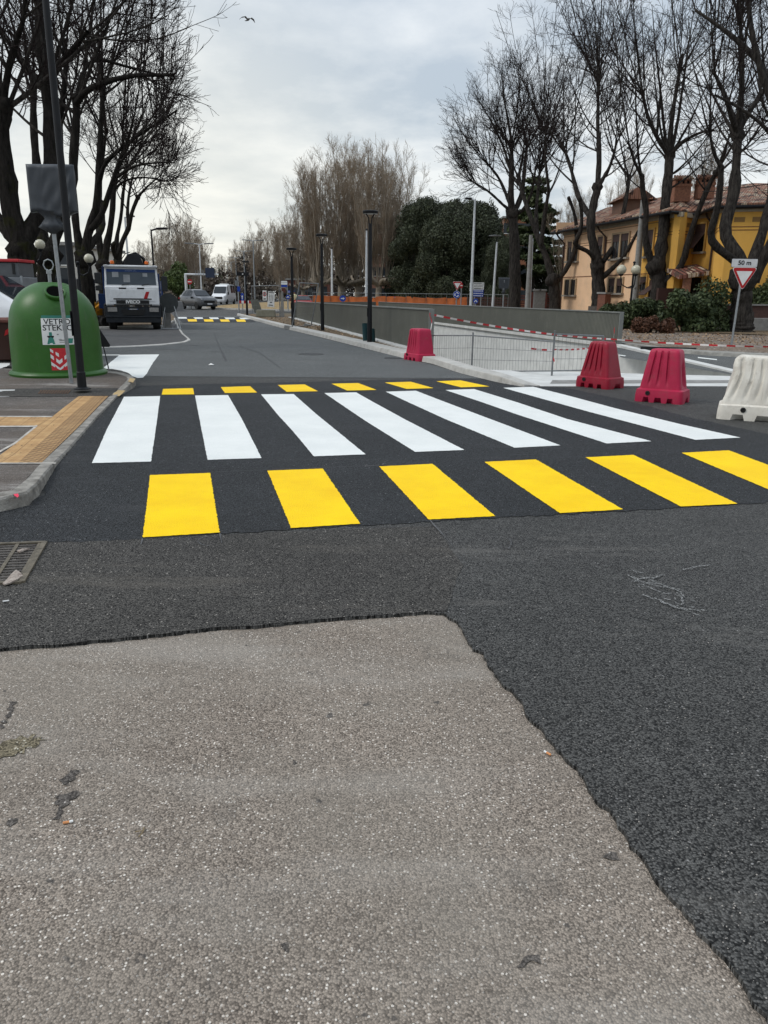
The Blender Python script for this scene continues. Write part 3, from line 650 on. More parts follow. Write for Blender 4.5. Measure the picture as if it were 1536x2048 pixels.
# median kerb, soil strip and concrete footing
kt_o = [(1070, 772), (1052, 770.5), (997.5, 752), (924, 735), (863.6, 716), (815, 708), (732, 688.5), (646, 668.5), (560, 649.5), (500, 634.5), (474, 627.5)]
kt_i = [(1080, 771.5), (1070, 768.5), (1012, 748), (936, 729), (873, 710.5), (822, 701.5), (740, 683), (652, 664.5), (566, 647), (505, 633), (477, 626.5)]
hk = lambda i: (.016 if i == 0 else .05 if i == 1 else .13)
K_O = [G(x, y, hk(i)) for i, (x, y) in enumerate(kt_o)]; K_I = [G(x, y, hk(i)) for i, (x, y) in enumerate(kt_i)]
kerb_run('median_kerb', K_I, K_O, M_KERB2, seg=1.)
soil = [(p[0], p[1], .10) for p in K_I[3:]] + [(wallB.x - 1.2, wallB.y + 9, .10), (wallB.x - .28, wallB.y, .10), (wallA.x - .25, wallA.y, .10)]
sheet('median_soil', soil, M_SOIL)
apr = [(K_I[3][0], K_I[3][1], .008)] + [(p[0], p[1], .008) for p in (K_I[2], K_I[1], K_I[0])] + [G(1300, 773, .008), G(1500, 773, .008), G(1500, 752, .008), (crestR.x, crestR.y, .008), (crestL.x, crestL.y, .008), (wallA.x - .25, wallA.y, .008)]
sheet('ramp_apron', apr, M_CONC)
sheet('apron_band', [G(x, y, .012) for x, y in [(1105, 760), (1465, 760), (1465, 766), (1100, 767)]], M_CONCD)
# footing and retaining walls of the ramp
def strip_wall(name, a, b_, wd, z0a, z0b, z1a, z1b, mat, off=0., kind='structure', parent=None):
    d_ = (b_ - a); d_.z = 0; d_.normalize(); nn = Vector((d_.y, -d_.x, 0)); m = MB()
    p = [a + nn * off, b_ + nn * off, b_ + nn * (off + wd), a + nn * (off + wd)]
    lo_ = [z0a, z0b, z0b, z0a]; hi = [z1a, z1b, z1b, z1a]
    m.add([(q_.x, q_.y, z) for q_, z in zip(p, lo_)] + [(q_.x, q_.y, z) for q_, z in zip(p, hi)], [(0, 3, 2, 1), (4, 5, 6, 7), (0, 1, 5, 4), (1, 2, 6, 5), (2, 3, 7, 6), (3, 0, 4, 7)])
    o = m.build(name, mat, parent)
    if kind: o['kind'] = kind
    return o
strip_wall('wall_footing', wallA, wallB + ldir * 2, .38, -.6, -.6, .14, .14, M_CONC, -.26)
strip_wall('ramp_left_wall', crestL + Vector((0, -.3, 0)), wallB, .10, -4, -4, .004, .004, M_CONC, .13)
rwFar = Vector((fwB.x, fwB.y, 0))
strip_wall('ramp_right_wall', Vector((rwN.x, rwN.y - .2, 0)), Vector((fwA.x, fwA.y, 0)), .25, -1.6, -2.6, .05, .09, M_CONC, 0.)
strip_wall('ramp_right_wall', Vector((fwA.x, fwA.y, 0)), rwFar, .25, -2.6, -5, .09, .09, M_CONC, 0.)
fl = MB(); s_ = .13
pL, pR = crestL, crestR; qL = wallA + ldir * 34 + Vector((.1, 0, 0)); qR = fwA + fdir * 34
fl.add([(pL.x, pL.y, .006), (pR.x, pR.y, .006), (qR.x + .3, qR.y, .006 - s_ * 40), (qL.x - .3, qL.y, .006 - s_ * 40)], [(0, 1, 2, 3)])
struct(fl.build('ramp_floor', M_CONCD))
# round island beyond
isl = thing('roundabout_island', None, None)
isl['kind'] = 'structure'
IC = Vector((gx(655, 603, 84), 84, 0))
m = MB(); m.lathe([(13.2, -.02), (13.2, .16), (12.7, .16), (12.7, .12)], 64); o = m.build('island_kerb', M_KERB2); o.location = IC; struct(o)
m = MB(); m.lathe([(12.75, .10), (11, .28), (7, .6), (3, .8), (.1, .85)], 48); o = m.build('island_grass', pm('dry_grass', (.34, .24, .12), (.20, .145, .07), 2.5, .95, bump=.03)); o.location = IC; struct(o)
bpy.data.objects.remove(isl)

# side-road kerb and gravel bed at right
ko = [(1150, 672), (1232, 684), (1325.6, 696), (1420, 703.5), (1536, 709), (1700, 720), (1900, 733)]
KO = [G(x, y, .12) for x, y in ko]; KI = [G(x, y - 2.2, .12) for x, y in ko]
kerb_run('side_kerb', KI, KO, pm('dirty_kerb', (.33, .32, .29), (.15, .145, .135), 4, .9), seg=1.5)
gb = [(p[0], p[1], .10) for p in KI] + [(36, 27, .10), (40, 60, .10), (14, 75, .10), (5.5, 66, .10)]
sheet('gravel_bed', gb, M_GRAVEL)
sheet('bare_soil', [(12, 34.5, .13), (16, 31.5, .13), (30, 29, .13), (44, 40, .13), (16, 74, .13), (7, 66, .13)], M_SOIL)
o = MB().box((0, 0, 0), (1.5, .25, .13), 0).build('kerb_drain', M_BLACK); g = Vector(G(1334, 699, .08)); o.location = (g.x, g.y - .06, .085); o.rotation_euler.z = -.25
tag(o, 'black kerb inlet opening in the gravel-bed kerb beside the side road', 'drain')

# ================================================================= RAMP PARAPETS, FENCE, TAPE
M_PANEL = pm('grey_green_panel', (.118, .119, .100), (.098, .099, .083), .8, .55, dirt=((.19, .18, .15), .35, 1.2))
M_CAP = pm('panel_cap', (.23, .235, .22), (.17, .175, .16), 4, .45, .3)
def ribbed_wall(name, label, a, b_, z0, h0, h1, pitch=.09, side=1):
    t = thing(name, label, 'wall', (a.x, a.y, 0)); d_ = (b_ - a); d_.z = 0; L = d_.length; d_.normalize(); nn = Vector((d_.y, -d_.x, 0)) * side
    k = int(L / pitch); vs = []; fs = []
    for i in range(k):
        for (f, o_) in ((0, 0), (.5, 0), (.62, -.022), (.88, -.022)):
            s = (i + f) * pitch; p = d_ * s + nn * o_; h = h0 + (h1 - h0) * s / L; vs += [(p.x, p.y, z0), (p.x, p.y, h)]
    n_ = len(vs) // 2
    fs = [(2 * i, 2 * i + 2, 2 * i + 3, 2 * i + 1) for i in range(n_ - 1)]
    m = MB(); m.add(vs, fs)
    bk_ = [(v_[0] - nn.x * .09, v_[1] - nn.y * .09, v_[2]) for v_ in (vs[0], vs[1], vs[-2], vs[-1])]
    m.add([vs[0], vs[1], vs[-2], vs[-1]] + bk_, [(0, 1, 5, 4), (2, 6, 7, 3), (4, 5, 7, 6), (1, 3, 7, 5)])
    m.build('cladding', M_PANEL, t)
    c = MB(); q_ = -nn * .045
    def cap(s0, s1, w_, zt, zb):
        a_, b2 = d_ * s0 + q_, d_ * s1 + q_; w2 = nn * w_ / 2; ha, hb = h0 + (h1 - h0) * s0 / L, h0 + (h1 - h0) * s1 / L
        c.add([(a_ + w2).to_tuple()[:2] + (ha + zb,), (b2 + w2).to_tuple()[:2] + (hb + zb,), (b2 - w2).to_tuple()[:2] + (hb + zb,), (a_ - w2).to_tuple()[:2] + (ha + zb,),
               (a_ + w2).to_tuple()[:2] + (ha + zt,), (b2 + w2).to_tuple()[:2] + (hb + zt,), (b2 - w2).to_tuple()[:2] + (hb + zt,), (a_ - w2).to_tuple()[:2] + (ha + zt,)],
              [(0, 3, 2, 1), (4, 5, 6, 7), (0, 1, 5, 4), (1, 2, 6, 5), (2, 3, 7, 6), (3, 0, 4, 7)])
    cap(-.03, L + .03, .15, .035, 0)
    c.build('coping', M_CAP, t)
    e = MB(); e.box((q_.x - d_.x * .02, q_.y - d_.y * .02, (z0 + h0) / 2), (.13, .05, h0 - z0), math.atan2(d_.y, d_.x) + math.pi / 2)
    e.build('end_post', pm('end_post_metal', (.20, .21, .195), (.15, .155, .145), 4, .45, .3), t)
    return t
hN = hz(858, 620.5, wallA.y); hF = hz(593, 604, wallB.y)
nw = ribbed_wall('parapet_wall', 'nearer grey-green ribbed metal parapet running behind the black lamp posts', wallA, wallB, .0, hN, hF, side=-1)
fh = hz(1236, 626, fwA.y); 
fw = ribbed_wall('parapet_wall', 'farther ribbed metal parapet on the far side of the ramp, ending beside the bushes', Vector((fwA.x + .1, fwA.y, 0)), fwB, .06, fh, fh - .05, side=-1)
ew = strip_wall('end_wall', wallB + ldir * 0, fwB, .12, -3, -3, 1.02, 1.02, M_PANEL, -.3, None)
tag(ew, 'short ribbed parapet closing the far end of the ramp opening', 'wall')

# crowd-control style mesh fence over the ramp mouth
fp = [Vector((V(858, 672, 18.75)[0], 18.75, 0)), Vector((V(946, 672, 17.4)[0], 17.4, 0)), Vector((V(1109, 672, 15.35)[0], 15.35, 0)), Vector((V(1207, 672, 15.6)[0], 15.6, 0))]
ft = [hz(858, 671, 18.75), hz(946, 671, 17.4), hz(1109, 668, 15.35), hz(1207, 672, 15.6)]
fb = [-.42, -.22, .0, .01]
mf = thing('mesh_fence', 'galvanised wire mesh fence panel standing across the mouth of the ramp', 'fence', tuple(fp[2]))
o_ = fp[2]
def L_(p, z): return (p.x - o_.x, p.y - o_.y, z)
m = MB()
for i in range(4):
    m = MB(); m.tube([L_(fp[i], fb[i]), L_(fp[i], ft[i] + (.07 if i in (1, 2) else .0))], .019, 8); m.build('post', M_GALVD, mf)
rl = MB(); ws = MB()
for i in range(3):
    a, b_ = fp[i], fp[i + 1]; zb0, zb1 = fb[i] + .1, fb[i + 1] + .1
    rl.tube([L_(a, ft[i]), L_(b_, ft[i + 1] if i != 1 else ft[1])], .016, 6); rl.tube([L_(a, zb0), L_(b_, zb1)], .014, 6)
    nW = int((b_ - a).length / .085)
    for j in range(1, nW):
        s = j / nW; p = a.lerp(b_, s); z1 = ft[i] + ((ft[i + 1] if i != 1 else ft[1]) - ft[i]) * s
        ws.tube([L_(p, zb0 + (zb1 - zb0) * s), L_(p, z1)], .0024, 4, cap=False)
    for z in (.33, .66):
        za = zb0 + (ft[i] - zb0) * z; zc = zb1 + ((ft[i + 1] if i != 1 else ft[1]) - zb1) * z; ws.tube([L_(a, za), L_(b_, zc)], .004, 4, cap=False)
rl.build('rail', M_GALVD, mf); ws.build('mesh', M_GALVD, mf)
mk = MB(); mk.add([L_(Vector((fp[2].x - .03, fp[2].y - .03, 0)), .36), L_(Vector((fp[2].x + .02, fp[2].y - .03, 0)), .36), L_(Vector((fp[2].x + .01, fp[2].y - .035, 0)), .24), L_(Vector((fp[2].x - .05, fp[2].y - .035, 0)), .26)], [(0, 1, 2, 3)])
M_TAPER = pm('red_tape', (.55, .03, .035), (.45, .02, .03), 20, .4); M_TAPEW = pm('white_tape', (.78, .75, .72), (.66, .62, .60), 20, .4)
def tape(name, label, pts, sag, wd=.05, seg=.055, tw=3.):
    P = [Vector(p) for p in pts]; m = MB(); s0 = 0; k = 0
    for i in range(len(P) - 1):
        a, b_ = P[i], P[i + 1]; L = (b_ - a).length; n_ = max(2, int(L / seg)); prev = None
        d_ = (b_ - a).normalized(); sd_ = d_.cross(Vector((0, 0, 1))).normalized()
        for j in range(n_ + 1):
            t = j / n_; p = a.lerp(b_, t); p.z -= sag[i] * 4 * t * (1 - t)
            an = math.sin(t * tw * 2.1 + i) * .35 + .2; u_ = Vector((0, 0, 1)) * math.cos(an) + sd_ * math.sin(an)
            cur = (p + u_ * wd / 2, p - u_ * wd / 2)
            if prev: m.add([prev[0], prev[1], cur[1], cur[0]], [(0, 1, 2, 3)], (k // 2) % 2); k += 1
            prev = cur
    o = m.build(name, [M_TAPER, M_TAPEW]); tag(o, label, 'tape'); return o
P0 = V(859, 628, wallA.y - .06); P1 = V(1226, 678.5, fwA.y - .15); P2 = V(1700, 694, 22.)
tape('barrier_tape', 'long red and white tape strung across the ramp mouth to the picture edge', [P0, P1, P2], [.10, .08], seg=.12, tw=5)
tape('barrier_tape', 'second lower length of red and white tape behind the mesh fence', [V(1062, 697, 19.), V(1110, 699, 19.6), V(1190, 694, 22.), V(1226, 685, fwA.y - .2)], [.02, .03, .03], seg=.10, wd=.045)
tape('barrier_tape', 'crumpled end of red and white tape hanging from the near parapet end post', [P0, V(864, 645, wallA.y - .1), V(861, 662, wallA.y - .1), V(858, 690, wallA.y - .08)], [0, .0, 0], wd=.10, seg=.1, tw=2)
tape('barrier_tape', 'loose tail of red and white tape knotted at the far parapet end', [V(1229, 655, fwA.y - .1), V(1227, 680, fwA.y - .15), V(1236, 696, fwA.y - .2)], [0, 0], seg=.09)
tape('barrier_tape', 'small knot of red and white tape on the mesh fence post', [V(1106, 716, 15.3), V(1109, 723, 15.3), V(1107, 733, 15.3)], [0, 0], seg=.04)

# ================================================================= PLASTIC BARRIERS
def barrier(name, label, loc, rz, mat, L=.92, W=.46, Hh=.78, tl=.6, tw=.30, skirt=.22, grooves=4, dent=0., handle=False, group=None, seed=0, ho=0.03):
    t = thing(name, label, 'barrier', loc, rz, group); r = random.Random(seed)
    # ring parameterised: rounded rectangle with extra points on long sides
    def ring(lx, wy, rr, nl=40, ns=10):
        out = []; hx, hy = lx / 2 - rr, wy / 2 - rr
        for i in range(nl): out.append((-hx + 2 * hx * i / nl, -wy / 2, 0, i / nl))
        for i in range(5): a = R(-90 + 90 * i / 5); out.append((hx + rr * math.cos(a), -hy + rr * math.sin(a), 4, 0))
        for i in range(ns): out.append((lx / 2, -hy + 2 * hy * i / ns, 1, i / ns))
        for i in range(5): a = R(90 * i / 5); out.append((hx + rr * math.cos(a), hy + rr * math.sin(a), 4, 0))
        for i in range(nl): out.append((hx - 2 * hx * i / nl, wy / 2, 2, 1 - i / nl))
        for i in range(5): a = R(90 + 90 * i / 5); out.append((-hx + rr * math.cos(a), hy + rr * math.sin(a), 4, 0))
        for i in range(ns): out.append((-lx / 2, hy - 2 * hy * i / ns, 3, i / ns))
        for i in range(5): a = R(180 + 90 * i / 5); out.append((-hx + rr * math.cos(a), -hy + rr * math.sin(a), 4, 0))
        return out
    m = MB(); N = None; b0 = None
    zs = [skirt - .01, skirt + .02, skirt + .06, skirt + .12, skirt + .2, skirt + .3, skirt + .4, skirt + .47, Hh - .05, Hh - .02, Hh - .004, Hh]
    zs = sorted(set(z for z in zs if z <= Hh))
    for z in zs:
        f = (z - skirt) / (Hh - skirt); f = max(0, f)
        lx = (L - .10) + (tl - (L - .10)) * f; wy = (W - .09) + (tw - (W - .09)) * f
        e = 0 if z < Hh - .03 else (.006 if z < Hh - .01 else .02 if z < Hh - .001 else .045)
        rg = ring(lx - 2 * e, wy - 2 * e, min(.045, wy * .3))
        pts = []
        for (x, y, s, u) in rg:
            dy = 0
            if s in (0, 2) and grooves:
                g_ = (u - ho) / (1 - 2 * ho) * grooves; fr_ = g_ - math.floor(g_); on = 1 if (.12 < fr_ < .42 and 0 < g_ < grooves) else 0
                amt = min(1, max(0, (z - skirt - .05) / .05)) * min(1, max(0, (Hh - .045 - z) / .05 + .4)); dy = .024 * on * min(1, amt)
            if s == 0: y += dy
            if s == 2: y -= dy
            if handle and s == 1 and skirt + .03 < z < Hh - .22 and .25 < u < .8: x -= .035
            if dent: 
                x += dent * .03 * math.sin(9 * z + y * 11 + seed) ; y += dent * .02 * math.sin(13 * z + x * 9)
                if f > .72 and x < -lx * .28: x -= .03 * math.sin((f - .72) / .28 * 3.1); z2 = z
            zz = z + (dent * .012 * math.sin(x * 14) if f > .95 else 0)
            pts.append((x, y, zz))
        if N is None: N = len(pts)
        m.v += pts
    for i in range(len(zs) - 1):
        for j in range(N):
            j2 = (j + 1) % N; m.f.append((i * N + j, i * N + j2, (i + 1) * N + j2, (i + 1) * N + j)); m.m.append(0)
    m.f.append(tuple((len(zs) - 1) * N + j for j in range(N))); m.m.append(0)
    m.build('body', mat, t, smooth=50)
    # skirt with cut-out feet
    s = MB(); rg = ring(L, W, .07); rg2 = ring(L - .015, W - .015, .065); rg3 = ring(L - .10, W - .09, .05); N = len(rg)
    def notch(x, y, sd_, u):
        if sd_ in (0, 2): return any(a < u < b_ for a, b_ in ((.10, .26), (.42, .58), (.74, .90)))
        if sd_ in (1, 3): return .3 < u < .72
        return False
    nz_ = [.075 if notch(*p) else 0 for p in rg]
    rows = [[(p[0], p[1], z) for p, z in zip(rg, nz_)], [(p[0], p[1], max(z, .09)) for p, z in zip(rg, nz_)], [(p[0], p[1], skirt - .05) for p in rg2], [(p[0] * .992, p[1] * .985, skirt - .02) for p in rg2], [(p[0], p[1], skirt) for p in rg3],
            ]
    for r_ in rows: s.v += r_
    for i in range(len(rows) - 1):
        for j in range(N):
            j2 = (j + 1) % N; s.f.append((i * N + j, i * N + j2, (i + 1) * N + j2, (i + 1) * N + j)); s.m.append(0)
    # inner return so that the notches show depth
    b_ = len(s.v); s.v += [(p[0] * .80, p[1] * .70, .003) for p, z in zip(rg, nz_)] + [(p[0] * .80, p[1] * .70, .12) for p in rg]
    for j in range(N):
        j2 = (j + 1) % N; s.f.append((j2, j, b_ + j, b_ + j2)); s.f.append((b_ + j, b_ + N + j, b_ + N + j2, b_ + j2)); s.m += [0, 0]
    s.f.append(tuple(b_ + N + j for j in range(N))[::-1]); s.m.append(0)
    s.build('skirt', mat, t, smooth=45)
    pg = MB(); pg.lathe([(.033, 0), (.033, .012), (.02, .014), (.018, .004)], 12, (-L * .22, -W / 2 + .004, .135), M=Matrix.Rotation(R(90), 4, 'X')); pg.build('drain_hole', M_BLACK, t)
    return t
M_BR = pm('red_plastic', (.27, .004, .022), (.20, .003, .016), 3, .42, bump=.0006, bscale=120, dirt=((.17, .04, .045), .5, 5.))
M_BR2 = pm('faded_red_plastic', (.40, .012, .055), (.31, .008, .038), 3, .5, bump=.0006, bscale=120, dirt=((.24, .05, .06), .5, 5.))
M_BW = pm('dirty_white_plastic', (.68, .65, .58), (.56, .52, .45), 3.5, .5, bump=.001, bscale=60, dirt=((.30, .26, .21), .6, 4.))
g = G(840, 722, ZN); barrier('plastic_barrier', 'small red plastic barrier standing by the kerb at the near parapet end', (g[0], g[1] + .22, g[2]), R(-62), M_BR2, L=.72, W=.52, Hh=.735, tl=.45, tw=.34, skirt=.17, group='red plastic road barriers', ho=.06)
g = G(1204, 776, ZN); barrier('plastic_barrier', 'dark red grooved plastic barrier, left one of the pair nearest the side road', (g[0], g[1] + .16, g[2]), R(-50), M_BR, L=.68, W=.52, Hh=.77, tl=.36, tw=.27, skirt=.19, group='red plastic road barriers', seed=2)
g = G(1330, 805, ZN); barrier('plastic_barrier', 'pinkish red plastic barrier with a side handle, beside the white barrier', (g[0], g[1] + .14, g[2]), R(-34), M_BR2, L=.70, W=.50, Hh=.77, tl=.42, tw=.30, skirt=.20, grooves=3, handle=True, group='red plastic road barriers', seed=3, ho=.1)
g = G(1530, 842, ZN); barrier('plastic_barrier', 'dirty white plastic barrier with a dented top, cut by the right edge', (g[0] + .03, g[1] + .15, g[2]), R(-24), M_BW, L=1.08, W=.54, Hh=.80, tl=.72, tw=.28, skirt=.2, grooves=6, dent=.45, seed=5)

# ================================================================= GLASS BELL CONTAINER
bc = G(115, 757, .125); BY = bc[1] + .75; BX = gx(113, 690, BY)
bell = thing('bottle_bank', 'big green bell-shaped glass recycling container on the walkway', 'recycling bin', (BX, BY, .125), 0.)
M_GRN = pm('green_fibreglass', (.030, .112, .014), (.018, .076, .008), 1.6, .38, bump=.0012, bscale=40, dirt=((.07, .10, .05), .4, 3.))
prof = [(.75, .0), (.785, .0), (.792, .035), (.775, .065), (.735, .085), (.728, .2), (.724, .5), (.716, .75), (.702, .90), (.68, 1.02), (.642, 1.13), (.585, 1.235), (.505, 1.335), (.415, 1.41), (.33, 1.46), (.25, 1.495), (.2, 1.51), (.1, 1.516), (.01, 1.518)]
MB().lathe(prof, 72).build('shell', M_GRN, bell, smooth=35)
fc = face_cam(BX, BY)
def onbell(a, r, z): return (r * math.sin(a), -r * math.cos(a), z)   # angle from -Y front
# thrown-in opening on the shoulder, facing the viewer side
ang = R(-4) - fc * -1 * 0
oa = fc + R(7)
op = thing('x', None, None); bpy.data.objects.remove(op)
C0 = Vector((math.sin(oa) * .50, -math.cos(oa) * .50, 1.365)); nrm = Vector((math.sin(oa) * .62, -math.cos(oa) * .62, .80)).normalized()
MO = nrm.to_track_quat('Z', 'Y').to_matrix().to_4x4()
MB().lathe([(.165, -.04), (.17, -.005), (.16, .012), (.14, .016), (.130, .008), (.128, -.05)], 32, C0, M=MO).build('opening_rim', M_GRN, bell, smooth=40)
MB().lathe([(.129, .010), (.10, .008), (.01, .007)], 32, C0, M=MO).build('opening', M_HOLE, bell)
hk_ = MB(); hk_.tube([(0, 0, 1.51), (0, 0, 1.66)], .03, 10); hk_.tube([(0, 0, 1.65), (0, 0, 1.71)], .045, 10)
hk_.tube([(.085 * math.sin(R(a)), 0, 1.79 - .09 * math.cos(R(a))) for a in range(0, 361, 45)], .011, 8)
hk_.build('lifting_ring', M_GALV, bell, smooth=40)
def bell_r(z):
    for i in range(len(prof) - 1):
        if prof[i][1] <= z <= prof[i + 1][1] and prof[i + 1][1] > prof[i][1]:
            f = (z - prof[i][1]) / (prof[i + 1][1] - prof[i][1]); return prof[i][0] + (prof[i + 1][0] - prof[i][0]) * f
    return .72
def bend(o, off, a0):
    for v_ in o.data.vertices:
        x, z, d_ = v_.co.x, v_.co.z, v_.co.y; a = a0 + x / .72; rr = bell_r(z) + off - d_
        v_.co = onbell(a, rr, z)
    o.data.update()
def bent_panel(name, x0, x1, z0, z1, off, a0, mat, poly=None, nx=14, sub=True):
    m = MB(); nz2 = 6
    for i in range(nx + 1):
        for j in range(nz2 + 1): m.v.append((x0 + (x1 - x0) * i / nx, 0, z0 + (z1 - z0) * j / nz2))
    for i in range(nx):
        for j in range(nz2): a = i * (nz2 + 1) + j; m.f.append((a, a + nz2 + 1, a + nz2 + 2, a + 1)); m.m.append(0)
    o = m.build(name, mat, bell); bend(o, off, a0); return o
def bent_poly(name, poly, off, a0, mat, par=bell):
    m = MB(); tri = tessellate_polygon([[Vector((p[0], p[1], 0)) for p in poly]]); m.add([(p[0], 0, p[1]) for p in poly], [tuple(t) for t in tri])
    o = m.build(name, mat, par); bend(o, off, a0)
    return o
zt = hz(112, 637, BY - .72) - .125; zb = hz(112, 690, BY - .72) - .125
la = fc + R(4); wd_ = .255
lab = bent_panel('label', -wd_, wd_, zb, zt, .004, la, M_WHITE)
bent_panel('label_band', -wd_ * .97, wd_ * .97, zt, zt + .045, .0035, la, pm('teal_sticker', (.03, .17, .13), (.025, .14, .11), 9, .5))
def btext(s, size, cx, cz, mat, bold=0.):
    o = textobj(s, size, mat, bell, (0, 0, 0), 0, 0, 'lettering', 0., 1.05, bold=bold)
    o.scale = (1, 1, 1)
    for v_ in o.data.vertices: v_.co = (v_.co.x * 1.08 + cx, 0, v_.co.y + cz)
    bend(o, .006, la); return o
hh = zt - zb
btext('VETRO', .125, -.005, zb + hh * .865, M_BLACK, .0015); btext('STEKLO', .125, 0, zb + hh * .635, M_BLACK, .0015)
bent_panel('printed_line', -wd_ * .78, wd_ * .8, zb + hh * .745, zb + hh * .752, .0058, la, pm('light_grey_ink', (.35, .35, .35)))
TEAL = pm('teal_ink', (.04, .22, .17), None, 5, .5)
bent_poly('bottle_picture', [(-.185, zb + .01), (-.065, zb + .01), (-.082, zb + .09), (-.10, zb + .13), (-.103, zb + .20), (-.145, zb + .20), (-.148, zb + .13), (-.165, zb + .09)], .006, la, TEAL)
bent_poly('glasses_picture', [(-.175, zb + .142), (-.075, zb + .142), (-.075, zb + .125), (-.09, zb + .112), (-.11, zb + .115), (-.122, zb + .13), (-.14, zb + .115), (-.16, zb + .112), (-.175, zb + .125)], .0075, la, M_BLACK)
bent_poly('glass_picture', [(.13, zb + .02), (.2, zb + .02), (.215, zb + .10), (.115, zb + .10)], .006, la, TEAL)
for k, (x_, z_, w2) in enumerate(((-.03, .165, .03), (-.03, .155, .026), (-.01, .085, .05), (0, .072, .13), (0, .06, .13), (0, .035, .08))):
    bent_panel('small_print', x_, x_ + w2, zb + z_, zb + z_ + .006, .0058, la, M_BLACK, nx=4)
zc = hz(116, 697, BY - .72) - .125; zd = hz(116, 741, BY - .72) - .125; cx_ = -.03; hw = .125
bent_panel('chevron_plate', cx_ - hw, cx_ + hw, zd, zc, .003, la, M_TAPER)
ch = (zc - zd)
for k, (a, b2) in enumerate(((.40, .02), (.74, .38), (1.0, .74))):
    pts = [(cx_ - hw, zd + ch * a), (cx_, zd + ch * (a - .30)), (cx_ + hw, zd + ch * a), (cx_ + hw, zd + ch * (a - .17)), (cx_, zd + ch * (a - .47) if k else zd + .003), (cx_ - hw, zd + ch * (a - .17))]
    if k == 2: pts = [(cx_ - hw, zd + ch * .99), (cx_, zd + ch * .76), (cx_, zd + ch * .60), (cx_ - hw, zd + ch * .87)]
    bent_poly('chevron_mark', pts, .0055, la, M_WHITE)
# embossed round stamp
for k in range(5):
    hwk = .085 * math.sqrt(max(.05, 1 - ((k - 2) / 2.6) ** 2)); bent_panel('stamp_line', .01 - hwk, .01 + hwk, .99 + k * .03, .998 + k * .03, .003, la, pm('worn_green', (.03, .10, .02)), nx=6)

# ================================================================= POLES AND SIGNS AT LEFT
g = G(165, 781, .08); pl = thing('lamp_post', 'tall black lamp post in front of the green bottle bank, its top out of frame', 'street lamp', (g[0], g[1], .10), 0)
pm_ = MB(); pm_.tube([(0, 0, 0), (0, 0, .25), (0, 0, .26), (0, 0, 8)], [.066, .063, .054, .038], 20); pm_.build('pole', M_BLACKP, pl, smooth=40)
MB().lathe([(.12, 0), (.12, .012), (.09, .018), (.075, .03)], 20).build('base_plate', M_BLACKP, pl)
MB().box((-.053, -.02, .95), (.012, .07, .35)).build('access_door', M_BLACKP, pl, bevel=.003)
MB().box((.45, 0, 8.0), (1.1, .28, .06)).build('lamp_head', M_BLACKP, pl, bevel=.01)
g = G(143, 766, .11); Yp = g[1]; X1, Z1 = gx(104, 440, Yp - .1), hz(104, 440, Yp - .1)
ws_ = thing('wrapped_sign', 'road sign wrapped in dark grey plastic on a leaning galvanised pole', 'sign', (g[0], Yp, .11))
px_ = X1 - g[0]
MB().tube([(0, 0, 0), (px_, -.1, Z1 - .11 + .25)], .030, 12).build('pole', M_GALV, ws_, smooth=40)
SW = gx(150, 370, Yp - .1) - gx(57, 370, Yp - .1); SH = hz(104, 328, Yp - .1) - hz(104, 425, Yp - .1); sx0 = gx(57, 370, Yp - .1) - g[0]; sz0 = hz(100, 426, Yp - .1) - .11
nx, nz3 = 44, 36; vs_ = []; fs_ = []
def wr(u, v): return .018 * math.sin(u * 26 + 3 * math.sin(v * 4)) * (.25 + u ** 2) + .014 * math.sin((u * 9 - v * 7) * 2.2) * (u > .35) + .010 * math.sin(v * 17 + u * 5) * (1 - v) ** 2 + .012 * math.sin(u * 41 + v * 9) * max(0, .25 - v) * 4
for sgn in (-1, 1):
    for i in range(nx + 1):
        for j in range(nz3 + 1):
            u, v = i / nx, j / nz3; e = min(1, min(u, 1 - u, v + .02, 1 - v) * 14)
            x = sx0 + SW * u ; z = sz0 + SH * v + .03 * math.sin(u * 7) * (1 - v) + 0 - .08 * (1 - v) * math.sin(u * 3.14) * .3
            vs_.append((x, -.1 + sgn * (.03 + .05 * e ** .5) + sgn * wr(u, v) * .38, z))
    b_ = 0 if sgn < 0 else (nx + 1) * (nz3 + 1)
    for i in range(nx):
        for j in range(nz3):
            a = b_ + i * (nz3 + 1) + j; f = (a, a + nz3 + 1, a + nz3 + 2, a + 1); fs_.append(f if sgn < 0 else f[::-1])
NB = (nx + 1) * (nz3 + 1); edge = [i * (nz3 + 1) for i in range(nx + 1)] + [nx * (nz3 + 1) + j for j in range(1, nz3 + 1)] + [i * (nz3 + 1) + nz3 for i in range(nx - 1, -1, -1)] + [j for j in range(nz3 - 1, 0, -1)]
for i in range(len(edge)): a, b_ = edge[i], edge[(i + 1) % len(edge)]; fs_.append((a, a + NB, b_ + NB, b_))
M_BAG = pm('grey_black_plastic_sheet', (.048, .054, .062), (.036, .041, .048), 3, .45)
MB().add(vs_, fs_).build('plastic_wrap', M_BAG, ws_, smooth=True)
nk = MB(); prof2 = [(.18, .0), (.13, -.05), (.10, -.10), (.15, -.17), (.17, -.22), (.09, -.27), (.035, -.31)]
for i, (r_, z_) in enumerate(prof2):
    for j in range(24):
        a = 2 * math.pi * j / 24; rr = r_ * (1 + .28 * math.sin(j * 3.7 + i) * math.cos(j * 1.3)); nk.v.append((X1 - g[0] + rr * math.cos(a), -.1 + rr * .6 * math.sin(a), sz0 + .02 + z_))
for i in range(len(prof2) - 1):
    for j in range(24): j2 = (j + 1) % 24; nk.f.append((i * 24 + j, i * 24 + j2, (i + 1) * 24 + j2, (i + 1) * 24 + j)); nk.m.append(0)
nk.build('bunched_plastic', M_BAG, ws_, smooth=True)
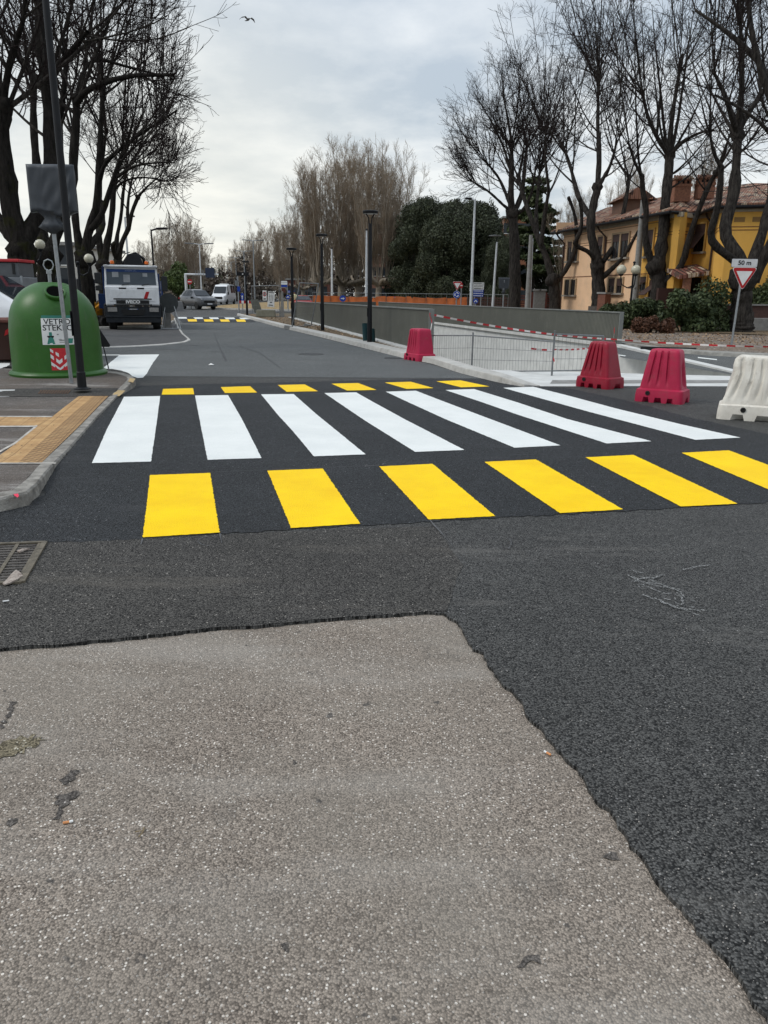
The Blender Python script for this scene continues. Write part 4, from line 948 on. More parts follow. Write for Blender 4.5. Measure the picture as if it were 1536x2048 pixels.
# back of a triangular work sign on its tripod behind the bell
g = G(214, 739, ZN); Yt = g[1] + .1; tr = thing('tripod_sign', 'black back of a triangular roadworks sign on thin legs behind the bottle bank', 'sign', (g[0], Yt, ZN))
def lx(px, py): return (gx(px, py, Yt) - g[0], hz(px, py, Yt) - ZN)
A_ = lx(220, 690); B_ = lx(196, 657); m = MB(); wT = .95
m.prism([(A_[0] - wT, A_[1] - .04), (A_[0] - .02, A_[1] - .04), (A_[0], A_[1]), (A_[0] - wT / 2 + .03, A_[1] + .76), (A_[0] - wT / 2 - .03, A_[1] + .76), (A_[0] - wT - .02, A_[1])], .02, YM()); m.build('sign_plate', M_BLACKP, tr)
for s in ((0, 0, 0), (-.75, 0, 0)): MB().tube([s, (s[0] - .13 if s[0] == 0 else s[0] + .13, .03, A_[1] + .3)], .011, 6).build('leg', M_BLACKP, tr)
MB().tube([(-.4, .45, 0), (-.4, .03, A_[1] + .6)], .011, 6).build('leg', M_BLACKP, tr)

# brown bin at the left edge
g = G(8, 727, .12); bn = thing('wheelie_bin', 'brown wheeled bin at the left edge beside the bottle bank', 'bin', (g[0] - .12, g[1] + .3, .12), face_cam(*g[:2]))
Hb = hz(10, 638, g[1]) - .12; M_BRN = pm('brown_plastic', (.045, .018, .013), (.035, .014, .010), 4, .45)
MB().box((0, 0, Hb * .47 + .03), (.44, .5, Hb * .88), top=(1.18, 1.15)).build('body', M_BRN, bn, bevel=.02)
MB().box((0, -.01, Hb * .95), (.58, .66, .06)).box((0, 0, Hb * .99), (.5, .54, .05), top=(.8, .8)).build('lid', pm('faded_brown_plastic', (.14, .05, .035), (.09, .035, .025), 8, .5), bn, bevel=.015)
for s in (-1, 1): MB().lathe([(.11, -.025), (.12, -.02), (.12, .02), (.11, .025)], 16, (s * .24, .24, .12), M=Matrix.Rotation(R(90), 4, 'Y')).build('wheel', M_RUB, bn)
st = MB(); st.prism([(.02, .62 * Hb), (.09, .66 * Hb), (.12, .80 * Hb), (.05, .74 * Hb)], .004, YM(o=(0.02, -.283, 0))); st.build('sticker', M_RED, bn)

# grey kiosk with a red top
Yk = 19.; kx = gx(46, 560, Yk); zt_ = hz(40, 518, Yk); zm = hz(45, 554, Yk + 0)
ks = thing('kiosk', 'grey street kiosk with a red roof edge and a blue sign, behind the white van', 'kiosk', (kx - .75, Yk + .4, .1))
MB().box((0, 0, (zm - .1) / 2), (1.5, .8, zm - .1)).build('lower_cabinet', pm('kiosk_grey', (.20, .21, .22), (.16, .17, .18), 3, .45, .3), ks, bevel=.02)
MB().box((-.03, 0, (zm + zt_ - .2) / 2 - .05), (1.42, .8, zt_ - zm - .06)).build('display_head', pm('kiosk_dark', (.09, .095, .10), (.07, .075, .08), 3, .4), ks, bevel=.02)
MB().box((-.03, -.02, zt_ - .1 - .035), (1.5, .86, .07)).build('red_trim', pm('red_trim', (.38, .02, .025), None, 4, .45), ks, bevel=.015)
MB().box((-.60, -.425, (zm + zt_) / 2 - .1), (.42, .02, .38)).build('blue_sign', M_BLUE, ks)
textobj('P', .30, M_WHITE, ks, (-.60, -.44, (zm + zt_) / 2 - .12))
MB().box((.56, -.41, (zm + zt_) / 2 - .12), (.06, .02, .24)).build('slot', M_BLACK, ks)
MB().box((.72, -.41, zm / 2), (.05, .02, zm - .15)).build('corner_trim', M_GALV, ks)
pr = MB()
for i in range(5): pr.box((.5, -.406, zm - .35 - i * .07), (.16, .006, .012))
pr.build('printed_notice', pm('pale_ink', (.4, .4, .4)), ks)

# ================================================================= VEHICLES
def loft(sections, caps=True):
    m = MB(); n_ = len(sections[0])
    for s in sections: m.v += [tuple(p) for p in s]
    for i in range(len(sections) - 1):
        for j in range(n_):
            j2 = (j + 1) % n_; m.f.append((i * n_ + j, i * n_ + j2, (i + 1) * n_ + j2, (i + 1) * n_ + j)[::-1]); m.m.append(0)
    if caps: m.f.append(tuple(range(n_))); m.f.append(tuple((len(sections) - 1) * n_ + j for j in range(n_))[::-1]); m.m += [0, 0]
    return m
def wheel(par, x, y, r, wd, rim=None):
    sg = 1 if x > 0 else -1
    w_ = MB(); w_.lathe([(r * .62, -wd / 2), (r * .93, -wd / 2), (r, -wd / 2 + .03), (r, wd / 2 - .03), (r * .93, wd / 2), (r * .62, wd / 2)], 24, (0, 0, 0), M=Matrix.Rotation(R(90), 4, 'Y'))
    o = w_.build('wheel', M_RUB, par, smooth=40); o.location = (x, y, r)
    rm = MB(); rm.lathe([(r * .62, wd / 2 - .01), (r * .58, wd / 2 - .05), (r * .2, wd / 2 - .04), (r * .1, wd / 2 - .01), (.01, wd / 2 - .01)], 20, (0, 0, 0), M=Matrix.Rotation(R(90) * sg, 4, 'Y'))
    for k in range(5):
        a = k * 2 * math.pi / 5; rm.box((sg * (wd / 2 - .02), math.cos(a) * r * .36, math.sin(a) * r * .36), (.03, .05, r * .5), rx=-a + R(90) + R(0))
    rm.build('rim', rim or M_GALV, o, smooth=40)
def car(name, label, cat, loc, rz, body, prof, W, glass, wheels, r, Lh, extras=None, group=None):
    # prof: list of (y, zlow, zbelt, wbelt, zroof, wroof); front towards -Y
    t = thing(name, label, cat, loc, rz, group)
    def sec(p):
        y, z0, zb, wb, zr, wr_ = p
        hb, hr = wb / 2, wr_ / 2
        pts = [(hb * .86, y, z0), (hb * .97, y, z0 + (zb - z0) * .18), (hb, y, z0 + (zb - z0) * .5), (hb * .985, y, z0 + (zb - z0) * .85), (hb * .95, y, zb), (hr, y, zr - .03 if zr > zb + .1 else zr), (hr * .82, y, zr)]
        return pts + [(-a, b_, c) for a, b_, c in pts[::-1]]
    secs = [sec(p) for p in prof]
    loft(secs).build('body', body, t, smooth=38)
    # glazing: offset panels over greenhouse faces
    for i in glass['side']:
        for sg in (0, 1):
            a, b_ = secs[i], secs[i + 1]; j0, j1 = (4, 5) if sg == 0 else (9, 8)
            q_ = [Vector(a[j0]), Vector(b_[j0]), Vector(b_[j1]), Vector(a[j1])]
            c_ = sum(q_, Vector()) / 4; s_x = 1 if sg == 0 else -1
            q_ = [c_ + (p - c_) * .88 + Vector((s_x * .012, 0, .0)) for p in q_]
            MB().add(q_, [(0, 1, 2, 3) if sg == 0 else (3, 2, 1, 0)]).build('side_window', M_GLASS, t)
    for nm, i in (('windscreen', glass['front']), ('rear_window', glass['rear'])):
        a, b_ = secs[i], secs[i + 1]
        lo_, hi = (a, b_) if a[6][2] < b_[6][2] else (b_, a)
        q_ = [Vector(lo_[5]), Vector(lo_[8]), Vector(hi[8]), Vector(hi[5])]
        c_ = sum(q_, Vector()) / 4; off = Vector((0, -.045 if nm == 'windscreen' else .045, .05)); q_ = [c_ + (p - c_) * .95 + off for p in q_]
        MB().add(q_ + [p - off * .5 for p in q_], [(0, 1, 2, 3), (7, 6, 5, 4), (0, 4, 5, 1), (1, 5, 6, 2), (2, 6, 7, 3), (3, 7, 4, 0)]).build(nm, M_GLASS, t)
    for (x, y) in wheels: wheel(t, x, y, r, .22)
    if extras: extras(t)
    return t
M_LAMPG = pm('headlamp_glass', (.62, .64, .66), (.42, .44, .46), 30, .15, coat=.5)
M_PLATE = pm('number_plate_white', (.62, .63, .64), None, 10, .5)
def suv_x(t):
    for s in (-1, 1):
        MB().prism([(0, 0), (.42, .05), (.46, .13), (.05, .09)], .05, YM(o=(.36 if s > 0 else -.82, -2.17, .84))).build('headlight', M_LAMPG, t) if s > 0 else MB().prism([(.46, 0), (.04, .05), (0, .13), (.41, .09)], .05, YM(o=(-.82, -2.17, .84))).build('headlight', M_LAMPG, t)
        MB().box((s * .99, -.72, 1.06), (.20, .12, .15)).build('mirror', M_PLASTIC, t, bevel=.03)
    MB().box((0, -2.235, .72), (1.05, .05, .22)).build('grille', M_BLACK, t, bevel=.02)
    MB().box((0, -2.24, .845), (1.15, .05, .04)).build('chrome_bar', M_GALV, t)
    MB().box((0, -2.19, .38), (1.55, .16, .2)).box((0, 2.16, .4), (1.5, .12, .22)).build('bumper', M_PLASTIC, t, bevel=.03)
    MB().box((0, -2.29, .52), (.5, .02, .11)).build('number_plate', M_PLATE, t)
    for s in (-1, 1): MB().box((s * .60, .3, 1.815), (.04, 1.4, .03)).build('roof_rail', M_PLASTIC, t, bevel=.01)
    MB().box((-.92, 0.1, .36), (.05, 2.3, .14)).box((.92, 0.1, .36), (.05, 2.3, .14)).build('sill_trim', M_PLASTIC, t)
    for s in (-1, 1): MB().box((s * .78, 2.15, .98), (.22, .12, .12)).build('tail_light', M_RED, t)
    for s in (-1, 1):
        for yy in (-.55, .45): MB().box((s * .908, yy, .98), (.02, .16, .03)).build('door_handle', M_PLASTIC, t)
suvp = [(-2.22, .42, .80, 1.25, .84, 1.1), (-2.12, .32, .93, 1.62, .98, 1.4), (-1.7, .25, 1.0, 1.80, 1.04, 1.5), (-1.02, .24, 1.05, 1.82, 1.10, 1.48), (-.30, .24, 1.07, 1.82, 1.60, 1.26), (.30, .24, 1.08, 1.82, 1.68, 1.26), (.95, .24, 1.10, 1.82, 1.66, 1.24), (1.55, .25, 1.14, 1.80, 1.56, 1.2), (2.05, .32, 1.16, 1.7, 1.22, 1.25), (2.2, .42, .95, 1.55, .98, 1.3)]
g = G(392, 619, ZN)
car('parked_car', 'metallic grey crossover car turning across the far end of the lane', 'car', (g[0], g[1] + 1.0, ZN), R(40), pm('metallic_grey_paint', (.15, .155, .165), (.11, .115, .125), .9, .3, .5, coat=.4),
    [(a, z0 + .04, zb * 1.06, wb, zr * 1.07, wr_) for a, z0, zb, wb, zr, wr_ in suvp], 1.82, {'side': [3, 4, 5, 6], 'front': 3, 'rear': 7}, [(s * .80, y) for s in (-1, 1) for y in (-1.35, 1.32)], .35, 0, suv_x)
def van_x(t):
    for s in (-1, 1):
        MB().box((s * .78, -2.86, .98), (.34, .14, .30), rz=s * -.5).build('headlight', M_LAMPG, t, bevel=.05)
        MB().box((s * 1.15, -2.0, 1.45), (.2, .1, .36)).build('mirror', M_PLASTIC, t, bevel=.03)
    MB().box((0, -2.965, .86), (1.1, .05, .30)).build('grille', M_BLACK, t, bevel=.02)
    MB().box((0, -2.97, .42), (1.7, .1, .26)).build('bumper', pm('pale_grey_bumper', (.35, .35, .35)), t, bevel=.03)
    MB().box((0, -3.03, .45), (.5, .02, .11)).build('number_plate', M_PLATE, t)
    MB().box((0, .6, 2.66), (1.0, 1.3, .14)).build('roof_box', M_WHITE, t, bevel=.04)
vanp = [(-2.96, .40, .95, 1.7, .98, 1.5), (-2.75, .30, 1.15, 1.95, 1.18, 1.7), (-2.15, .28, 1.35, 2.03, 1.42, 1.75), (-1.35, .28, 1.45, 2.05, 2.35, 1.66), (-1.0, .28, 1.45, 2.05, 2.56, 1.66), (.2, .28, 1.45, 2.05, 2.62, 1.70), (1.5, .28, 1.45, 2.05, 2.62, 1.70), (2.7, .28, 1.45, 2.05, 2.6, 1.70), (2.98, .32, 1.40, 2.0, 2.5, 1.6)]
g = G(448, 609, ZN)
car('camper_van', 'white camper van with high roof and dark windows behind the grey car', 'van', (g[0] - .6, g[1] + 3, ZN), R(-3), pm('white_vehicle_paint', (.70, .71, .72), (.62, .63, .64), .8, .35, coat=.4),
    vanp, 2.05, {'side': [3, 5, 6], 'front': 2, 'rear': 7}, [(s * .92, y) for s in (-1, 1) for y in (-2.0, 1.9)], .36, 0, van_x)
# near white van at the left edge, bonnet pointing right behind the bin
tv = car('white_van', 'white van at the left edge, only its windscreen and bonnet in view', 'van', (gx(34, 612, 16.9) - 1.25, 17.6, ZN), R(90), MATS['white_vehicle_paint'],
    [(-2.22, .42, .85, 1.25, .88, 1.1), (-2.12, .32, .98, 1.62, 1.02, 1.4), (-1.7, .25, 1.1, 1.80, 1.16, 1.5), (-1.25, .24, 1.18, 1.84, 1.26, 1.5), (-.35, .24, 1.22, 1.84, 1.80, 1.4), (.3, .24, 1.24, 1.84, 1.9, 1.4), (2.0, .24, 1.24, 1.84, 1.9, 1.4), (2.2, .3, 1.2, 1.8, 1.8, 1.3)], 1.84, {'side': [4, 5], 'front': 3, 'rear': 6}, [(s * .80, y) for s in (-1, 1) for y in (-1.35, 1.35)], .33, 0,
    lambda t: MB().tube([(.5, -1.28, 1.27), (0, -1.12, 1.34), (-.35, -1.02, 1.42)], .012, 6).build('wiper', M_PLASTIC, t))
for (px, yy, lb, pr_) in ((790, 74., 'small red car seen over the parapets behind the orange netting', suvp), (604, 78., 'red and pale car behind the lamp post at the far end of the parapet', suvp)):
    zz = hz(px, 598, yy)
    c_ = car('parked_car', lb, 'car', (gx(px, 600, yy), yy, 0), R(12), pm('red_car_paint', (.38, .02, .02), None, 2, .35, coat=.5), [(a, b_ * .8, c * .84, d, e * .82, f) for a, b_, c, d, e, f in pr_], 1.8, {'side': [3, 4, 5, 6], 'front': 3, 'rear': 7}, [(s * .80, y) for s in (-1, 1) for y in (-1.35, 1.32)], .33, 0)

# truck
g = G(270, 660, ZN); tk = thing('tipper_truck', 'white cab lorry with blue body and folded crane parked facing the viewer', 'truck', (g[0], g[1], ZN), face_cam(g[0], g[1], R(-1.5)))
M_TW = pm('truck_white', (.74, .75, .76), (.62, .63, .64), 2.2, .42, coat=.3, dirt=((.38, .36, .33), .35, 3.)); M_TB = pm('truck_blue', (.012, .045, .16), (.010, .035, .12), 3, .5)
M_TG = pm('dark_bumper', (.008, .011, .015), (.022, .025, .028), 6, .7)
cw = 1.03
cab = MB()
prof_s = [(0.06, .95), (0.0, 1.0), (0, 1.66), (.05, 1.72), (.22, 2.44), (.32, 2.52), (1.55, 2.56), (1.6, 2.4), (1.6, .95)]
nP = len(prof_s)
for s in (-1, 1): cab.v += [(s * cw * (1 if z < 1.8 else .965), y, z) for y, z in prof_s]
cab.f += [tuple(range(nP)), tuple(range(nP, 2 * nP))[::-1]] + [(i, i + nP, (i + 1) % nP + nP, (i + 1) % nP) for i in range(nP)]; cab.m += [0] * (nP + 2)
cab.build('cab', M_TW, tk, bevel=.03)
def onfront(z): return .05 + (z - 1.72) / (2.44 - 1.72) * .17
ws2 = MB()
for a, b_ in (((-.95, 1.76), (.95, 2.36)),):
    q_ = [(-.95, onfront(1.76) - .008, 1.76), (.95, onfront(1.76) - .008, 1.76), (.93, onfront(2.36) - .008, 2.36), (-.93, onfront(2.36) - .008, 2.36)]
    ws2.add(q_ + [(x, y + .006, z) for x, y, z in q_], [(0, 1, 2, 3), (0, 4, 5, 1), (1, 5, 6, 2), (2, 6, 7, 3), (3, 7, 4, 0)])
wsc = ws2.build('windscreen', glassm('windscreen_glass', (.07, .085, .10), .08), tk)
vz = MB(); vz.add([(-.93, onfront(2.36) - .02, 2.36), (.93, onfront(2.36) - .02, 2.36), (.935, onfront(2.25) - .02, 2.25), (-.935, onfront(2.25) - .02, 2.25)], [(3, 2, 1, 0)])
vz.build('sun_strip', M_TB, wsc)
for (x0, z0, x1, z1) in ((-.72, 2.05, -.48, 2.26), (.44, 2.08, .62, 2.22), (-.3, 1.86, -.05, 2.15)):
    MB().add([(x0, onfront(z0) - .012, z0), (x1, onfront(z0) - .012, z0), (x1, onfront(z1) - .012, z1), (x0, onfront(z1) - .012, z1)], [(0, 1, 2, 3)]).build('paper_on_glass', pm('papers', (.30, .31, .32), (.2, .21, .22)), wsc)
for x in (-.38, .38): MB().tube([(x, onfront(1.74) - .03, 1.74), (x + .28, onfront(1.82) - .03, 1.80)], .012, 5).build('wiper', M_BLACK, tk)
MB().box((0, .2, 2.47), (2.06, .3, .07)).build('roof_visor', M_TW, tk, bevel=.02)
for x in (-.7, .62):
    o = MB().lathe([(.075, 0), (.08, .09), (.06, .13), (.01, .14)], 14, (x, .45, 2.56)).build('beacon', pm('amber_beacon', (.65, .14, .02), None, 5, .2, coat=.5), tk)
    MB().lathe([(.085, -.03), (.085, .005)], 14, (x, .45, 2.56)).build('beacon_base', M_BLACK, o)
for x in (-.36, .33): MB().box((x, -.006, 1.625), (.27, .02, .06)).build('vent', M_BLACK, tk)
MB().box((0, -.012, 1.36), (1.76, .02, .46)).build('bonnet_panel', M_TW, tk, bevel=.01)
MB().prism([(.42, 1.22), (.56, 1.22), (.66, 1.50), (.53, 1.50)], .012, YM(o=(0, -.034, 0))).build('red_stripe', M_RED, tk)
gr_ = MB()
for z, wdd, hh2 in ((1.215, 1.46, .045), (1.10, 1.26, .14), (.985, 1.46, .045)): gr_.box((0, -.024, z), (wdd, .03, hh2))
gr_.build('grille', M_BLACK, tk)
textobj('IVECO', .165, M_WHITE, tk, (0, -.05, 1.097), sx=1.15, bold=.009)
textobj('VITRESPA S.R.L.', .085, pm('pale_blue_ink', (.25, .32, .5)), tk, (0, onfront(2.3) - .03, 2.305), rx=R(77), sx=.8)
bp_ = MB(); bp_.box((0, .12, .72), (2.14, .36, .42)).box((0, .10, .40), (2.12, .34, .22), top=(1, 1)).box((0, .04, .53), (2.16, .3, .05)); bp_.build('bumper', M_TG, tk, bevel=.02)
for s in (-1, 1):
    hl = MB().box((s * .80, -.07, .80), (.36, .04, .17)).build('headlight', pm('dull_headlamp', (.30, .29, .27), (.18, .17, .16), 30, .25), tk, bevel=.01)
    MB().box((s * .80, -.075, .80), (.40, .02, .21)).build('headlight_surround', M_TG, hl)
MB().box((0, -.066, .77), (.36, .012, .12)).build('number_plate', M_PLATE, tk); MB().box((-.165, -.074, .77), (.03, .006, .12)).build('plate_band', M_BLUE, tk); MB().box((.165, -.074, .77), (.03, .006, .12)).build('plate_band', M_BLUE, tk)
textobj('DA 817 YR', .085, M_BLACK, tk, (0, -.076, .77), sx=.78)
gb_ = MB()
for x in (-.5, -.25, .25, .5): gb_.box((x, -.065, .93), (.2, .02, .05))
gb_.box((-.35, -.064, .74), (.22, .02, .12)).box((.35, -.064, .74), (.22, .02, .12)); gb_.build('air_intake', M_BLACK, tk)
for s in (-1, 1):
    MB().box((s * 1.27, .12, 2.0 - (.1 if s > 0 else 0)), (.24, .1, .42)).box((s * 1.27, .12, 1.62), (.22, .1, .2)).build('mirror', M_PLASTIC, tk, bevel=.03)
    MB().tube([(s * 1.0, .2, 2.40), (s * 1.27, .12, 2.32), (s * 1.27, .12, 1.6), (s * 1.0, .2, 1.55)], .016, 6).build('mirror_arm', M_PLASTIC, tk)
    MB().box((s * 1.045, .85, 1.95), (.02, .8, .55)).build('door_window', M_GLASS, tk)
    wheel(tk, s * .86, .75, .46, .30, M_TG)
    MB().box((s * .98, .75, .98), (.26, 1.1, .12)).box((s * 1.1, .25, .75), (.06, .3, .5)).build('mudguard', M_PLASTIC, tk, bevel=.03)
    for yy in (4.4,): wheel(tk, s * .84, yy, .46, .45, M_TG)
MB().box((0, 2.7, .7), (.8, 5.6, .22)).box((0, 4.4, .46), (1.7, .2, .2)).box((0, .75, .46), (1.5, .2, .2)).build('chassis', M_BLACK, tk)
bd = MB(); bd.box((0, 4.0, 1.0), (2.4, 3.8, .12)).box((-1.18, 4, 1.5), (.06, 3.8, .95)).box((1.18, 4, 1.5), (.06, 3.8, .95)).box((0, 2.12, 1.6), (2.2, .06, 1.3)).box((-1.13, 2.0, 1.55), (.14, .1, 1.9)).box((1.06, 2.0, 1.4), (.08, .1, 1.5)).box((-1.27, 2.0, 1.1), (.3, .3, .6))
bd.build('tipper_body', M_TB, tk, bevel=.01)
cr = MB(); cr.tube([(.15, 1.85, .9), (.15, 1.85, 2.5)], .14, 12).box((.1, 1.85, 2.75), (.9, .5, .5), top=(.5, .6)).tube([(-.35, 1.85, 2.6), (-.1, 1.85, 2.95), (.2, 1.85, 3.05), (.5, 1.85, 2.85), (.55, 1.85, 2.5)], .06, 8)
cr.build('crane', M_BLACKP, tk, bevel=.04)
MB().tube([(-.32, 1.75, 2.5), (-.4, 1.7, 2.75), (-.2, 1.7, 3.02), (0, 1.7, 3.08)], .02, 6).build('hose', M_BLACK, tk)
for s in (-1, 1): MB().tube([(-1.0 if s < 0 else .95, .3, 2.38), (-1.1 if s < 0 else 1.06, -.02, 2.45), (-.35 * -s, -.02, 2.60)], .008, 4).build('antenna_wire', M_BLACK, tk)

# small yellow digger between truck and trees
Yd = 35.; ex = thing('mini_excavator', 'small yellow tracked digger with raised boom between the bottle bank and the lorry', 'excavator', (gx(180, 640, Yd), Yd, .03), R(35))
tm = MB()
for s in (-1, 1): tm.tube([(s * .45, -.8, .2), (s * .45, .8, .2)], .2, 12).box((s * .45, 0, .2), (.28, 1.6, .36))
tm.build('track', M_RUB, ex, bevel=.03)
MB().box((0, .25, .75), (1.0, 1.2, .6)).build('engine_cover', M_YEL, ex, bevel=.08)
MB().box((-.1, .1, 1.5), (.75, .85, 1.0)).build('cab', M_BLACKP, ex, bevel=.05)
MB().tube([(.15, -.4, .7), (.5, -1.1, 1.1), (.75, -1.6, 1.75)], [.13, .12, .09], 4).build('boom', M_YEL, ex)
MB().tube([(.75, -1.6, 1.75), (.55, -1.9, 1.1), (.5, -2.0, .7)], [.08, .07, .06], 4).build('dipper_arm', M_YEL, ex)
MB().box((.5, -1.9, .55), (.4, .35, .35), top=(1, .5)).build('bucket', pm('rusty_iron', (.2, .1, .05)), ex, bevel=.03)
MB().tube([(.2, -.5, 1.0), (.6, -1.2, 1.55)], .03, 6).build('ram', M_GALV, ex)
tyre = MB().lathe([(.14, -.06), (.26, -.06), (.28, 0), (.26, .06), (.14, .06)], 20, M=Matrix.Rotation(R(60), 4, 'Z') @ Matrix.Rotation(R(90), 4, 'Y')).build('tyre', M_RUB); gt = G(197, 641, .03); tyre.location = (gt[0], gt[1], .31)
tag(tyre, 'old tyre leaning among the leaves to the left of the lorry', 'tyre')

# round sign back on a folding frame right of truck
Yr = G(338, 658, ZN)[1]; X0 = gx(332, 610, Yr); rs = thing('folding_sign', 'back of a round roadworks sign on a white folding frame beside the lorry', 'sign', (X0 + .0, Yr, ZN), face_cam(X0, Yr))
rr_ = 9 / (1540 / Yr); zc_ = hz(334, 607, Yr)
MB().prism([(a + .1, b_ + zc_) for a, b_ in disc(.40)], .02, YM()).build('sign_plate', pm('sign_back', (.045, .05, .05), (.03, .034, .034), 9, .5), rs)
for a, b_ in (((-.25, -.12, 0), (-.02, .03, 1.0)), ((.55, -.12, 0), (.3, .03, 1.05)), ((-.15, .5, 0), (.02, .03, 1.0)), ((.4, .5, 0), (.3, .03, 1.05))): MB().tube([a, b_], .016, 6).build('leg', M_WPOLE, rs)
MB().tube([(-.25, -.12, .03), (.55, -.12, .03)], .014, 6).tube([(0, .03, .85), (.3, .03, .85)], .014, 6).tube([(0, .03, 1.0), (.3, .03, 1.05)], .014, 6).build('crossbar', M_WPOLE, rs)
MB().box((.0, .7, .5), (.34, .4, 1.0)).build('plinth', M_CONCD, rs)

# ================================================================= TREES
rng = np.random.default_rng(11)
def tubes_np(P, Rr, n=3):
    N, k, _ = P.shape
    T = np.empty_like(P); T[:, 1:-1] = P[:, 2:] - P[:, :-2]; T[:, 0] = P[:, 1] - P[:, 0]; T[:, -1] = P[:, -1] - P[:, -2]
    T /= np.linalg.norm(T, axis=2, keepdims=True) + 1e-9
    mean = P[:, -1] - P[:, 0]; mean /= np.linalg.norm(mean, axis=1, keepdims=True) + 1e-9
    ref = np.where(np.abs(mean[:, 2:3]) < .8, np.array([[0, 0, 1.]]), np.array([[1., 0, 0]]))[:, None, :]
    A = np.cross(T, ref); A /= np.linalg.norm(A, axis=2, keepdims=True) + 1e-9; B = np.cross(T, A)
    w_ = np.arange(n) * 2 * np.pi / n
    ring = P[:, :, None, :] + Rr[:, :, None, None] * (A[:, :, None, :] * np.cos(w_)[None, None, :, None] + B[:, :, None, :] * np.sin(w_)[None, None, :, None])
    Vv = ring.reshape(-1, 3)
    base = (np.arange(N) * k * n)[:, None, None]; i = np.arange(k - 1)[None, :, None] * n; j = np.arange(n)[None, None, :]; j2 = (j + 1) % n
    f = np.stack([base + i + j, base + i + j2, base + i + n + j2, base + i + n + j], axis=-1).reshape(-1, 4)
    return Vv, f
def grow(P, Rr, n_, tr=(.15, 1.), ang=(25, 60), L=(1, 2), rf=.55, k=4, up=.5, wig=.12, rend=.006, weight=None, falloff=.5, thick=.008):
    N, kk, _ = P.shape; ln = np.linalg.norm(P[:, -1] - P[:, 0], axis=1); wgt = ln if weight is None else weight
    idx = rng.choice(N, n_, p=wgt / wgt.sum()); t = rng.uniform(tr[0], tr[1], n_)
    s = t * (kk - 1); i0 = np.minimum(s.astype(int), kk - 2); f = (s - i0)[:, None]
    start = P[idx, i0] * (1 - f) + P[idx, i0 + 1] * f; r0 = (Rr[idx, i0] * (1 - f[:, 0]) + Rr[idx, i0 + 1] * f[:, 0])
    T = P[idx, i0 + 1] - P[idx, i0]; T /= np.linalg.norm(T, axis=1, keepdims=True) + 1e-9
    v = rng.normal(size=(n_, 3)); v -= (v * T).sum(1, keepdims=True) * T; v /= np.linalg.norm(v, axis=1, keepdims=True)
    a = np.radians(rng.uniform(ang[0], ang[1], n_))[:, None]; d = T * np.cos(a) + v * np.sin(a)
    ll = rng.uniform(L[0], L[1], n_) * (1 - falloff * t); st = (ll / (k - 1))[:, None]
    out = np.empty((n_, k, 3)); out[:, 0] = start; p = start
    for q_ in range(1, k):
        d = d + np.array([[0, 0, up / (k - 1)]]) + rng.normal(size=(n_, 3)) * wig; d /= np.linalg.norm(d, axis=1, keepdims=True)
        p = p + d * st; out[:, q_] = p
    rs0 = np.maximum(np.minimum(r0 * rf, ll * thick + .003), rend)
    Ro = rs0[:, None] * (1 - np.linspace(0, 1, k))[None] + rend * np.linspace(0, 1, k)[None]
    return out, Ro
def merge(lst):
    vs, fs, o = [], [], 0
    for v_, f_ in lst: vs.append(v_); fs.append(f_ + o); o += len(v_)
    return np.concatenate(vs), np.concatenate(fs)
def resample(pts, k):
    pts = np.array(pts, float); d = np.concatenate([[0], np.cumsum(np.linalg.norm(np.diff(pts, axis=0), axis=1))]); s = np.linspace(0, d[-1], k)
    return np.stack([np.interp(s, d, pts[:, i]) for i in range(3)], 1)
def smooth_poly(pts, it=2):
    pts = [np.array(p, float) for p in pts]
    for _ in range(it):
        o = [pts[0]]
        for a, b_ in zip(pts[:-1], pts[1:]): o += [a * .75 + b_ * .25, a * .25 + b_ * .75]
        o.append(pts[-1]); pts = o
    return np.array(pts)
def bark(name, a, b_, moss=None):
    m, n, l, b = nt(name); tc = n.new('ShaderNodeTexCoord'); src = tc.outputs['Object']
    z = noise(n, l, src, 7, 6, .7, (1.6, 1.6, .35)); c = mixc(n, l, ramp(n, l, z, .35, .65), a, b_)
    if moss:
        g_ = n.new('ShaderNodeNewGeometry'); s = n.new('ShaderNodeSeparateXYZ'); l.new(tc.outputs['Object'], s.inputs[0])
        mf_ = mathn(n, l, 'MULTIPLY', ramp(n, l, noise(n, l, src, 1.1, 4, .6), .55, .68), ramp(n, l, s.outputs[2], 7., 3., 0, 1)); c = mixc(n, l, mf_, c, moss)
    l.new(c, b.inputs['Base Color']); b.inputs['Roughness'].default_value = .95; b.inputs['Specular IOR Level'].default_value = .08
    bp = n.new('ShaderNodeBump'); bp.inputs['Distance'].default_value = .12; l.new(noise(n, l, src, 9, 6, .75, (2.4, 2.4, .22)), bp.inputs['Height']); l.new(bp.outputs['Normal'], b.inputs['Normal'])
    return m
BK_R = bark('lime_bark', (.016, .014, .013), (.078, .069, .061)); BK_L = bark('mossy_bark', (.010, .009, .008), (.036, .032, .028), (.030, .033, .006)); BK_T = bark('twig_bark', (.020, .014, .014), (.040, .030, .028))
BK_P = bark('plane_bark', (.20, .17, .13), (.36, .31, .25)); BK_PT = bark('plane_twig', (.23, .175, .125), (.37, .295, .215)); BK_F = bark('far_twig', (.15, .105, .085), (.22, .16, .125))
def wood_tubes(limbs, base, n_=10, k=14, lump=.12):
    out = []
    for pts, r0, r1 in limbs:
        P = resample(smooth_poly(pts), k) - base; Rr = np.linspace(r0, r1, k) * (1 + rng.uniform(-lump, lump, k)); Rr[-1] = r1 * 1.05
        if r0 > .28: Rr[0] *= 1.0
        v_, f_ = tubes_np(P[None], Rr[None], n_)
        # bark ridges
        c_ = np.repeat(P, n_, axis=0); d_ = v_ - c_; v_ = c_ + d_ * (1 + rng.uniform(-.10, .10, (len(v_), 1)))
        out.append((v_, f_))
    return merge(out)
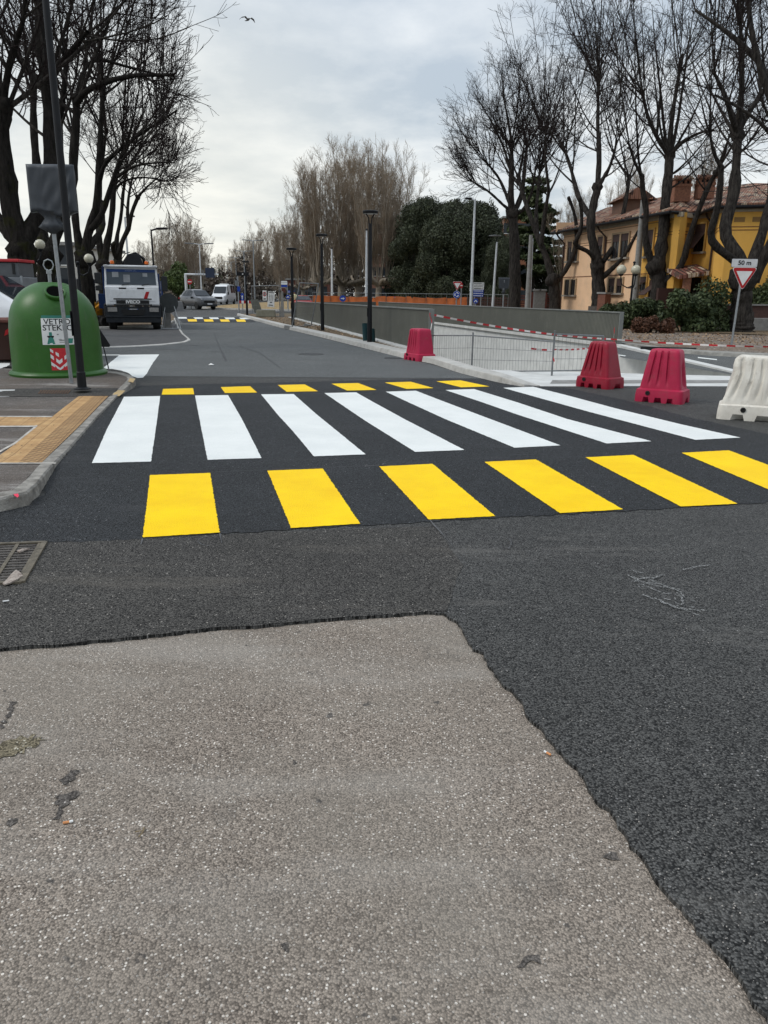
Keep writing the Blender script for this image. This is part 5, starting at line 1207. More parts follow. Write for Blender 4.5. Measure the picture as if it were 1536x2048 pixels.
def lime_tree(label, Y, limbs_px, n1, seed, L1=(3, 6.5), mossy=False, zmin=4.5, n2f=9, n3f=6, dens=1., tw=.0062, group='bare pollarded trees', base_px=None, shoots_up=.45, rmax=5.4, zmax=0, lr=.86):
    global rng; rng = np.random.default_rng(seed)
    bx_ = gx(base_px[0], base_px[1], Y); base = np.array([bx_, Y, 0.])
    t = thing('pollard_tree', label, 'tree', tuple(base), 0, group)
    limbs = []
    for pts, r0, r1, dy in limbs_px:
        k = len(pts); r0 *= lr; r1 *= lr; limbs.append(([V(px, py, Y + (dy * i / (k - 1) if isinstance(dy, (int, float)) else dy[0] + (dy[1] - dy[0]) * i / (k - 1))) for i, (px, py) in enumerate(pts)], r0, r1))
    v_, f_ = wood_tubes(limbs, base)
    # knuckles at limb ends
    for pts, r0, r1 in limbs:
        if r1 > .05:
            p = Vector(pts[-1]) - Vector(base); s = r1 * rng.uniform(1.2, 1.6)
            kn = MB(); b0 = len(kn.v); kn.lathe([(s * .3, -s), (s * .8, -s * .6), (s, 0), (s * .75, s * .6), (s * .2, s * .9)], 8, p)
            for i in range(b0, len(kn.v)): kn.v[i] = tuple(Vector(kn.v[i]) + Vector(rng.normal(size=3) * s * .12))
            kn.build('knuckle', BK_L if mossy else BK_R, t, smooth=True)
    o = np_mesh('trunk', v_, f_, BK_L if mossy else BK_R, t, smooth=True)
    P0 = []; R0 = []; W0 = []
    for pts, r0, r1 in limbs:
        P = resample(smooth_poly(pts), 10) - base
        hi = P[:, 2] > zmin
        if hi.sum() >= 3:
            P = P[hi]; P0.append(resample(P, 6)); rr = np.linspace(r0 * .6 + r1 * .4, r1, 6); R0.append(rr); W0.append(np.linalg.norm(P[-1] - P[0]) + 1.)
    P0 = np.array(P0); R0 = np.array(R0); W0 = np.array(W0)
    a1, b1 = grow(P0, R0, int(n1 * .62), tr=(.75, 1.), ang=(8, 52), L=L1, rf=.7, k=8, up=shoots_up, wig=.035, rend=.016, weight=W0, falloff=.15, thick=.017)
    a1b, b1b = grow(P0, R0, int(n1 * .38), tr=(.2, .9), ang=(35, 75), L=(L1[0] * .6, L1[1] * .8), rf=.6, k=8, up=1.0, wig=.04, rend=.014, weight=W0, falloff=.2, thick=.013)
    A1 = np.concatenate([a1, a1b]); B1 = np.concatenate([b1, b1b]) * .8
    s0 = A1[:, :1, :2]; dsp = A1[:, :, :2] - s0; e_ = np.linalg.norm(A1[:, -1, :2], axis=1); lim = rmax * rng.uniform(.80, 1.02, len(A1)); fac = np.clip(np.where(e_ > lim, (lim - np.linalg.norm(s0[:, 0], axis=1)) / np.maximum(.3, e_ - np.linalg.norm(s0[:, 0], axis=1)), 1.), .12, 1.)
    A1[:, :, :2] = s0 + dsp * fac[:, None, None]
    if zmax:
        z0 = A1[:, :1, 2]; ez = A1[:, -1, 2]; zl = zmax * (1 - .35 * (np.linalg.norm(A1[:, -1, :2], axis=1) / rmax) ** 2) * rng.uniform(.86, 1., len(A1)); fz = np.clip(np.where(ez > zl, (zl - z0[:, 0]) / np.maximum(.3, ez - z0[:, 0]), 1.), .15, 1.); A1[:, :, 2] = z0 + (A1[:, :, 2] - z0) * fz[:, None]
    A2, B2 = grow(A1, B1, int(len(A1) * n2f * dens), tr=(.12, 1.), ang=(22, 55), L=(1.1, 2.6), rf=.6, k=6, up=.10, wig=.06, rend=tw * 1.15, falloff=.45)
    A3, B3 = grow(A2, B2, int(len(A2) * n3f * dens), tr=(.15, 1.), ang=(22, 52), L=(.4, 1.0), rf=.6, k=4, up=.12, wig=.08, rend=tw, falloff=.4)
    A4, B4 = grow(A3, B3, int(len(A3) * .8), tr=(.2, 1.), ang=(25, 60), L=(.15, .4), rf=.8, k=3, up=.1, wig=.1, rend=tw * .85, falloff=.3)
    v_, f_ = merge([tubes_np(A1, B1, 5)]); o = np_mesh('branch', v_, f_, BK_R, t, smooth=True); o['kind'] = 'stuff'
    v_, f_ = merge([tubes_np(A2, B2, 4), tubes_np(A3, B3, 3), tubes_np(A4, B4, 3)])
    np_mesh('crown', v_, f_, BK_T, t, smooth=True)
    return t
s3 = lambda pts: [(860 + a / 2.272, b_ / 2.272) for a, b_ in pts]   # coordinates read off an enlarged crop
T5 = [([(1478, 672), (1480, 650), (1481, 620), (1484, 590), (1486, 560)], .62, .46, 0), ([(1476, 675), (1480, 655), (1482, 640)], .95, .5, 0),
      (s3([(1430, 1260), (1400, 1190), (1330, 1150), (1275, 1095), (1275, 1040), (1300, 980), (1318, 880), (1322, 760)]), .24, .13, -1.5),
      (s3([(1440, 1250), (1400, 1160), (1340, 1080), (1340, 1010), (1380, 900), (1392, 750), (1398, 610)]), .34, .22, 1),
      (s3([(1398, 610), (1375, 540), (1340, 430), (1290, 330)]), .16, .07, (1, 0)), (s3([(1398, 610), (1440, 520), (1500, 440), (1560, 330)]), .16, .08, (1, 2)), (s3([(1398, 610), (1410, 480), (1420, 330), (1415, 150), (1400, 0)]), .17, .06, (1, 1)),
      (s3([(1450, 1260), (1480, 1150), (1530, 1000), (1560, 850), (1570, 700), (1600, 560)]), .30, .18, 1.5), (s3([(1470, 1280), (1540, 1120), (1620, 980), (1680, 800)]), .28, .16, -1), (s3([(1322, 760), (1290, 700), (1270, 600)]), .1, .05, (-1.5, -2))]
lime_tree('large dark bare tree behind the give-way sign, one low limb bending left', 35., T5, 56, 5, L1=(4.5, 8.5), base_px=(1480, 665), zmin=5.5)
T6 = [([(1650, 700), (1648, 640), (1645, 570), (1640, 520)], .5, .4, 0), ([(1640, 540), (1600, 440), (1570, 330), (1560, 220)], .26, .15, 0), ([(1560, 220), (1520, 120), (1450, 60), (1390, 20)], .14, .05, (0, 1)), ([(1560, 260), (1530, 170), (1500, 60), (1490, -80)], .15, .06, 0), ([(1645, 540), (1690, 420), (1700, 250)], .26, .14, 1), ([(1570, 330), (1540, 260), (1480, 215), (1430, 190)], .1, .04, (0, -1))]
lime_tree('bare tree with its trunk out of frame, branches entering at the top right corner', 29., T6, 22, 4, L1=(3, 6), n2f=7, base_px=(1650, 700), zmin=5.)
T4 = [([(1317, 662), (1317, 640), (1316, 600), (1318, 560), (1312, 530)], .52, .44, 0), ([(1316, 668), (1317, 650)], .75, .52, 0),
      (s3([(1010, 1210), (985, 1130), (975, 1050), (985, 950), (968, 880), (962, 800)]), .22, .13, -1), (s3([(1040, 1200), (1062, 1050), (1070, 900), (1082, 800), (1088, 710)]), .36, .24, 1),
      (s3([(1050, 1290), (1100, 1255), (1150, 1200), (1175, 1090), (1215, 970), (1262, 850), (1300, 785)]), .22, .12, -2), (s3([(1088, 710), (1040, 640), (990, 540), (960, 400)]), .16, .07, (1, 0)), (s3([(1088, 710), (1150, 640), (1230, 600), (1290, 590)]), .12, .05, (1, -1)), (s3([(1088, 710), (1095, 560), (1120, 400), (1150, 250)]), .18, .06, (1, 2)), (s3([(962, 800), (930, 740), (900, 640)]), .1, .05, (-1, -2))]
lime_tree('bare tree in front of the yellow house wall, standing in the green bushes', 42., T4, 52, 6, L1=(5, 9), base_px=(1317, 655), zmin=6.)
T3 = [([(1192, 662), (1194, 630), (1197, 600), (1196, 560), (1194, 535)], .48, .42, 0), (s3([(765, 1210), (745, 1120), (728, 1040), (735, 960), (762, 850)]), .36, .24, 0), (s3([(760, 1200), (730, 1150), (690, 1128), (650, 1115), (670, 1080), (690, 1040), (690, 960), (680, 900)]), .16, .10, -2),
      (s3([(730, 985), (690, 930), (668, 880), (640, 760), (600, 650)]), .2, .08, 2), (s3([(785, 1190), (830, 1130), (860, 1080), (880, 960), (900, 860), (905, 800)]), .2, .11, 1), (s3([(785, 1260), (830, 1220), (880, 1170), (930, 1080), (970, 1015)]), .18, .09, -3), (s3([(762, 850), (770, 700), (760, 520), (770, 350)]), .2, .06, (0, 1)), (s3([(762, 850), (820, 760), (850, 640)]), .15, .06, (0, -1))]
lime_tree('bare tree against the peach house, with sawn limb scars on its trunk', 48., T3, 58, 7, L1=(5, 9.5), base_px=(1192, 655), zmin=7.)
T2 = [([(1111, 655), (1110, 620), (1109, 585), (1106, 560)], .46, .42, 0), (s3([(560, 1290), (535, 1180), (490, 1080), (455, 980), (420, 880), (400, 800)]), .28, .12, 1), (s3([(575, 1280), (630, 1210), (665, 1120), (668, 1040), (655, 960), (630, 900)]), .22, .11, -1), (s3([(505, 1110), (515, 1020), (530, 920), (540, 870)]), .2, .11, -1), (s3([(540, 870), (520, 700), (530, 560)]), .12, .05, (-1, 0)), (s3([(490, 1080), (480, 980), (490, 880), (500, 760)]), .18, .08, (1, 2))]
lime_tree('slender bare tree forking low in a wide V left of the peach house', 53., T2, 42, 8, L1=(5.5, 10), base_px=(1111, 650), zmin=7.)
T1 = [([(1030, 655), (1030, 610), (1030, 540), (1029, 470), (1024, 425)], .46, .42, 0), (s3([(375, 970), (365, 900), (372, 800), (370, 640)]), .3, .12, 0), (s3([(370, 960), (330, 930), (290, 890), (240, 850), (190, 825)]), .13, .05, -1), (s3([(372, 950), (345, 880), (310, 800), (260, 740)]), .16, .06, 1), (s3([(385, 960), (420, 880), (430, 760), (440, 640)]), .22, .08, 1), (s3([(395, 975), (430, 950), (470, 860), (480, 760)]), .14, .06, -2), (s3([(370, 640), (350, 520), (330, 420)]), .12, .05, (0, 0)), (s3([(372, 800), (330, 650), (280, 560)]), .12, .05, (0, 1))]
lime_tree('straight single-trunk bare tree, farthest left of the right-hand row', 57., T1, 76, 9, L1=(3.5, 7), zmax=18.5, rmax=6.0, base_px=(1030, 650), zmin=8., shoots_up=.4)
s4 = lambda pts: [(a / 3.657, b_ / 3.657) for a, b_ in pts]
LA = [([(42, 700), (44, 640), (46, 560), (44, 500)], .42, .38, 0), (s4([(150, 1780), (80, 1560), (60, 1350), (20, 1150), (10, 950), (20, 780)]), .30, .22, 0), (s4([(160, 1780), (230, 1660), (300, 1560), (345, 1480), (370, 1300), (375, 1100), (370, 900), (345, 600)]), .28, .20, 1),
      (s4([(345, 600), (310, 420), (290, 200), (280, 0)]), .18, .12, (1, 2)), (s4([(20, 780), (60, 500), (130, 260), (190, 100), (180, -100)]), .12, .05, (0, -1)), (s4([(20, 780), (-40, 500), (-60, 200)]), .16, .08, (0, 1)), (s4([(345, 600), (430, 480), (560, 330), (640, 230)]), .12, .05, (1, 0)), (s4([(160, 1800), (60, 1700), (-60, 1560), (-120, 1300)]), .2, .15, 1)]
lime_tree('nearest thick dark mossy tree behind the wrapped sign at the left edge', 21., LA, 40, 15, L1=(2.5, 6), mossy=True, base_px=(44, 640), zmin=4.2, tw=.005, n2f=6, lr=.85)
LB = [([(86, 690), (88, 620), (92, 560), (95, 510)], .40, .36, 0), (s4([(350, 1900), (400, 1750), (500, 1500), (540, 1200), (560, 900), (560, 720)]), .27, .14, 0), (s4([(555, 760), (620, 670), (720, 620), (850, 575), (1000, 548), (1270, 550)]), .13, .05, (0, -3)), (s4([(340, 1880), (300, 1700), (280, 1500), (270, 1200), (240, 900), (250, 600)]), .24, .12, 2), (s4([(500, 1450), (440, 1200), (430, 950), (480, 600), (480, 300)]), .18, .07, 1), (s4([(560, 720), (600, 520), (700, 420), (900, 480), (1200, 560)]), .09, .035, (0, 2))]
lime_tree('dark mossy forked tree directly behind the green bottle bank', 27., LB, 42, 16, L1=(3.5, 8), mossy=True, base_px=(88, 640), zmin=5., tw=.006, n2f=7, n3f=6, rmax=4.8, lr=.8)
LC = [([(176, 680), (176, 620), (172, 560), (168, 520)], .42, .36, 0), (s4([(620, 1900), (640, 1700), (700, 1560), (720, 1350), (730, 1100), (740, 850), (760, 600)]), .26, .10, 0), (s4([(600, 1900), (560, 1700), (540, 1450), (520, 1150), (540, 900)]), .22, .11, 1), (s4([(720, 1350), (760, 1200), (860, 1100), (1000, 1000), (1150, 900), (1290, 810)]), .12, .04, (0, -2)), (s4([(640, 1700), (740, 1600), (800, 1400), (850, 1250), (900, 1100)]), .18, .08, -1), (s4([(620, 1850), (700, 1750), (760, 1650), (740, 1480)]), .2, .12, 2)]
lime_tree('dark multi-limbed tree behind the digger, left of the lorry cab', 33., LC, 36, 17, L1=(3.5, 8.5), mossy=True, base_px=(176, 640), zmin=5.5, tw=.006, n2f=6.5, n3f=6, rmax=5.0, lr=.78)
LD = [([(212, 660), (210, 600), (208, 560), (207, 530)], .40, .34, 0), (s4([(760, 1950), (780, 1800), (820, 1600), (830, 1400), (850, 1280), (900, 1150)]), .24, .10, 0), (s4([(850, 1300), (960, 1220), (1100, 1190), (1280, 1190)]), .10, .03, (0, -1)), (s4([(755, 1950), (720, 1750), (720, 1500), (740, 1200), (780, 950)]), .22, .09, 1), (s4([(830, 1400), (900, 1320), (1050, 1290), (1240, 1330)]), .08, .03, (0, 1))]
lime_tree('dark bare tree right above the lorry cab roof', 40., LD, 34, 18, L1=(3.5, 7.5), mossy=True, base_px=(212, 640), zmin=6., tw=.008, shoots_up=.3, n2f=6.5, n3f=6, rmax=4.6, lr=.78)
LE = [([(236, 650), (238, 600), (238, 560), (237, 530)], .36, .30, 0), (s4([(860, 1940), (885, 1780), (940, 1680), (960, 1560), (1010, 1440)]), .20, .12, 0), (s4([(855, 1940), (845, 1780), (885, 1600), (900, 1400), (930, 1200)]), .18, .08, 1), (s4([(1010, 1440), (1080, 1360), (1180, 1280)]), .1, .03, (0, 0)), (s4([(940, 1680), (930, 1500), (960, 1330)]), .14, .07, (0, 1)), (s4([(850, 1900), (820, 1800), (835, 1780)]), .16, .13, -1)]
lime_tree('farthest bare tree of the left row, twigs drooping beside the black arm lamp', 47., LE, 38, 19, L1=(2.6, 5.5), mossy=True, base_px=(236, 640), zmin=5.5, tw=.008, shoots_up=.15, n2f=6.5, n3f=6, rmax=4.6, lr=.8)

# plane trees far away: three prototypes copied
def plane_proto(seed, h=19., wide=4.5, arms=True, dens=1.):
    global rng; rng = np.random.default_rng(seed); t = thing('plane_tree', 'x', 'tree', (0, 0, 0))
    limbs = [([(0, 0, 0), (.1, 0, 1.5), (0, .1, 3)], .55, .45)]
    ends = []
    k = 8
    for i in range(k):
        a = 2 * math.pi * i / k + rng.uniform(-.3, .3); L = rng.uniform(1.5, wide)
        p = [(0, 0, 2.6), (math.cos(a) * L * .5, math.sin(a) * L * .5, 3.0 + rng.uniform(0, .4)), (math.cos(a) * L, math.sin(a) * L, 3.2 + rng.uniform(-.2, .8))]
        limbs.append((p, .30, .17)); ends.append(p)
    v_, f_ = wood_tubes(limbs, np.zeros(3), 7, 8); np_mesh('trunk', v_, f_, BK_P, t, smooth=True)
    P0 = np.array([resample(smooth_poly(p), 6) for p, _, _ in limbs[1:]]); R0 = np.full((len(P0), 6), .2)
    M1 = 34; ii = rng.integers(0, len(P0), M1); tt = rng.uniform(.05, 1., M1); st = P0[ii, 0] * (1 - tt)[:, None] + P0[ii, -1] * tt[:, None]; rr_1 = np.linalg.norm(st[:, :2], axis=1); A1 = np.empty((M1, 9, 3)); dr = st.copy(); dr[:, 2] = 0; dr = dr / np.maximum(.3, rr_1)[:, None] * .34 * (rr_1 / wide)[:, None] + rng.normal(size=(M1, 3)) * .09; dr[:, 2] = 1; LL = h * .84 * (1 - .38 * (rr_1 / wide) ** 2) * rng.uniform(.78, 1., M1)
    for q_ in range(9): A1[:, q_] = st + dr * (LL * q_ / 8)[:, None] + rng.normal(size=(M1, 3)) * .06 * (q_ > 0)
    B1 = np.linspace(.085, .018, 9)[None] * rng.uniform(.7, 1.2, (M1, 1))
    A2, B2 = grow(A1, B1, int(460 * dens), tr=(.10, 1.), ang=(25, 55), L=(1.6, 3.6), rf=.5, k=6, up=.9, wig=.06, rend=.014, falloff=.5)
    A3, B3 = grow(A2, B2, int(4200 * dens), tr=(.15, 1.), ang=(22, 50), L=(.6, 1.5), rf=.6, k=4, up=.45, wig=.07, rend=.011, falloff=.4)
    A4, B4 = grow(A3, B3, int(7500 * dens), tr=(.2, 1.), ang=(25, 60), L=(.4, .9), rf=.8, k=3, up=.2, wig=.08, rend=.009, falloff=.3)
    v_, f_ = tubes_np(A1, B1, 5); o = np_mesh('branch', v_, f_, BK_P, t, smooth=True)
    v_, f_ = merge([tubes_np(A2, B2, 3), tubes_np(A3, B3, 3), tubes_np(A4, B4, 3)]); np_mesh('crown', v_, f_, BK_PT, t, smooth=True)
    return t
protos = [plane_proto(31), plane_proto(32, wide=3.5), plane_proto(33, wide=5.)]
used = [False] * 3
def place_plane(px, Y, top, rz, label, k, group=None, sx=1.):
    x = gx(px, 600, Y); ht = hz(px, top, Y); s = ht / 18.5
    if not used[k]:
        o = protos[k]; used[k] = True; o.location = (x, Y, 0); o.rotation_euler.z = rz; o.scale = (s * sx, s * sx, s); o['label'] = label
        if group: o['group'] = group
    else: o = dup(protos[k], (x, Y, 0), rz, label, group, (s * sx, s * sx, s))
    return o
GP = 'plane trees beyond the roundabout'
for px, Y, top, lb, k, sx in ((640, 100, 320, 'bare plane tree with gnarled arms between the second and third black lamp posts', 0, .85), (684, 106, 300, 'tall bare plane tree just right of the second black lamp post', 1, 1.), (757, 98, 290, 'pale bare plane tree right behind the nearest black lamp post head', 2, .8), (716, 112, 312, 'bare plane tree between two white poles, left of the nearest black lamp post', 0, 1.),
                              (606, 116, 392, 'bare plane tree above the far end of the near parapet', 1, .8), (790, 112, 330, 'right-hand plane tree touching the dark evergreens', 0, .85)):
    place_plane(px, Y, top, rnd.uniform(0, 6), lb, k, GP, sx)
GR = 'distant plane trees lining the avenue'
row_r = [(560, 150, 455), (530, 160, 450), (508, 175, 472), (582, 135, 438), (490, 200, 484), (478, 240, 502), (468, 280, 514)]
for i, (px, Y, top) in enumerate(row_r):
    place_plane(px, Y, top, i * 1.3, 'brown bare tree in the distant row right of the avenue gap', i % 3, 'distant trees right of the gap in the avenue', .85)
row_l = [(375, 125, 436), (350, 132, 446), (398, 150, 470), (412, 180, 500), (330, 120, 478)]
for i, (px, Y, top) in enumerate(row_l):
    place_plane(px, Y, top, i * 1.7 + .5, 'brown bare tree in the rounded clump left of the avenue gap', (i + 1) % 3, 'distant trees left of the gap in the avenue', .95)
for px, Y, top, lb in ((296, 110, 487, 'small pale bare tree seen past the black arm lamp left of the avenue'), (448, 260, 512, 'thin pale bare tree standing in the very middle of the avenue gap')):
    place_plane(px, Y, top, 1., lb, 2, None, .8)
for px, Y, top, lb in ((1240, 78, 330, 'thin bare tree behind the roof of the peach house'), (1385, 72, 300, 'bare tree rising behind the two brick chimneys'), (1140, 82, 380, 'grey bare tree between the evergreens and the peach house')):
    place_plane(px, Y, top, 2., lb, 1, None, .7)

# evergreens
def leaf_cloud(blobs, n_, size, seed, squash=1.):
    r = np.random.default_rng(seed); vol = np.array([b_[3] ** 2.2 for b_ in blobs]); idx = r.choice(len(blobs), n_, p=vol / vol.sum()); B = np.array(blobs, float)
    d = r.normal(size=(n_, 3)); d /= np.linalg.norm(d, axis=1, keepdims=True); rad = B[idx, 3] * (r.uniform(.45, 1.04, n_) ** .6)
    zs = B[idx, 4] if B.shape[1] > 4 else np.ones(n_)
    c_ = B[idx, :3] + d * rad[:, None] * np.stack([np.ones(n_), np.ones(n_), zs], 1)
    a = r.normal(size=(n_, 3)); a /= np.linalg.norm(a, axis=1, keepdims=True); b_ = np.cross(a, d + r.normal(size=(n_, 3)) * .6); b_ /= np.linalg.norm(b_, axis=1, keepdims=True) + 1e-9
    s = size * r.uniform(.5, 1.3, n_)[:, None]
    v_ = np.stack([c_ - a * s, c_ + b_ * s * .55, c_ + a * s, c_ - b_ * s * .55], 1).reshape(-1, 3); f_ = np.arange(n_ * 4).reshape(-1, 4)
    return v_, f_
def leafm(name, a, b_, sc=.7):
    m, n, l, b = nt(name); tc = n.new('ShaderNodeTexCoord'); g_ = n.new('ShaderNodeNewGeometry')
    c = mixc(n, l, g_.outputs['Random Per Island'], a, b_); z = noise(n, l, tc.outputs['Object'], sc, 4, .6); c = mixc(n, l, 1., c, ramp(n, l, z, .3, .7, .6, 1.35), 'MULTIPLY')
    l.new(c, b.inputs['Base Color']); b.inputs['Roughness'].default_value = .6; b.inputs['Specular IOR Level'].default_value = .25
    MATS[name] = m; return m
LF_D = leafm('holm_oak_leaves', (.016, .022, .010), (.066, .076, .042)); LF_C = leafm('cedar_needles', (.020, .030, .010), (.055, .070, .024)); LF_S = leafm('shrub_leaves', (.022, .036, .014), (.07, .09, .035), 2.)
LF_B = leafm('brown_shrub_leaves', (.06, .030, .018), (.13, .06, .035), 3.); LF_Y = leafm('forsythia', (.55, .40, .03), (.75, .60, .06), 3.)
def oak_proto(seed, h=15., w_=5.5, n_=85000, size=.15):
    r = random.Random(seed); t = thing('evergreen_tree', 'x', 'tree'); bl = []
    for i in range(34):
        z = r.uniform(.12, .95) * h; env = w_ * math.sqrt(max(.05, 1 - ((z / h - .42) / .62) ** 2)); a = r.uniform(0, 6.28); d = env * r.uniform(.25, .85)
        bl.append((math.cos(a) * d, math.sin(a) * d, z, r.uniform(1.3, 2.5), 1.05))
    for i in range(30): a = r.uniform(0, 6.28); d = r.uniform(0, w_ * .85); bl.append((math.cos(a) * d, math.sin(a) * d, h * (1.0 - .28 * (d / w_) ** 2) * r.uniform(.86, 1.03), r.uniform(.35, .8), 2.3))
    v_, f_ = leaf_cloud(bl, n_, size, seed); np_mesh('crown', v_, f_, LF_D, t)
    m = MB(); m.tube([(0, 0, 0), (.2, .1, h * .3), (0, 0, h * .7)], [.4, .3, .12], 8)
    for k in range(6): a = k * 1.1; m.tube([(0, 0, h * .25), (math.cos(a) * 1.5, math.sin(a) * 1.5, h * .45), (math.cos(a) * 3, math.sin(a) * 3, h * .62)], [.18, .12, .05], 6)
    m.build('trunk', BK_R, t, smooth=True); return t
ok = [oak_proto(51), oak_proto(52, w_=5.)]; uo = [0, 0]
def place_oak(px, Y, top, lb, k, sx=1., group='dark evergreen trees behind the orange netting'):
    x = gx(px, 600, Y); s = hz(px, top, Y) / 15.6
    if not uo[k]: o = ok[k]; uo[k] = 1; o.location = (x, Y, 0); o.scale = (s * sx, s * sx, s); o['label'] = lb; o['group'] = group
    else: dup(ok[k], (x, Y, 0), px * .37, lb, group, (s * sx, s * sx, s))
for i, (px, Y, top, lb, k, sx) in enumerate(((842, 92, 408, 'dark evergreen tree with the tallest pointed top, next to the plane trees', 0, .9), (895, 88, 422, 'dark evergreen tree left of the tall white lamp pole', 1, 1.), (962, 90, 412, 'rounded dark evergreen tree right of the tall white lamp pole', 0, 1.), (905, 104, 405, 'dark evergreen tree rising behind the white lamp pole', 1, 1.), (930, 98, 412, 'dark evergreen tree rising just right of the white lamp pole', 1, 1.05), (868, 100, 418, 'dark evergreen tree filling the gap left of the white lamp pole', 0, .95), (812, 100, 440, 'dark evergreen tree half hidden by plane tree twigs', 1, .8),
    (1000, 84, 470, 'low dark evergreen tree left of the single-trunk bare tree', 1, .8), (1075, 88, 500, 'dark evergreen tree behind the concrete utility pole', 0, .8), (1130, 92, 520, 'dark evergreen bush mass left of the peach house', 1, .8), (1560, 52, 480, 'dark evergreen shrubbery behind the nearest right-hand tree', 0, .55))):
    place_oak(px, Y, top, lb, k, sx)
# cedar-like conifer with tiered branches
cd = thing('cedar_tree', 'green cedar with flat layered branches behind the single-trunk bare tree', 'tree', (gx(1062, 600, 86), 86, 0)); bl = []
for i in range(60):
    z = rnd.uniform(3, 13.5); a = rnd.uniform(0, 6.28); d = (14.5 - z) / 12 * 4.6 * rnd.uniform(.3, 1); bl.append((math.cos(a) * d, math.sin(a) * d, z, rnd.uniform(.7, 1.3), .28))
v_, f_ = leaf_cloud(bl, 16000, .28, 77); np_mesh('crown', v_, f_, LF_C, cd); MB().tube([(0, 0, 0), (0, 0, 13.5)], [.35, .06], 8).build('trunk', BK_R, cd)
# ivy-green tree behind the no-entry sign
gt_ = thing('evergreen_tree', 'round leafy green tree behind the no-entry sign', 'tree', (gx(358, 600, 95), 95, 0)); v_, f_ = leaf_cloud([(rnd.uniform(-1.2, 1.2), rnd.uniform(-1, 1), rnd.uniform(1.5, 4.2), 1.0, 1.) for _ in range(12)], 9000, .16, 9); np_mesh('crown', v_, f_, leafm('ivy', (.03, .05, .012), (.08, .11, .03)), gt_); MB().tube([(0, 0, 0), (0, 0, 3)], .2, 8).build('trunk', BK_R, gt_)
# cypresses and low far vegetation masses
for px, top in ((420, 527), (427, 529), (433, 535), (441, 533), (447, 540), (414, 540)):
    Y = 230; hC = hz(px, top, Y); o = thing('cypress_tree', 'tiny dark pointed cypress on the skyline of the avenue gap', 'tree', (gx(px, 600, Y), Y, 0), 0, 'cypresses in the avenue gap')
    v_, f_ = leaf_cloud([(0, 0, hC * f, .9 * (1.15 - f), 2.2) for f in (.15, .3, .45, .6, .75, .9)], 900, .35, int(px)); np_mesh('crown', v_, f_, LF_D, o)
hedge = []
for i in range(240):
    px = rnd.uniform(-60, 1000); Y = rnd.uniform(150, 190); hedge.append((gx(px, 600, Y), Y, rnd.uniform(.5, 3.8 if px < 490 else 7.5), rnd.uniform(1.6, 3.2), 1.))
v_, f_ = leaf_cloud(hedge, 60000, .35, 4); o = np_mesh('far_trees', v_, f_, leafm('far_brown_wood', (.05, .038, .03), (.10, .078, .06), .2)); tag(o, kind='stuff')

# shrubs at right
def shrub(label, px0, px1, top, bot, Y, mat, n_, size, seed, name='shrub', grp=None):
    r = random.Random(seed); x0, x1 = gx(px0, bot, Y), gx(px1, bot, Y); ht = hz((px0 + px1) / 2, top, Y); zb_ = .1; t = thing(name, label, 'shrub', ((x0 + x1) / 2, Y, zb_), 0, grp); hw_ = (x1 - x0) / 2; bl = []
    for i in range(22):
        u = r.uniform(-.85, .85); e = math.sqrt(1 - u * u * .75); bl.append((u * hw_, r.uniform(-.5, .5) * hw_ * .5, r.uniform(.12, .85) * ht * e, r.uniform(.12, .26) * ht + .1, 1.))
    v_, f_ = leaf_cloud(bl, n_, size, seed); np_mesh('foliage', v_, f_, mat, t)
    m = MB()
    for i in range(9):
        u = r.uniform(-.6, .6) * hw_; m.tube([(u * .4, 0, 0), (u * .8, r.uniform(-.2, .2), ht * .5), (u, r.uniform(-.3, .3), ht * r.uniform(.85, 1.05))], [.025, .015, .006], 4)
    m.build('stem', BK_R, t); return t
shrub('light green bush at the right end of the far parapet', 1205, 1262, 607, 652, 37., LF_C, 5000, .09, 1)
shrub('dense dark green bush left of the tree in front of the yellow house', 1232, 1320, 600, 655, 38., LF_S, 9000, .09, 2)
shrub('largest dark green bush, right of the tree in front of the yellow house', 1310, 1432, 585, 668, 34.5, LF_S, 14000, .085, 3)
shrub('low brown dead-leaved bush at the edge of the gravel', 1262, 1350, 640, 670, 33., LF_B, 5000, .06, 4)
shrub('loose green bush with tall upright shoots near the iron railings', 1395, 1445, 562, 668, 35., LF_S, 4500, .075, 5)
shrub('small bush with reddish tips left of the give-way sign pole', 1438, 1480, 520, 585, 40., LF_S, 3500, .08, 8, 'shrub')
shrub('yellow flowering bush in front of the peach house', 1142, 1182, 584, 612, 56., LF_Y, 3500, .07, 6)
shrub('dark bush behind the trunk nearest the right edge', 1500, 1600, 540, 655, 38., LF_S, 12000, .10, 7)

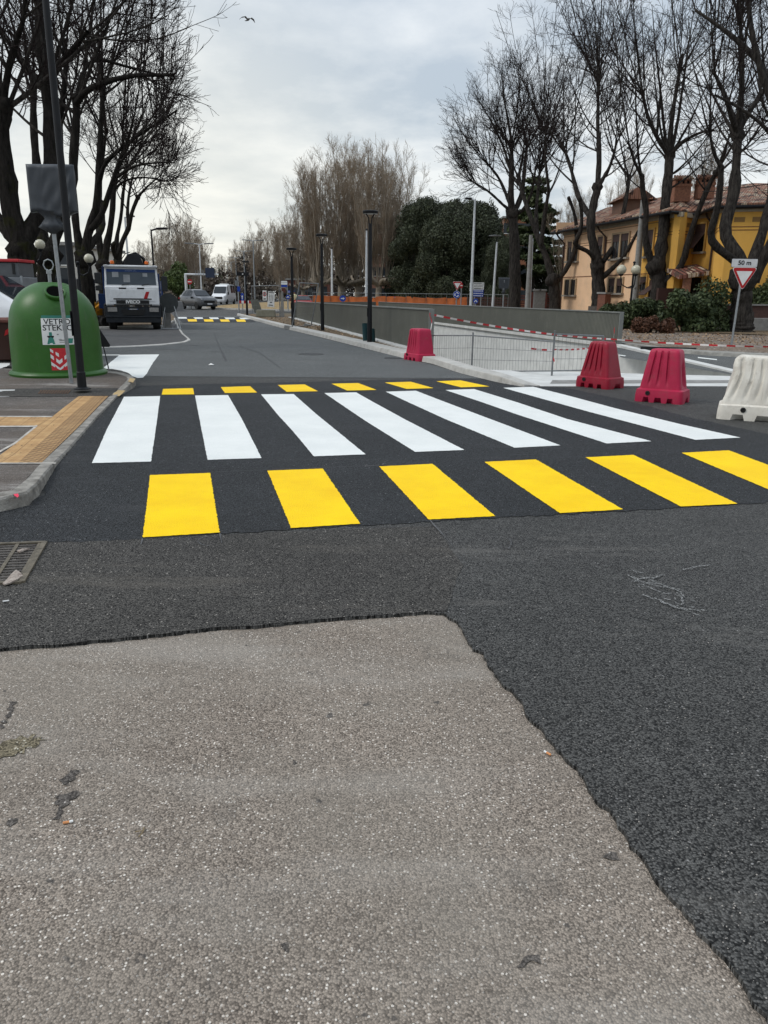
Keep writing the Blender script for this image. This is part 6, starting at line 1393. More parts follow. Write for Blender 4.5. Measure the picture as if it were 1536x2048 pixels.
# ================================================================= STREET LAMPS
def disc_lamp(px, pyb, pyt, label, zb_=.10, Y=None):
    g = G(px, pyb, zb_) if Y is None else (gx(px, pyb, Y), Y, 0); Yl = g[1]; ht = hz(px, pyt, Yl) - zb_
    t = thing('lamp_post', label, 'street lamp', (g[0], Yl, zb_), 0, 'black lamp posts with flat disc heads')
    MB().tube([(0, 0, 0), (0, 0, ht * .5), (0, 0, ht - .35)], [.075, .065, .052], 16).build('pole', M_BLACKP, t, smooth=40)
    m = MB()
    for s in (-1, 1): m.tube([(s * .03, 0, ht - .42), (s * .05, 0, ht - .2), (s * .13, 0, ht - .07)], [.02, .018, .018], 6)
    m.build('bracket', M_BLACKP, t)
    MB().lathe([(.05, -.09), (.21, -.085), (.225, -.06), (.225, -.015), (.20, 0), (.01, .01)], 28, (0, 0, ht)).build('lamp_head', M_BLACKP, t, smooth=40)
    MB().lathe([(.19, -.095), (.19, -.085), (.05, -.085)], 24, (0, 0, ht)).build('diffuser', pm('lamp_diffuser', (.3, .3, .28), None, 5, .3), t)
    MB().lathe([(.13, 0), (.13, .015), (.08, .02)], 16).build('base_plate', M_BLACKP, t)
    MB().box((-.07, -.03, .9), (.02, .06, .25)).build('access_door', M_BLACKP, t, bevel=.003)
    return t
disc_lamp(739, 686, 421, 'nearest black disc-headed lamp post, with two dark green tubes at its foot')
disc_lamp(645, 661, 468, 'second black disc-headed lamp post, standing alone by the middle of the near parapet')
disc_lamp(586, 652, 496, 'third black disc-headed lamp post, with a leaning fence panel at its foot')
disc_lamp(494.5, 631, 522, 'farthest black disc-headed lamp post, left of the notice boards')
g = G(735, 684, .1)
for k, (dx, px_t, py_t, lb) in enumerate(((-.06, 729, 647, 'dark green plastic tube leaning left at the foot of the nearest disc lamp post'), (.16, 744, 658, 'short upright dark green plastic tube right of the nearest disc lamp post'))):
    o = MB(); top_ = (gx(px_t, py_t, g[1]) - g[0] - dx, .02, hz(px_t, py_t, g[1]) - .1); o.tube([(0, .05, 0), top_], .085, 14, cap=False)
    o.tube([tuple(a * .98 for a in top_), (0, .05, .02)], .070, 14, cap=False)
    o = o.build('plastic_tube', pm('dark_teal_plastic', (.018, .055, .06), (.012, .04, .045), 5, .4), smooth=60); o.location = (g[0] + dx, g[1] + .08, .1); tag(o, lb, 'tube', 'tubes by the lamp post')
def arm_lamp(px, Y, pyt, label, double=True, mat=None, side=1, group=None, armL=1.1, pyb=600):
    ht = hz(px, pyt, Y); mat = mat or M_WPOLE; t = thing('street_lamp', label, 'street lamp', (gx(px, pyb, Y), Y, 0), 0, group); r = ht * .011
    MB().tube([(0, 0, 0), (0, 0, ht)], [r * 1.3, r * .8], 10).build('pole', mat, t, smooth=40)
    m = MB()
    for s in ((-1, 1) if double else (side,)): m.tube([(0, 0, ht - .05), (s * armL * .55, 0, ht + .04)], .05, 6)
    m.build('arm', mat, t)
    for s in ((-1, 1) if double else (side,)): MB().box((s * armL * .95, 0, ht + .05), (armL * .9, .32, .10), ry=-.05 * s).build('lamp_head', M_BLACKP if mat is M_BLACKP or double is False else M_GALVD, t, bevel=.02)
    return t
arm_lamp(311.5, 44., 459, 'black lamp post with one flat arm pointing right behind the lorry', False, M_BLACKP, 1, armL=.62)
arm_lamp(404, 88., 488, 'white double-armed lamp post right beside the gantry over the grey car')
arm_lamp(942, 52., 399, 'tall white lamp post with one small head, before the dark evergreens', False, M_WPOLE, -1, armL=.45)
arm_lamp(262, 60., 434, 'slim white lamp post left of the black arm lamp, between tree limbs', False, M_WPOLE, 1, armL=.5)
for i, (px, pyt, Y) in enumerate(((510, 481, 114), (491, 502.5, 144), (474.5, 515, 169), (465, 524, 194), (457, 532, 222))):
    arm_lamp(px, Y, pyt, ['double-armed lamp post closest in the line receding along the avenue', 'second double-armed lamp post receding along the avenue', 'third double-armed lamp post receding along the avenue, in the middle of the line', 'fourth double-armed lamp post receding along the avenue', 'tiniest double-armed lamp post at the far end of the avenue'][i], True, M_GALV, group='lamp posts along the avenue')
for px, Y, pyt, lb in ((664, 80., 498, 'plain white pole without a lamp between the second and nearest disc lamp posts'), (732.5, 70., 461, 'plain white pole just left of the nearest disc lamp post')):
    ht = hz(px, pyt, Y); t = thing('pole', lb, 'pole', (gx(px, 600, Y), Y, 0), 0, 'white poles'); MB().tube([(0, 0, 0), (0, 0, ht)], [.13, .07], 10).build('shaft', M_WPOLE, t); MB().lathe([(.09, 0), (.1, .1), (.02, .16)], 10, (0, 0, ht)).build('cap', M_BLACKP, t)
Y = 56.; ht = hz(990, 484, Y); t = thing('street_lamp', 'white pole with a thin flat disc lamp beside the wrapped sign', 'street lamp', (gx(985, 610, Y), Y, 0)); MB().tube([(0, 0, 0), (.1, 0, ht)], [.10, .06], 10).build('pole', M_WPOLE, t)
MB().tube([(.1, 0, ht - .05), (.1, 0, ht + .35)], .035, 8).build('stem', M_BLACKP, t); MB().lathe([(.1, -.02), (.42, 0), (.42, .05), (.1, .08)], 24, (-.05, 0, ht + .38)).build('lamp_head', M_GALVD, t)
# twin globe lamps
M_GLOBE = pm('cream_globe', (.52, .49, .38), (.42, .39, .29), 7, .25, coat=.3)
def globe_lamp(px, Y, pyb, gpx, gpy, rpx, label, pole_top, zb_=.1):
    X = gx(px, pyb, Y); t = thing('globe_lamp', label, 'street lamp', (X, Y, zb_), 0, 'old globe street lamps'); zt_ = hz(px, pole_top, Y) - zb_; r_ = rpx * Y / 1600
    MB().tube([(0, 0, 0), (0, 0, .6), (0, 0, .62), (0, 0, zt_)], [.09, .08, .055, .045], 12).lathe([(.02, 0), (.07, .05), (.07, .1), (.01, .14)], 12, (0, 0, zt_)).build('pole', M_BLACKP, t, smooth=40)
    for gp in gpx:
        gxx = gx(gp, gpy, Y) - X; gz_ = hz(gp, gpy, Y) - zb_; m = MB()
        m.tube([(0, 0, gz_ - r_ * 3.2), (gxx * .4, 0, gz_ - r_ * 3.6), (gxx * .85, 0, gz_ - r_ * 3.0), (gxx, 0, gz_ - r_ * 2), (gxx, 0, gz_ - r_ * .9)], .03, 8); m.lathe([(r_ * .3, -.06), (r_ * .55, 0), (r_ * .5, .05)], 12, (gxx, 0, gz_ - r_ * .98)); m.build('arm', M_BLACKP, t)
        MB().lathe([(r_ * math.sin(R(a)) + .001, -r_ * math.cos(R(a))) for a in range(0, 181, 12)], 24, (gxx, 0, gz_)).build('globe', M_GLOBE, t, smooth=True)
globe_lamp(1257, 40., 650, (1243, 1272), 539.5, 9.5, 'twin globe lamp post standing in front of the yellow and peach house', 528)
globe_lamp(70, 24., 640, (80,), 489, 9.5, 'globe lamp half hidden by the nearest left tree trunk', 500)
globe_lamp(166, 30., 640, (177.5,), 517, 9., 'globe lamp peeking past the second mossy tree, left of the digger', 530)
# utility poles
for (p0, p1, Y, r_, lb) in (((1055, 615), (1062, 470), 52., .19, 'grey concrete utility pole between the single-trunk tree and the V-shaped tree'), ((1266, 640), (1286, 400), 44., .20, 'grey utility pole in front of the boundary of peach and yellow walls')):
    a = (gx(*p0, Y), Y, 0); b_ = V(*p1, Y); t = thing('utility_pole', lb, 'utility pole', a)
    MB().tube([(0, 0, 0), (b_[0] - a[0], 0, b_[2])], [r_, r_ * .6], 10).build('shaft', M_CONCD, t, smooth=40)
    MB().tube([(r_, -.02, 0), (b_[0] - a[0] + r_ * .7, -.02, b_[2] - .2)], .03, 6).build('cable_conduit', M_WPOLE, t)
# black service cable on the house
cb = MB(); cb.tube([V(1405, 383, 40), V(1440, 382, 39), V(1536, 368, 36), V(1600, 355, 34)], .02, 5); tag(cb.build('cable', M_BLACK), 'thin black overhead cable crossing the roof at right', 'cable')

# ================================================================= SIGNS
def tri(side, r_=.06, up=False):
    h_ = side * .866; P = [(-side / 2, h_ / 2), (0, -h_ / 2), (side / 2, h_ / 2)]
    out = []
    for i in range(3):
        p = Vector(P[i]); a = (Vector(P[i - 1]) - p).normalized(); b_ = (Vector(P[(i + 1) % 3]) - p).normalized()
        for f in (0, .25, .5, .75, 1): q_ = (p + a * r_ * 1.6) * (1 - f) ** 2 + 2 * f * (1 - f) * (p + (a + b_) * r_ * .12) + (p + b_ * r_ * 1.6) * f ** 2; out.append((q_.x, q_.y))
    return out[::-1]
def giveway_parts(t, cx, cz, side, y0=0.):
    MB().prism([(a + cx, b_ + cz) for a, b_ in tri(side)], .012, YM(o=(0, y0, 0))).build('sign_edge', M_WHITE, t)
    MB().prism([(a + cx, b_ + cz) for a, b_ in tri(side * .955)], .006, YM(o=(0, y0 - .005, 0))).build('red_border', M_RED, t)
    MB().prism([(a + cx, b_ + cz + side * .02) for a, b_ in tri(side * .62, .01)], .005, YM(o=(0, y0 - .009, 0))).build('white_centre', M_WHITE, t)
g = G(1463, 693, .12); Ys = g[1]; GX = g[0]
gs = thing('give_way_sign', 'red and white give-way triangle with a 50 m plate on a leaning pole', 'sign', (GX, Ys, .1))
topx = gx(1487, 545, Ys - .05) - GX; topz = hz(1487, 545, Ys) - .1
lean = math.atan2(topx, topz)
MB().tube([(0, .03, 0), (topx, .03, topz + .35)], .032, 10).build('pole', M_GALV, gs, smooth=40)
cxs = gx(1486, 558, Ys) - GX; czs = hz(1486, 558, Ys) - .1; side_ = (gx(1513, 540, Ys) - gx(1461, 540, Ys))
giveway_parts(gs, cxs, czs + .0, side_, -.03)
bw = gx(1514, 525, Ys) - gx(1463, 525, Ys); bh = hz(1488, 518, Ys) - hz(1488, 534, Ys); bz = hz(1488, 526, Ys) - .1; bx2 = gx(1488.5, 526, Ys) - GX
MB().prism([(a + bx2, b_ + bz) for a, b_ in rrect(bw, bh, .02)], .012, YM(o=(0, -.03, 0))).build('distance_plate', pm('grey_white_plate', (.60, .60, .60), (.5, .5, .5), 4, .4), gs)
MB().prism([(a + bx2, b_ + bz) for a, b_ in rrect(bw * 1.02, bh * 1.1, .02)], .008, YM(o=(0, -.02, 0))).build('plate_edge', M_BLACKP, gs)
textobj('50 m', bh * .78, M_BLACK, gs, (bx2, -.034, bz), name='lettering', sx=1.1, bold=.004)
for k in ('sign_edge', 'red_border', 'white_centre', 'distance_plate', 'plate_edge'):
    pass
def pole_sign(name, label, cat, px, Y, pyb=612, r_=.04, mat=None, top=None, group=None, z0=0.):
    t = thing(name, label, cat, (gx(px, pyb, Y), Y, z0), 0, group)
    MB().tube([(0, .03, 0), (0, .03, top - z0)], r_, 8).build('pole', mat or M_GALV, t); return t
def PZ(py, Y, px=900): return hz(px, py, Y)
# roundabout cluster
Y = 52.; sc = Y / 1605.
t = pole_sign('give_way_sign', 'small distant give-way triangle above a blue roundabout disc, left of the tall white lamp pole', 'sign', 912.5, Y, top=PZ(571, Y))
zc_ = PZ(572, Y); giveway_parts(t, .02, zc_ - .0, 20 * sc, -.03)
zc_ = PZ(589, Y); MB().prism([(a, b_ + zc_) for a, b_ in disc(7.2 * sc)], .012, YM(o=(0, -.02, 0))).build('disc_edge', M_WHITE, t); MB().prism([(a, b_ + zc_) for a, b_ in disc(6.8 * sc)], .006, YM(o=(0, -.026, 0))).build('blue_disc', M_BLUE, t)
m = MB()
for k in range(3):
    a0 = k * 120 + 20
    pts = [(4.6 * sc * math.cos(R(a0 + q_)), 4.6 * sc * math.sin(R(a0 + q_))) for q_ in range(0, 61, 15)] + [(2.9 * sc * math.cos(R(a0 + q_)), 2.9 * sc * math.sin(R(a0 + q_))) for q_ in range(60, -1, -15)]
    m.prism([(a, b_ + zc_) for a, b_ in pts], .004, YM(o=(0, -.031, 0)))
    q_ = a0 + 88; m.prism([(5.6 * sc * math.cos(R(a0 + 60)), 5.6 * sc * math.sin(R(a0 + 60)) + zc_), (3.8 * sc * math.cos(R(q_)), 3.8 * sc * math.sin(R(q_)) + zc_), (1.9 * sc * math.cos(R(a0 + 60)), 1.9 * sc * math.sin(R(a0 + 60)) + zc_)], .004, YM(o=(0, -.031, 0)))
m.build('arrow', M_WHITE, t)
def noentry(label, px, Y, py, rpx, squash=1., **k):
    s_ = Y / 1605.; t = pole_sign('no_entry_sign', label, 'sign', px, Y, top=PZ(py - rpx * .8, Y, px), **k); z = PZ(py, Y, px)
    MB().prism([(a * squash, b_ + z) for a, b_ in disc(rpx * s_)], .012, YM(o=(0, -.02, 0))).build('sign_plate', M_RED, t)
    MB().prism([(a * squash, b_ + z) for a, b_ in rrect(rpx * s_ * 1.45, rpx * s_ * .36, .01)], .006, YM(o=(0, -.026, 0))).build('white_bar', M_WHITE, t); return t
noentry('narrow no-entry sign touching the right corner of the distant give-way triangle', 921.5, 60., 571, 5.6, .5)
noentry('red no-entry sign on a pole above the roof of the grey car', 382, 76., 563.5, 5.2)
# direction boards
Y = 55.; sc = Y / 1605.
t = thing('direction_board', 'large white and blue direction board on two posts right of the tall white lamp pole', 'sign', (gx(955, 612, Y), Y, 0))
for x in (-.24, .22): MB().tube([(x, .05, 0), (x, .05, PZ(565, Y, 955))], .035, 8).build('pole', M_GALV, t)
wB = 21.5 * sc
for i, (y0, y1, mt, wfr) in enumerate(((565, 569.3, 'w', 1.), (569.8, 574.2, 'w', 1.), (574.7, 579.2, 'w', 1.), (579.6, 584.2, 'b', .96), (584.6, 589, 'b', .95), (589.4, 593.6, 'b', .94))):
    z0, z1 = PZ(y1, Y, 955), PZ(y0, Y, 955); MB().box((.02, 0, (z0 + z1) / 2), (wB * wfr, .03, z1 - z0)).build('name_panel', M_WHITE if mt == 'w' else M_BLUE, t)
    m = MB(); rr = random.Random(i); mm = M_BLACK if mt == 'w' else M_WHITE
    x = -wB * .44
    while x < wB * .3: l_ = rr.uniform(.03, .06); m.box((x + l_ / 2, -.018, (z0 + z1) / 2), (l_ * .8, .006, (z1 - z0) * .36)); x += l_
    m.box((wB * .42, -.018, (z0 + z1) / 2), (.05, .006, (z1 - z0) * .5)); m.build('lettering', mm, t)
t = thing('direction_board', 'narrow edge-on stack of white direction panels behind the tall white lamp pole', 'sign', (gx(941.5, 612, 56), 56, 0)); MB().tube([(0, .05, 0), (0, .05, PZ(565, 56, 941))], .035, 8).build('pole', M_GALV, t)
for y0, y1 in ((566, 569.5), (570.5, 574), (574.8, 577.5), (578, 582)): z0, z1 = PZ(y1, 56, 941), PZ(y0, 56, 941); MB().box((-.03, 0, (z0 + z1) / 2), (.2, .05, z1 - z0)).build('name_panel', M_WHITE, t)
def keepdisc(label, px, py, Y, rpx, kind, name='round_sign', post=True):
    s_ = Y / 1605.; z = PZ(py, Y, px); t = pole_sign(name, label, 'sign', px, Y, top=z, r_=.03); MB().prism([(a, b_ + z) for a, b_ in disc(rpx * s_)], .012, YM(o=(0, -.02, 0))).build('sign_plate', M_BLUE, t)
    r_ = rpx * s_; m = MB(); M_ = YM(o=(0, -.028, 0))
    if kind == 'right': m.prism([(-.6 * r_, z - .12 * r_), (.1 * r_, z - .12 * r_), (.1 * r_, z - .42 * r_), (.62 * r_, z), (.1 * r_, z + .42 * r_), (.1 * r_, z + .12 * r_), (-.6 * r_, z + .12 * r_)], .005, M_)
    elif kind == 'both':
        for s in (-1, 1):
            p = [(s * .05 * r_, z + .45 * r_), (s * .62 * r_, z - .15 * r_), (s * .62 * r_, z - .5 * r_), (s * .2 * r_, z - .42 * r_), (s * .34 * r_, z - .3 * r_), (s * .02 * r_, z + .12 * r_)]; m.prism(p if s < 0 else p[::-1], .005, M_)
    else: m.prism([(-.12 * r_, z + .6 * r_), (-.12 * r_, z - .1 * r_), (-.42 * r_, z - .1 * r_), (0, z - .62 * r_), (.42 * r_, z - .1 * r_), (.12 * r_, z - .1 * r_), (.12 * r_, z + .6 * r_)][::-1], .005, M_)
    m.build('arrow', M_WHITE, t); return t
keepdisc('blue disc with a white arrow pointing right, over the near parapet', 685.5, 597, 62., 6.2, 'right')
keepdisc('blue disc with two arrows below the large direction board', 951, 602, 50., 5., 'both')
keepdisc('blue disc with two arrows right of the brown sign by the third disc lamp', 576.5, 594, 66., 4.2, 'both')
keepdisc('small blue disc higher up beside the white-blue direction panels', 578.5, 583.5, 80., 2.8, 'down')
# wrapped sign at right
Y = 50.; t = thing('wrapped_sign', 'distant sign wrapped in black plastic in front of the single-trunk bare tree', 'sign', (gx(1006, 612, Y), Y, 0)); MB().tube([(0, 0, 0), (0, 0, PZ(560, Y, 1006))], .045, 8).build('pole', M_GALV, t)
m = MB(); x0, x1 = -.36, .33; zt_, zb2 = PZ(555, Y, 1006), PZ(577, Y, 1006); N_ = 12
for sg in (-1, 1):
    for i in range(N_ + 1):
        for j in range(9):
            u, v = i / N_, j / 8; m.v.append((x0 + (x1 - x0) * u + (.09 * (.5 - u)) * (1 - v), sg * (.05 + .02 * math.sin(u * 23 + v * 8)), zb2 + (zt_ - zb2) * v - .1 * (1 - v) * math.sin(u * 3.14)))
NN = (N_ + 1) * 9
for sg in (0, 1):
    for i in range(N_):
        for j in range(8): a = sg * NN + i * 9 + j; f = (a, a + 9, a + 10, a + 1); m.f.append(f if sg == 0 else f[::-1]); m.m.append(0)
for i in range(N_): a = i * 9; m.f += [(a + NN, a + 9 + NN, a + 9, a), (a + 8, a + 17, a + 17 + NN, a + 8 + NN)]; m.m += [0, 0]
for a0 in (0, N_ * 9):
    for j in range(8): m.f.append((a0 + j, a0 + j + 1, a0 + j + 1 + NN, a0 + j + NN)); m.m.append(0)
m.build('plastic_wrap', M_BAG, t, smooth=True); MB().lathe([(.12, 0), (.09, -.12), (.14, -.24), (.04, -.34)], 10, (0, 0, zb2)).build('bunched_plastic', M_BAG, t, smooth=True)
# gantry and boards over the far road
Y = 84.; xg = gx(374, 604, Y); zg = PZ(549, Y, 400); t = thing('sign_gantry', 'pale grey gantry frame with a dark back-to-front panel behind the grey car', 'gantry', (xg, Y, 0)); wG = gx(437, 549, Y) - xg
MB().tube([(0, 0, 0), (0, 0, zg)], .14, 4).tube([(-.1, 0, zg), (wG, 0, zg)], .10, 4).build('frame', M_WPOLE, t)
MB().box(((gx(420.5, 545, Y) - xg), -.15, PZ(545.5, Y, 420)), (.95, .08, .98)).build('panel_back', pm('dark_blue_panel', (.02, .03, .06), None, 4, .5), t)
m = MB()
for i in range(9): m.box((wG * (.32 + i * .075), -.1, zg + .12), (.05, .05, .62))
m.build('bracket', M_GALV, t)
t = thing('box_sign', 'flat black sign box on a grey pole just left of the farthest disc lamp', 'sign', (gx(478, 626, 58.), 58., 0)); MB().tube([(0, .05, 0), (0, .05, PZ(545, 58, 478))], .045, 8).build('pole', M_GALV, t); MB().box((.38, 0, PZ(548, 58, 484)), (.86, .08, .25)).build('panel', M_BLACKP, t); MB().box((.38, -.045, PZ(548, 58, 484)), (.08, .01, .07)).build('lamp', M_WHITE, t)
MB().box((-.12, 0, PZ(566, 58, 478)), (.2, .04, .38)).build('grey_plate', M_GALVD, t); MB().box((0.05, -.03, PZ(578, 58, 478)), (.2, .03, .35)).build('blue_plate', M_BLUE, t)
t = thing('traffic_sign', 'blue rectangular arrow sign with red and white base right of the camper van', 'sign', (gx(485, 606, 70.), 70., 0)); MB().tube([(0, .05, 0), (0, .05, 1.6)], .04, 8).build('pole', M_GALV, t); z = PZ(594, 70, 485); MB().box((0, 0, z), (.24, .03, .62)).build('blue_plate', M_BLUE, t); MB().prism([(-.03, z - .2), (.03, z - .2), (.03, z), (.08, z), (0, z + .18), (-.08, z), (-.03, z)], .01, YM(o=(0, -.03, 0))).build('arrow', M_WHITE, t)
m = MB()
for i in range(5): m.box((-.2 + i * .22, 0, PZ(604, 70, 488)), (.2, .1, .24), mi=i % 2)
m.build('red_white_board', [M_RED, M_WHITE], t)
# direction sign by lamp C
Y = 72.; t = thing('direction_board', 'white and blue town sign over a brown one, left of the third disc lamp post', 'sign', (gx(566, 612, Y), Y, 0))
for x in (-.1, .42): MB().tube([(x, .05, 0), (x, .05, PZ(564, Y, 568))], .04, 8).build('pole', M_GALV, t)
for y0, y1, mm, w_ in ((562, 565, M_WHITE, .54), (565.6, 569.2, M_WHITE, .54), (569.8, 574, M_BLUE, .54)): MB().box((.15, 0, (PZ(y0, Y, 568) + PZ(y1, Y, 568)) / 2), (w_, .04, PZ(y0, Y, 568) - PZ(y1, Y, 568))).build('name_panel', mm, t)
MB().box((.08, 0, PZ(580.5, Y, 568)), (.36, .04, .38)).build('brown_panel', pm('brown_sign', (.10, .03, .02)), t)

# ================================================================= SITE FENCES
def site_fence(name, label, p0, p1, h0, mats=M_GALVD, bars=True, group=None, base=0., orange=0., nb=None, tilt=0.):
    a = Vector((p0[0], p0[1], 0)); b_ = Vector((p1[0], p1[1], 0)); L = (b_ - a).length; rz = math.atan2(b_.y - a.y, b_.x - a.x)
    t = thing(name, label, 'fence', (a.x, a.y, base), rz, group); t.rotation_euler = (tilt, 0, rz)
    MB().tube([(0, 0, .05), (0, 0, h0), (L, 0, h0), (L, 0, .05)], .028, 6).tube([(0, 0, .12), (L, 0, .12)], .022, 6).build('frame', mats, t)
    m = MB(); n_ = nb or int(L / .15)
    for i in range(1, n_): m.tube([(L * i / n_, 0, .12), (L * i / n_, 0, h0)], .003, 3, cap=False)
    for i in range(1, 6): m.tube([(0, 0, h0 * i / 6), (L, 0, h0 * i / 6)], .003, 3, cap=False)
    m.build('mesh', mats, t)
    for x in (0.0, L): MB().box((x, 0, .07), (.3, .6, .14)).build('concrete_foot', M_CONCD, t)
    if orange:
        m = MB(); N_ = int(L / .1); rr = random.Random(int(L * 100 + a.x * 10))
        for i in range(N_ + 1):
            x = L * i / N_; m.v += [(x, -.03 + .02 * math.sin(x * 9), .05), (x, -.03 + .03 * math.sin(x * 7 + 1), orange + .05 * math.sin(x * 2.1 + a.x) - (rr.random() < .06) * .15)]
        for i in range(N_): m.f.append((2 * i, 2 * i + 2, 2 * i + 3, 2 * i + 1)); m.m.append(0)
        m.build('orange_netting', pm('orange_netting', (.58, .15, .035), (.30, .085, .03), 1.3, .8), t)
    return t
pxs = [625, 660, 697, 735, 772, 812, 852, 893, 934, 975, 1016]; Yf = [64, 64, 64, 63.5, 63, 62.5, 62, 61.5, 61, 60.5, 60]
for i in range(len(pxs) - 1):
    x0 = gx(pxs[i], 605, Yf[i]); x1 = gx(pxs[i + 1], 605, Yf[i + 1])
    lb = ['leftmost', 'second', 'third', 'fourth', 'fifth', 'sixth', 'seventh', 'eighth', 'ninth', 'rightmost'][i]
    site_fence('site_fence', '%s building-site fence panel in the line behind the parapets%s' % (lb, ', hung with orange netting' if i < 8 else ', without netting'), (x0, Yf[i]), (x1, Yf[i + 1]), 1.62, orange=(1.36 if i < 8 else 0), group='site fence panels behind the parapets', nb=8)
# wooden slat fence behind
wf = thing('wooden_fence', 'long brown slatted wooden fence behind the orange netting and under the evergreens', 'fence', (gx(930, 605, 66), 66, 0)); L = gx(1030, 605, 66) - gx(930, 605, 66); m = MB()
for i in range(7): m.box((L / 2, 0, .2 + i * .19), (L, .04, .13))
m.build('slat', pm('brown_slats', (.075, .035, .025), (.05, .025, .018)), wf)
for i in range(6): MB().box((L * i / 5, .05, .75), (.12, .12, 1.5)).build('post', pm('brown_slats', (0, 0, 0)), wf)
rf_ = thing('wooden_fence', 'reddish brown slatted fence between stone pillars left of the peach house', 'fence', (gx(1036, 610, 60), 60, 0), -.12); L = (gx(1142, 610, 60) - gx(1036, 610, 60)); m = MB()
for i in range(8): m.box((L / 2, 0, .3 + i * .18), (L, .05, .12))
M_RB = pm('red_brown_slats', (.13, .040, .028), (.08, .026, .02)); m.build('slat', M_RB, rf_)
for i in range(5): MB().box((L * i / 4, -.05, .92), (.24, .14, 1.8)).build('post', M_RB, rf_)
for px, lb in ((1072, 'left one of two weathered stone gate pillars before the slatted fence'), (1083, 'right one of two weathered stone gate pillars before the slatted fence')):
    t = thing('stone_pillar', lb, 'pillar', (gx(px, 612, 57), 57, 0), 0, 'stone gate pillars'); MB().box((0, 0, .95), (.40, .40, 1.9)).build('shaft', M_CONCD, t, bevel=.02); MB().box((0, 0, 1.95), (.54, .54, .14)).build('cap', M_CONCD, t, bevel=.02)
gf = thing('screened_fence', 'dark green screened fence in front of the peach house', 'fence', (gx(1142, 612, 57), 57, 0), -.3); L = 2.2; MB().box((L / 2, 0, .9), (L, .04, 1.75)).build('green_screen', pm('green_screen', (.012, .035, .03)), gf); MB().box((0, 0, .95), (.08, .08, 1.9)).box((L, 0, .95), (.08, .08, 1.9)).build('post', M_BLACKP, gf)
gw = thing('garden_wall', 'low stone and brick garden wall with pillars below the house behind the bushes', 'wall', (gx(1205, 640, 47), 47, 0), -.95); 
MB().box((5, 0, .5), (12, .35, 1.0)).build('wall_body', pm('rubble_stone', (.13, .11, .095), (.06, .052, .045), 5, .9, bump=.03), gw); 
for x in (0, 3.5, 7.2): MB().box((x, -.02, .85), (.55, .5, 1.7)).build('pillar', pm('old_brick', (.20, .085, .055), (.12, .055, .04), 9, .9), gw); MB().box((x, -.02, 1.76), (.66, .6, .1)).build('pillar_cap', M_CONCD, gw)
ir = thing('iron_railing', 'black iron railing of upright bars in front of the yellow wall at right', 'fence', (gx(1396, 650, 38.), 38., .1), -.05); L = gx(1470, 640, 38) - gx(1396, 650, 38); hR = hz(1430, 592, 38) - .1
m = MB(); n_ = int(L / .11)
for i in range(n_ + 1): m.tube([(L * i / n_, 0, .5), (L * i / n_, 0, hR)], .010, 4)
m.build('bar', M_BLACKP, ir)['kind'] = 'stuff'; MB().box((L / 2, 0, hR - .12), (L, .03, .04)).box((L / 2, 0, .6), (L, .03, .04)).build('rail', M_BLACKP, ir)
for x in (.25, L * .55, L): MB().box((x, 0, hR / 2), (.09, .09, hR + .15)).build('post', M_BLACKP, ir)
bw_ = thing('low_wall', 'low brick wall on a concrete footing behind the right-hand tree and give-way sign', 'wall', (gx(1420, 668, 36.8), 36.8, 0), -.06)
MB().box((6, 0, .34), (14, .5, .68)).build('footing', M_CONCD, bw_, bevel=.03); MB().box((6, .1, .95), (14, .28, .56)).build('brickwork', pm('dark_brick', (.10, .055, .045), (.06, .035, .03), 11, .9), bw_); MB().box((6, .1, 1.26), (14, .4, .07)).build('coping', M_CONCD, bw_)
# panels and boards near the end of the parapet
gA = G(560, 641, .1); gB = G(506, 633, .1)
t = site_fence('site_fence', 'galvanised site fence panel carrying the notice boards beyond the soil strip', (V(505, 630, 57)[0], 57.), (V(560, 636, 50)[0], 50.), 2.0, nb=12)
for (x0, y0, x1, y1, lb, kk) in ((525.5, 581, 533.5, 601, 'narrow white board with a red prohibition ring hung on the site fence', 0), (534.5, 583, 548, 614, 'larger white notice board with rows of black print on the site fence', 1)):
    Yb = 53.4; xa, xb = gx(x0, 600, Yb), gx(x1, 600, Yb); za, zb2 = hz(540, y1, Yb), hz(540, y0, Yb); t = thing('notice_board', lb, 'notice board', ((xa + xb) / 2, Yb, za), 0)
    if kk: t.rotation_euler = (0, R(4), 0)
    MB().box((0, 0, (zb2 - za) / 2), (xb - xa, .02, zb2 - za)).build('board', M_WHITE, t); hh = zb2 - za; ww = xb - xa
    if kk == 0:
        m = MB(); rg_ = disc(ww * .42); ri = disc(ww * .27); n_ = len(rg_); 
        m.add([(a, -.014, b_ * 1.3 + hh * .64) for a, b_ in rg_] + [(a, -.014, b_ * 1.3 + hh * .64) for a, b_ in ri], [(i, (i + 1) % n_, (i + 1) % n_ + n_, i + n_) for i in range(n_)]); m.build('red_ring', M_RED, t)
        MB().box((0, -.015, hh * .66), (.05, .004, .2), ry=.3).build('symbol', M_BLACK, t); m = MB(); [m.box((0, -.013, hh * q_), (ww * .6, .004, .03)) for q_ in (.12, .2)]; m.build('print', M_BLACK, t)
    else:
        m = MB(); m.box((0, -.013, hh * .93), (ww * .8, .004, .05))
        for i in range(3):
            for j in range(8): m.box((-ww * .28 + i * ww * .26, -.013, hh * (.42 + j * .052)), (ww * .14, .004, .025))
        m.box((0, -.013, hh * .30), (ww * .3, .004, .08)).box((0, -.013, hh * .12), (ww * .6, .004, .06)); m.build('print', pm('grey_print', (.12, .12, .12)), t)
gl_ = G(583, 655, .1); t = site_fence('site_fence', 'site fence panel leaning against the third disc lamp post', (gl_[0], gl_[1]), (gl_[0] + .62, gl_[1] + 2.2), 2.0, nb=6); t.rotation_euler = (R(12), R(0), t.rotation_euler.z)
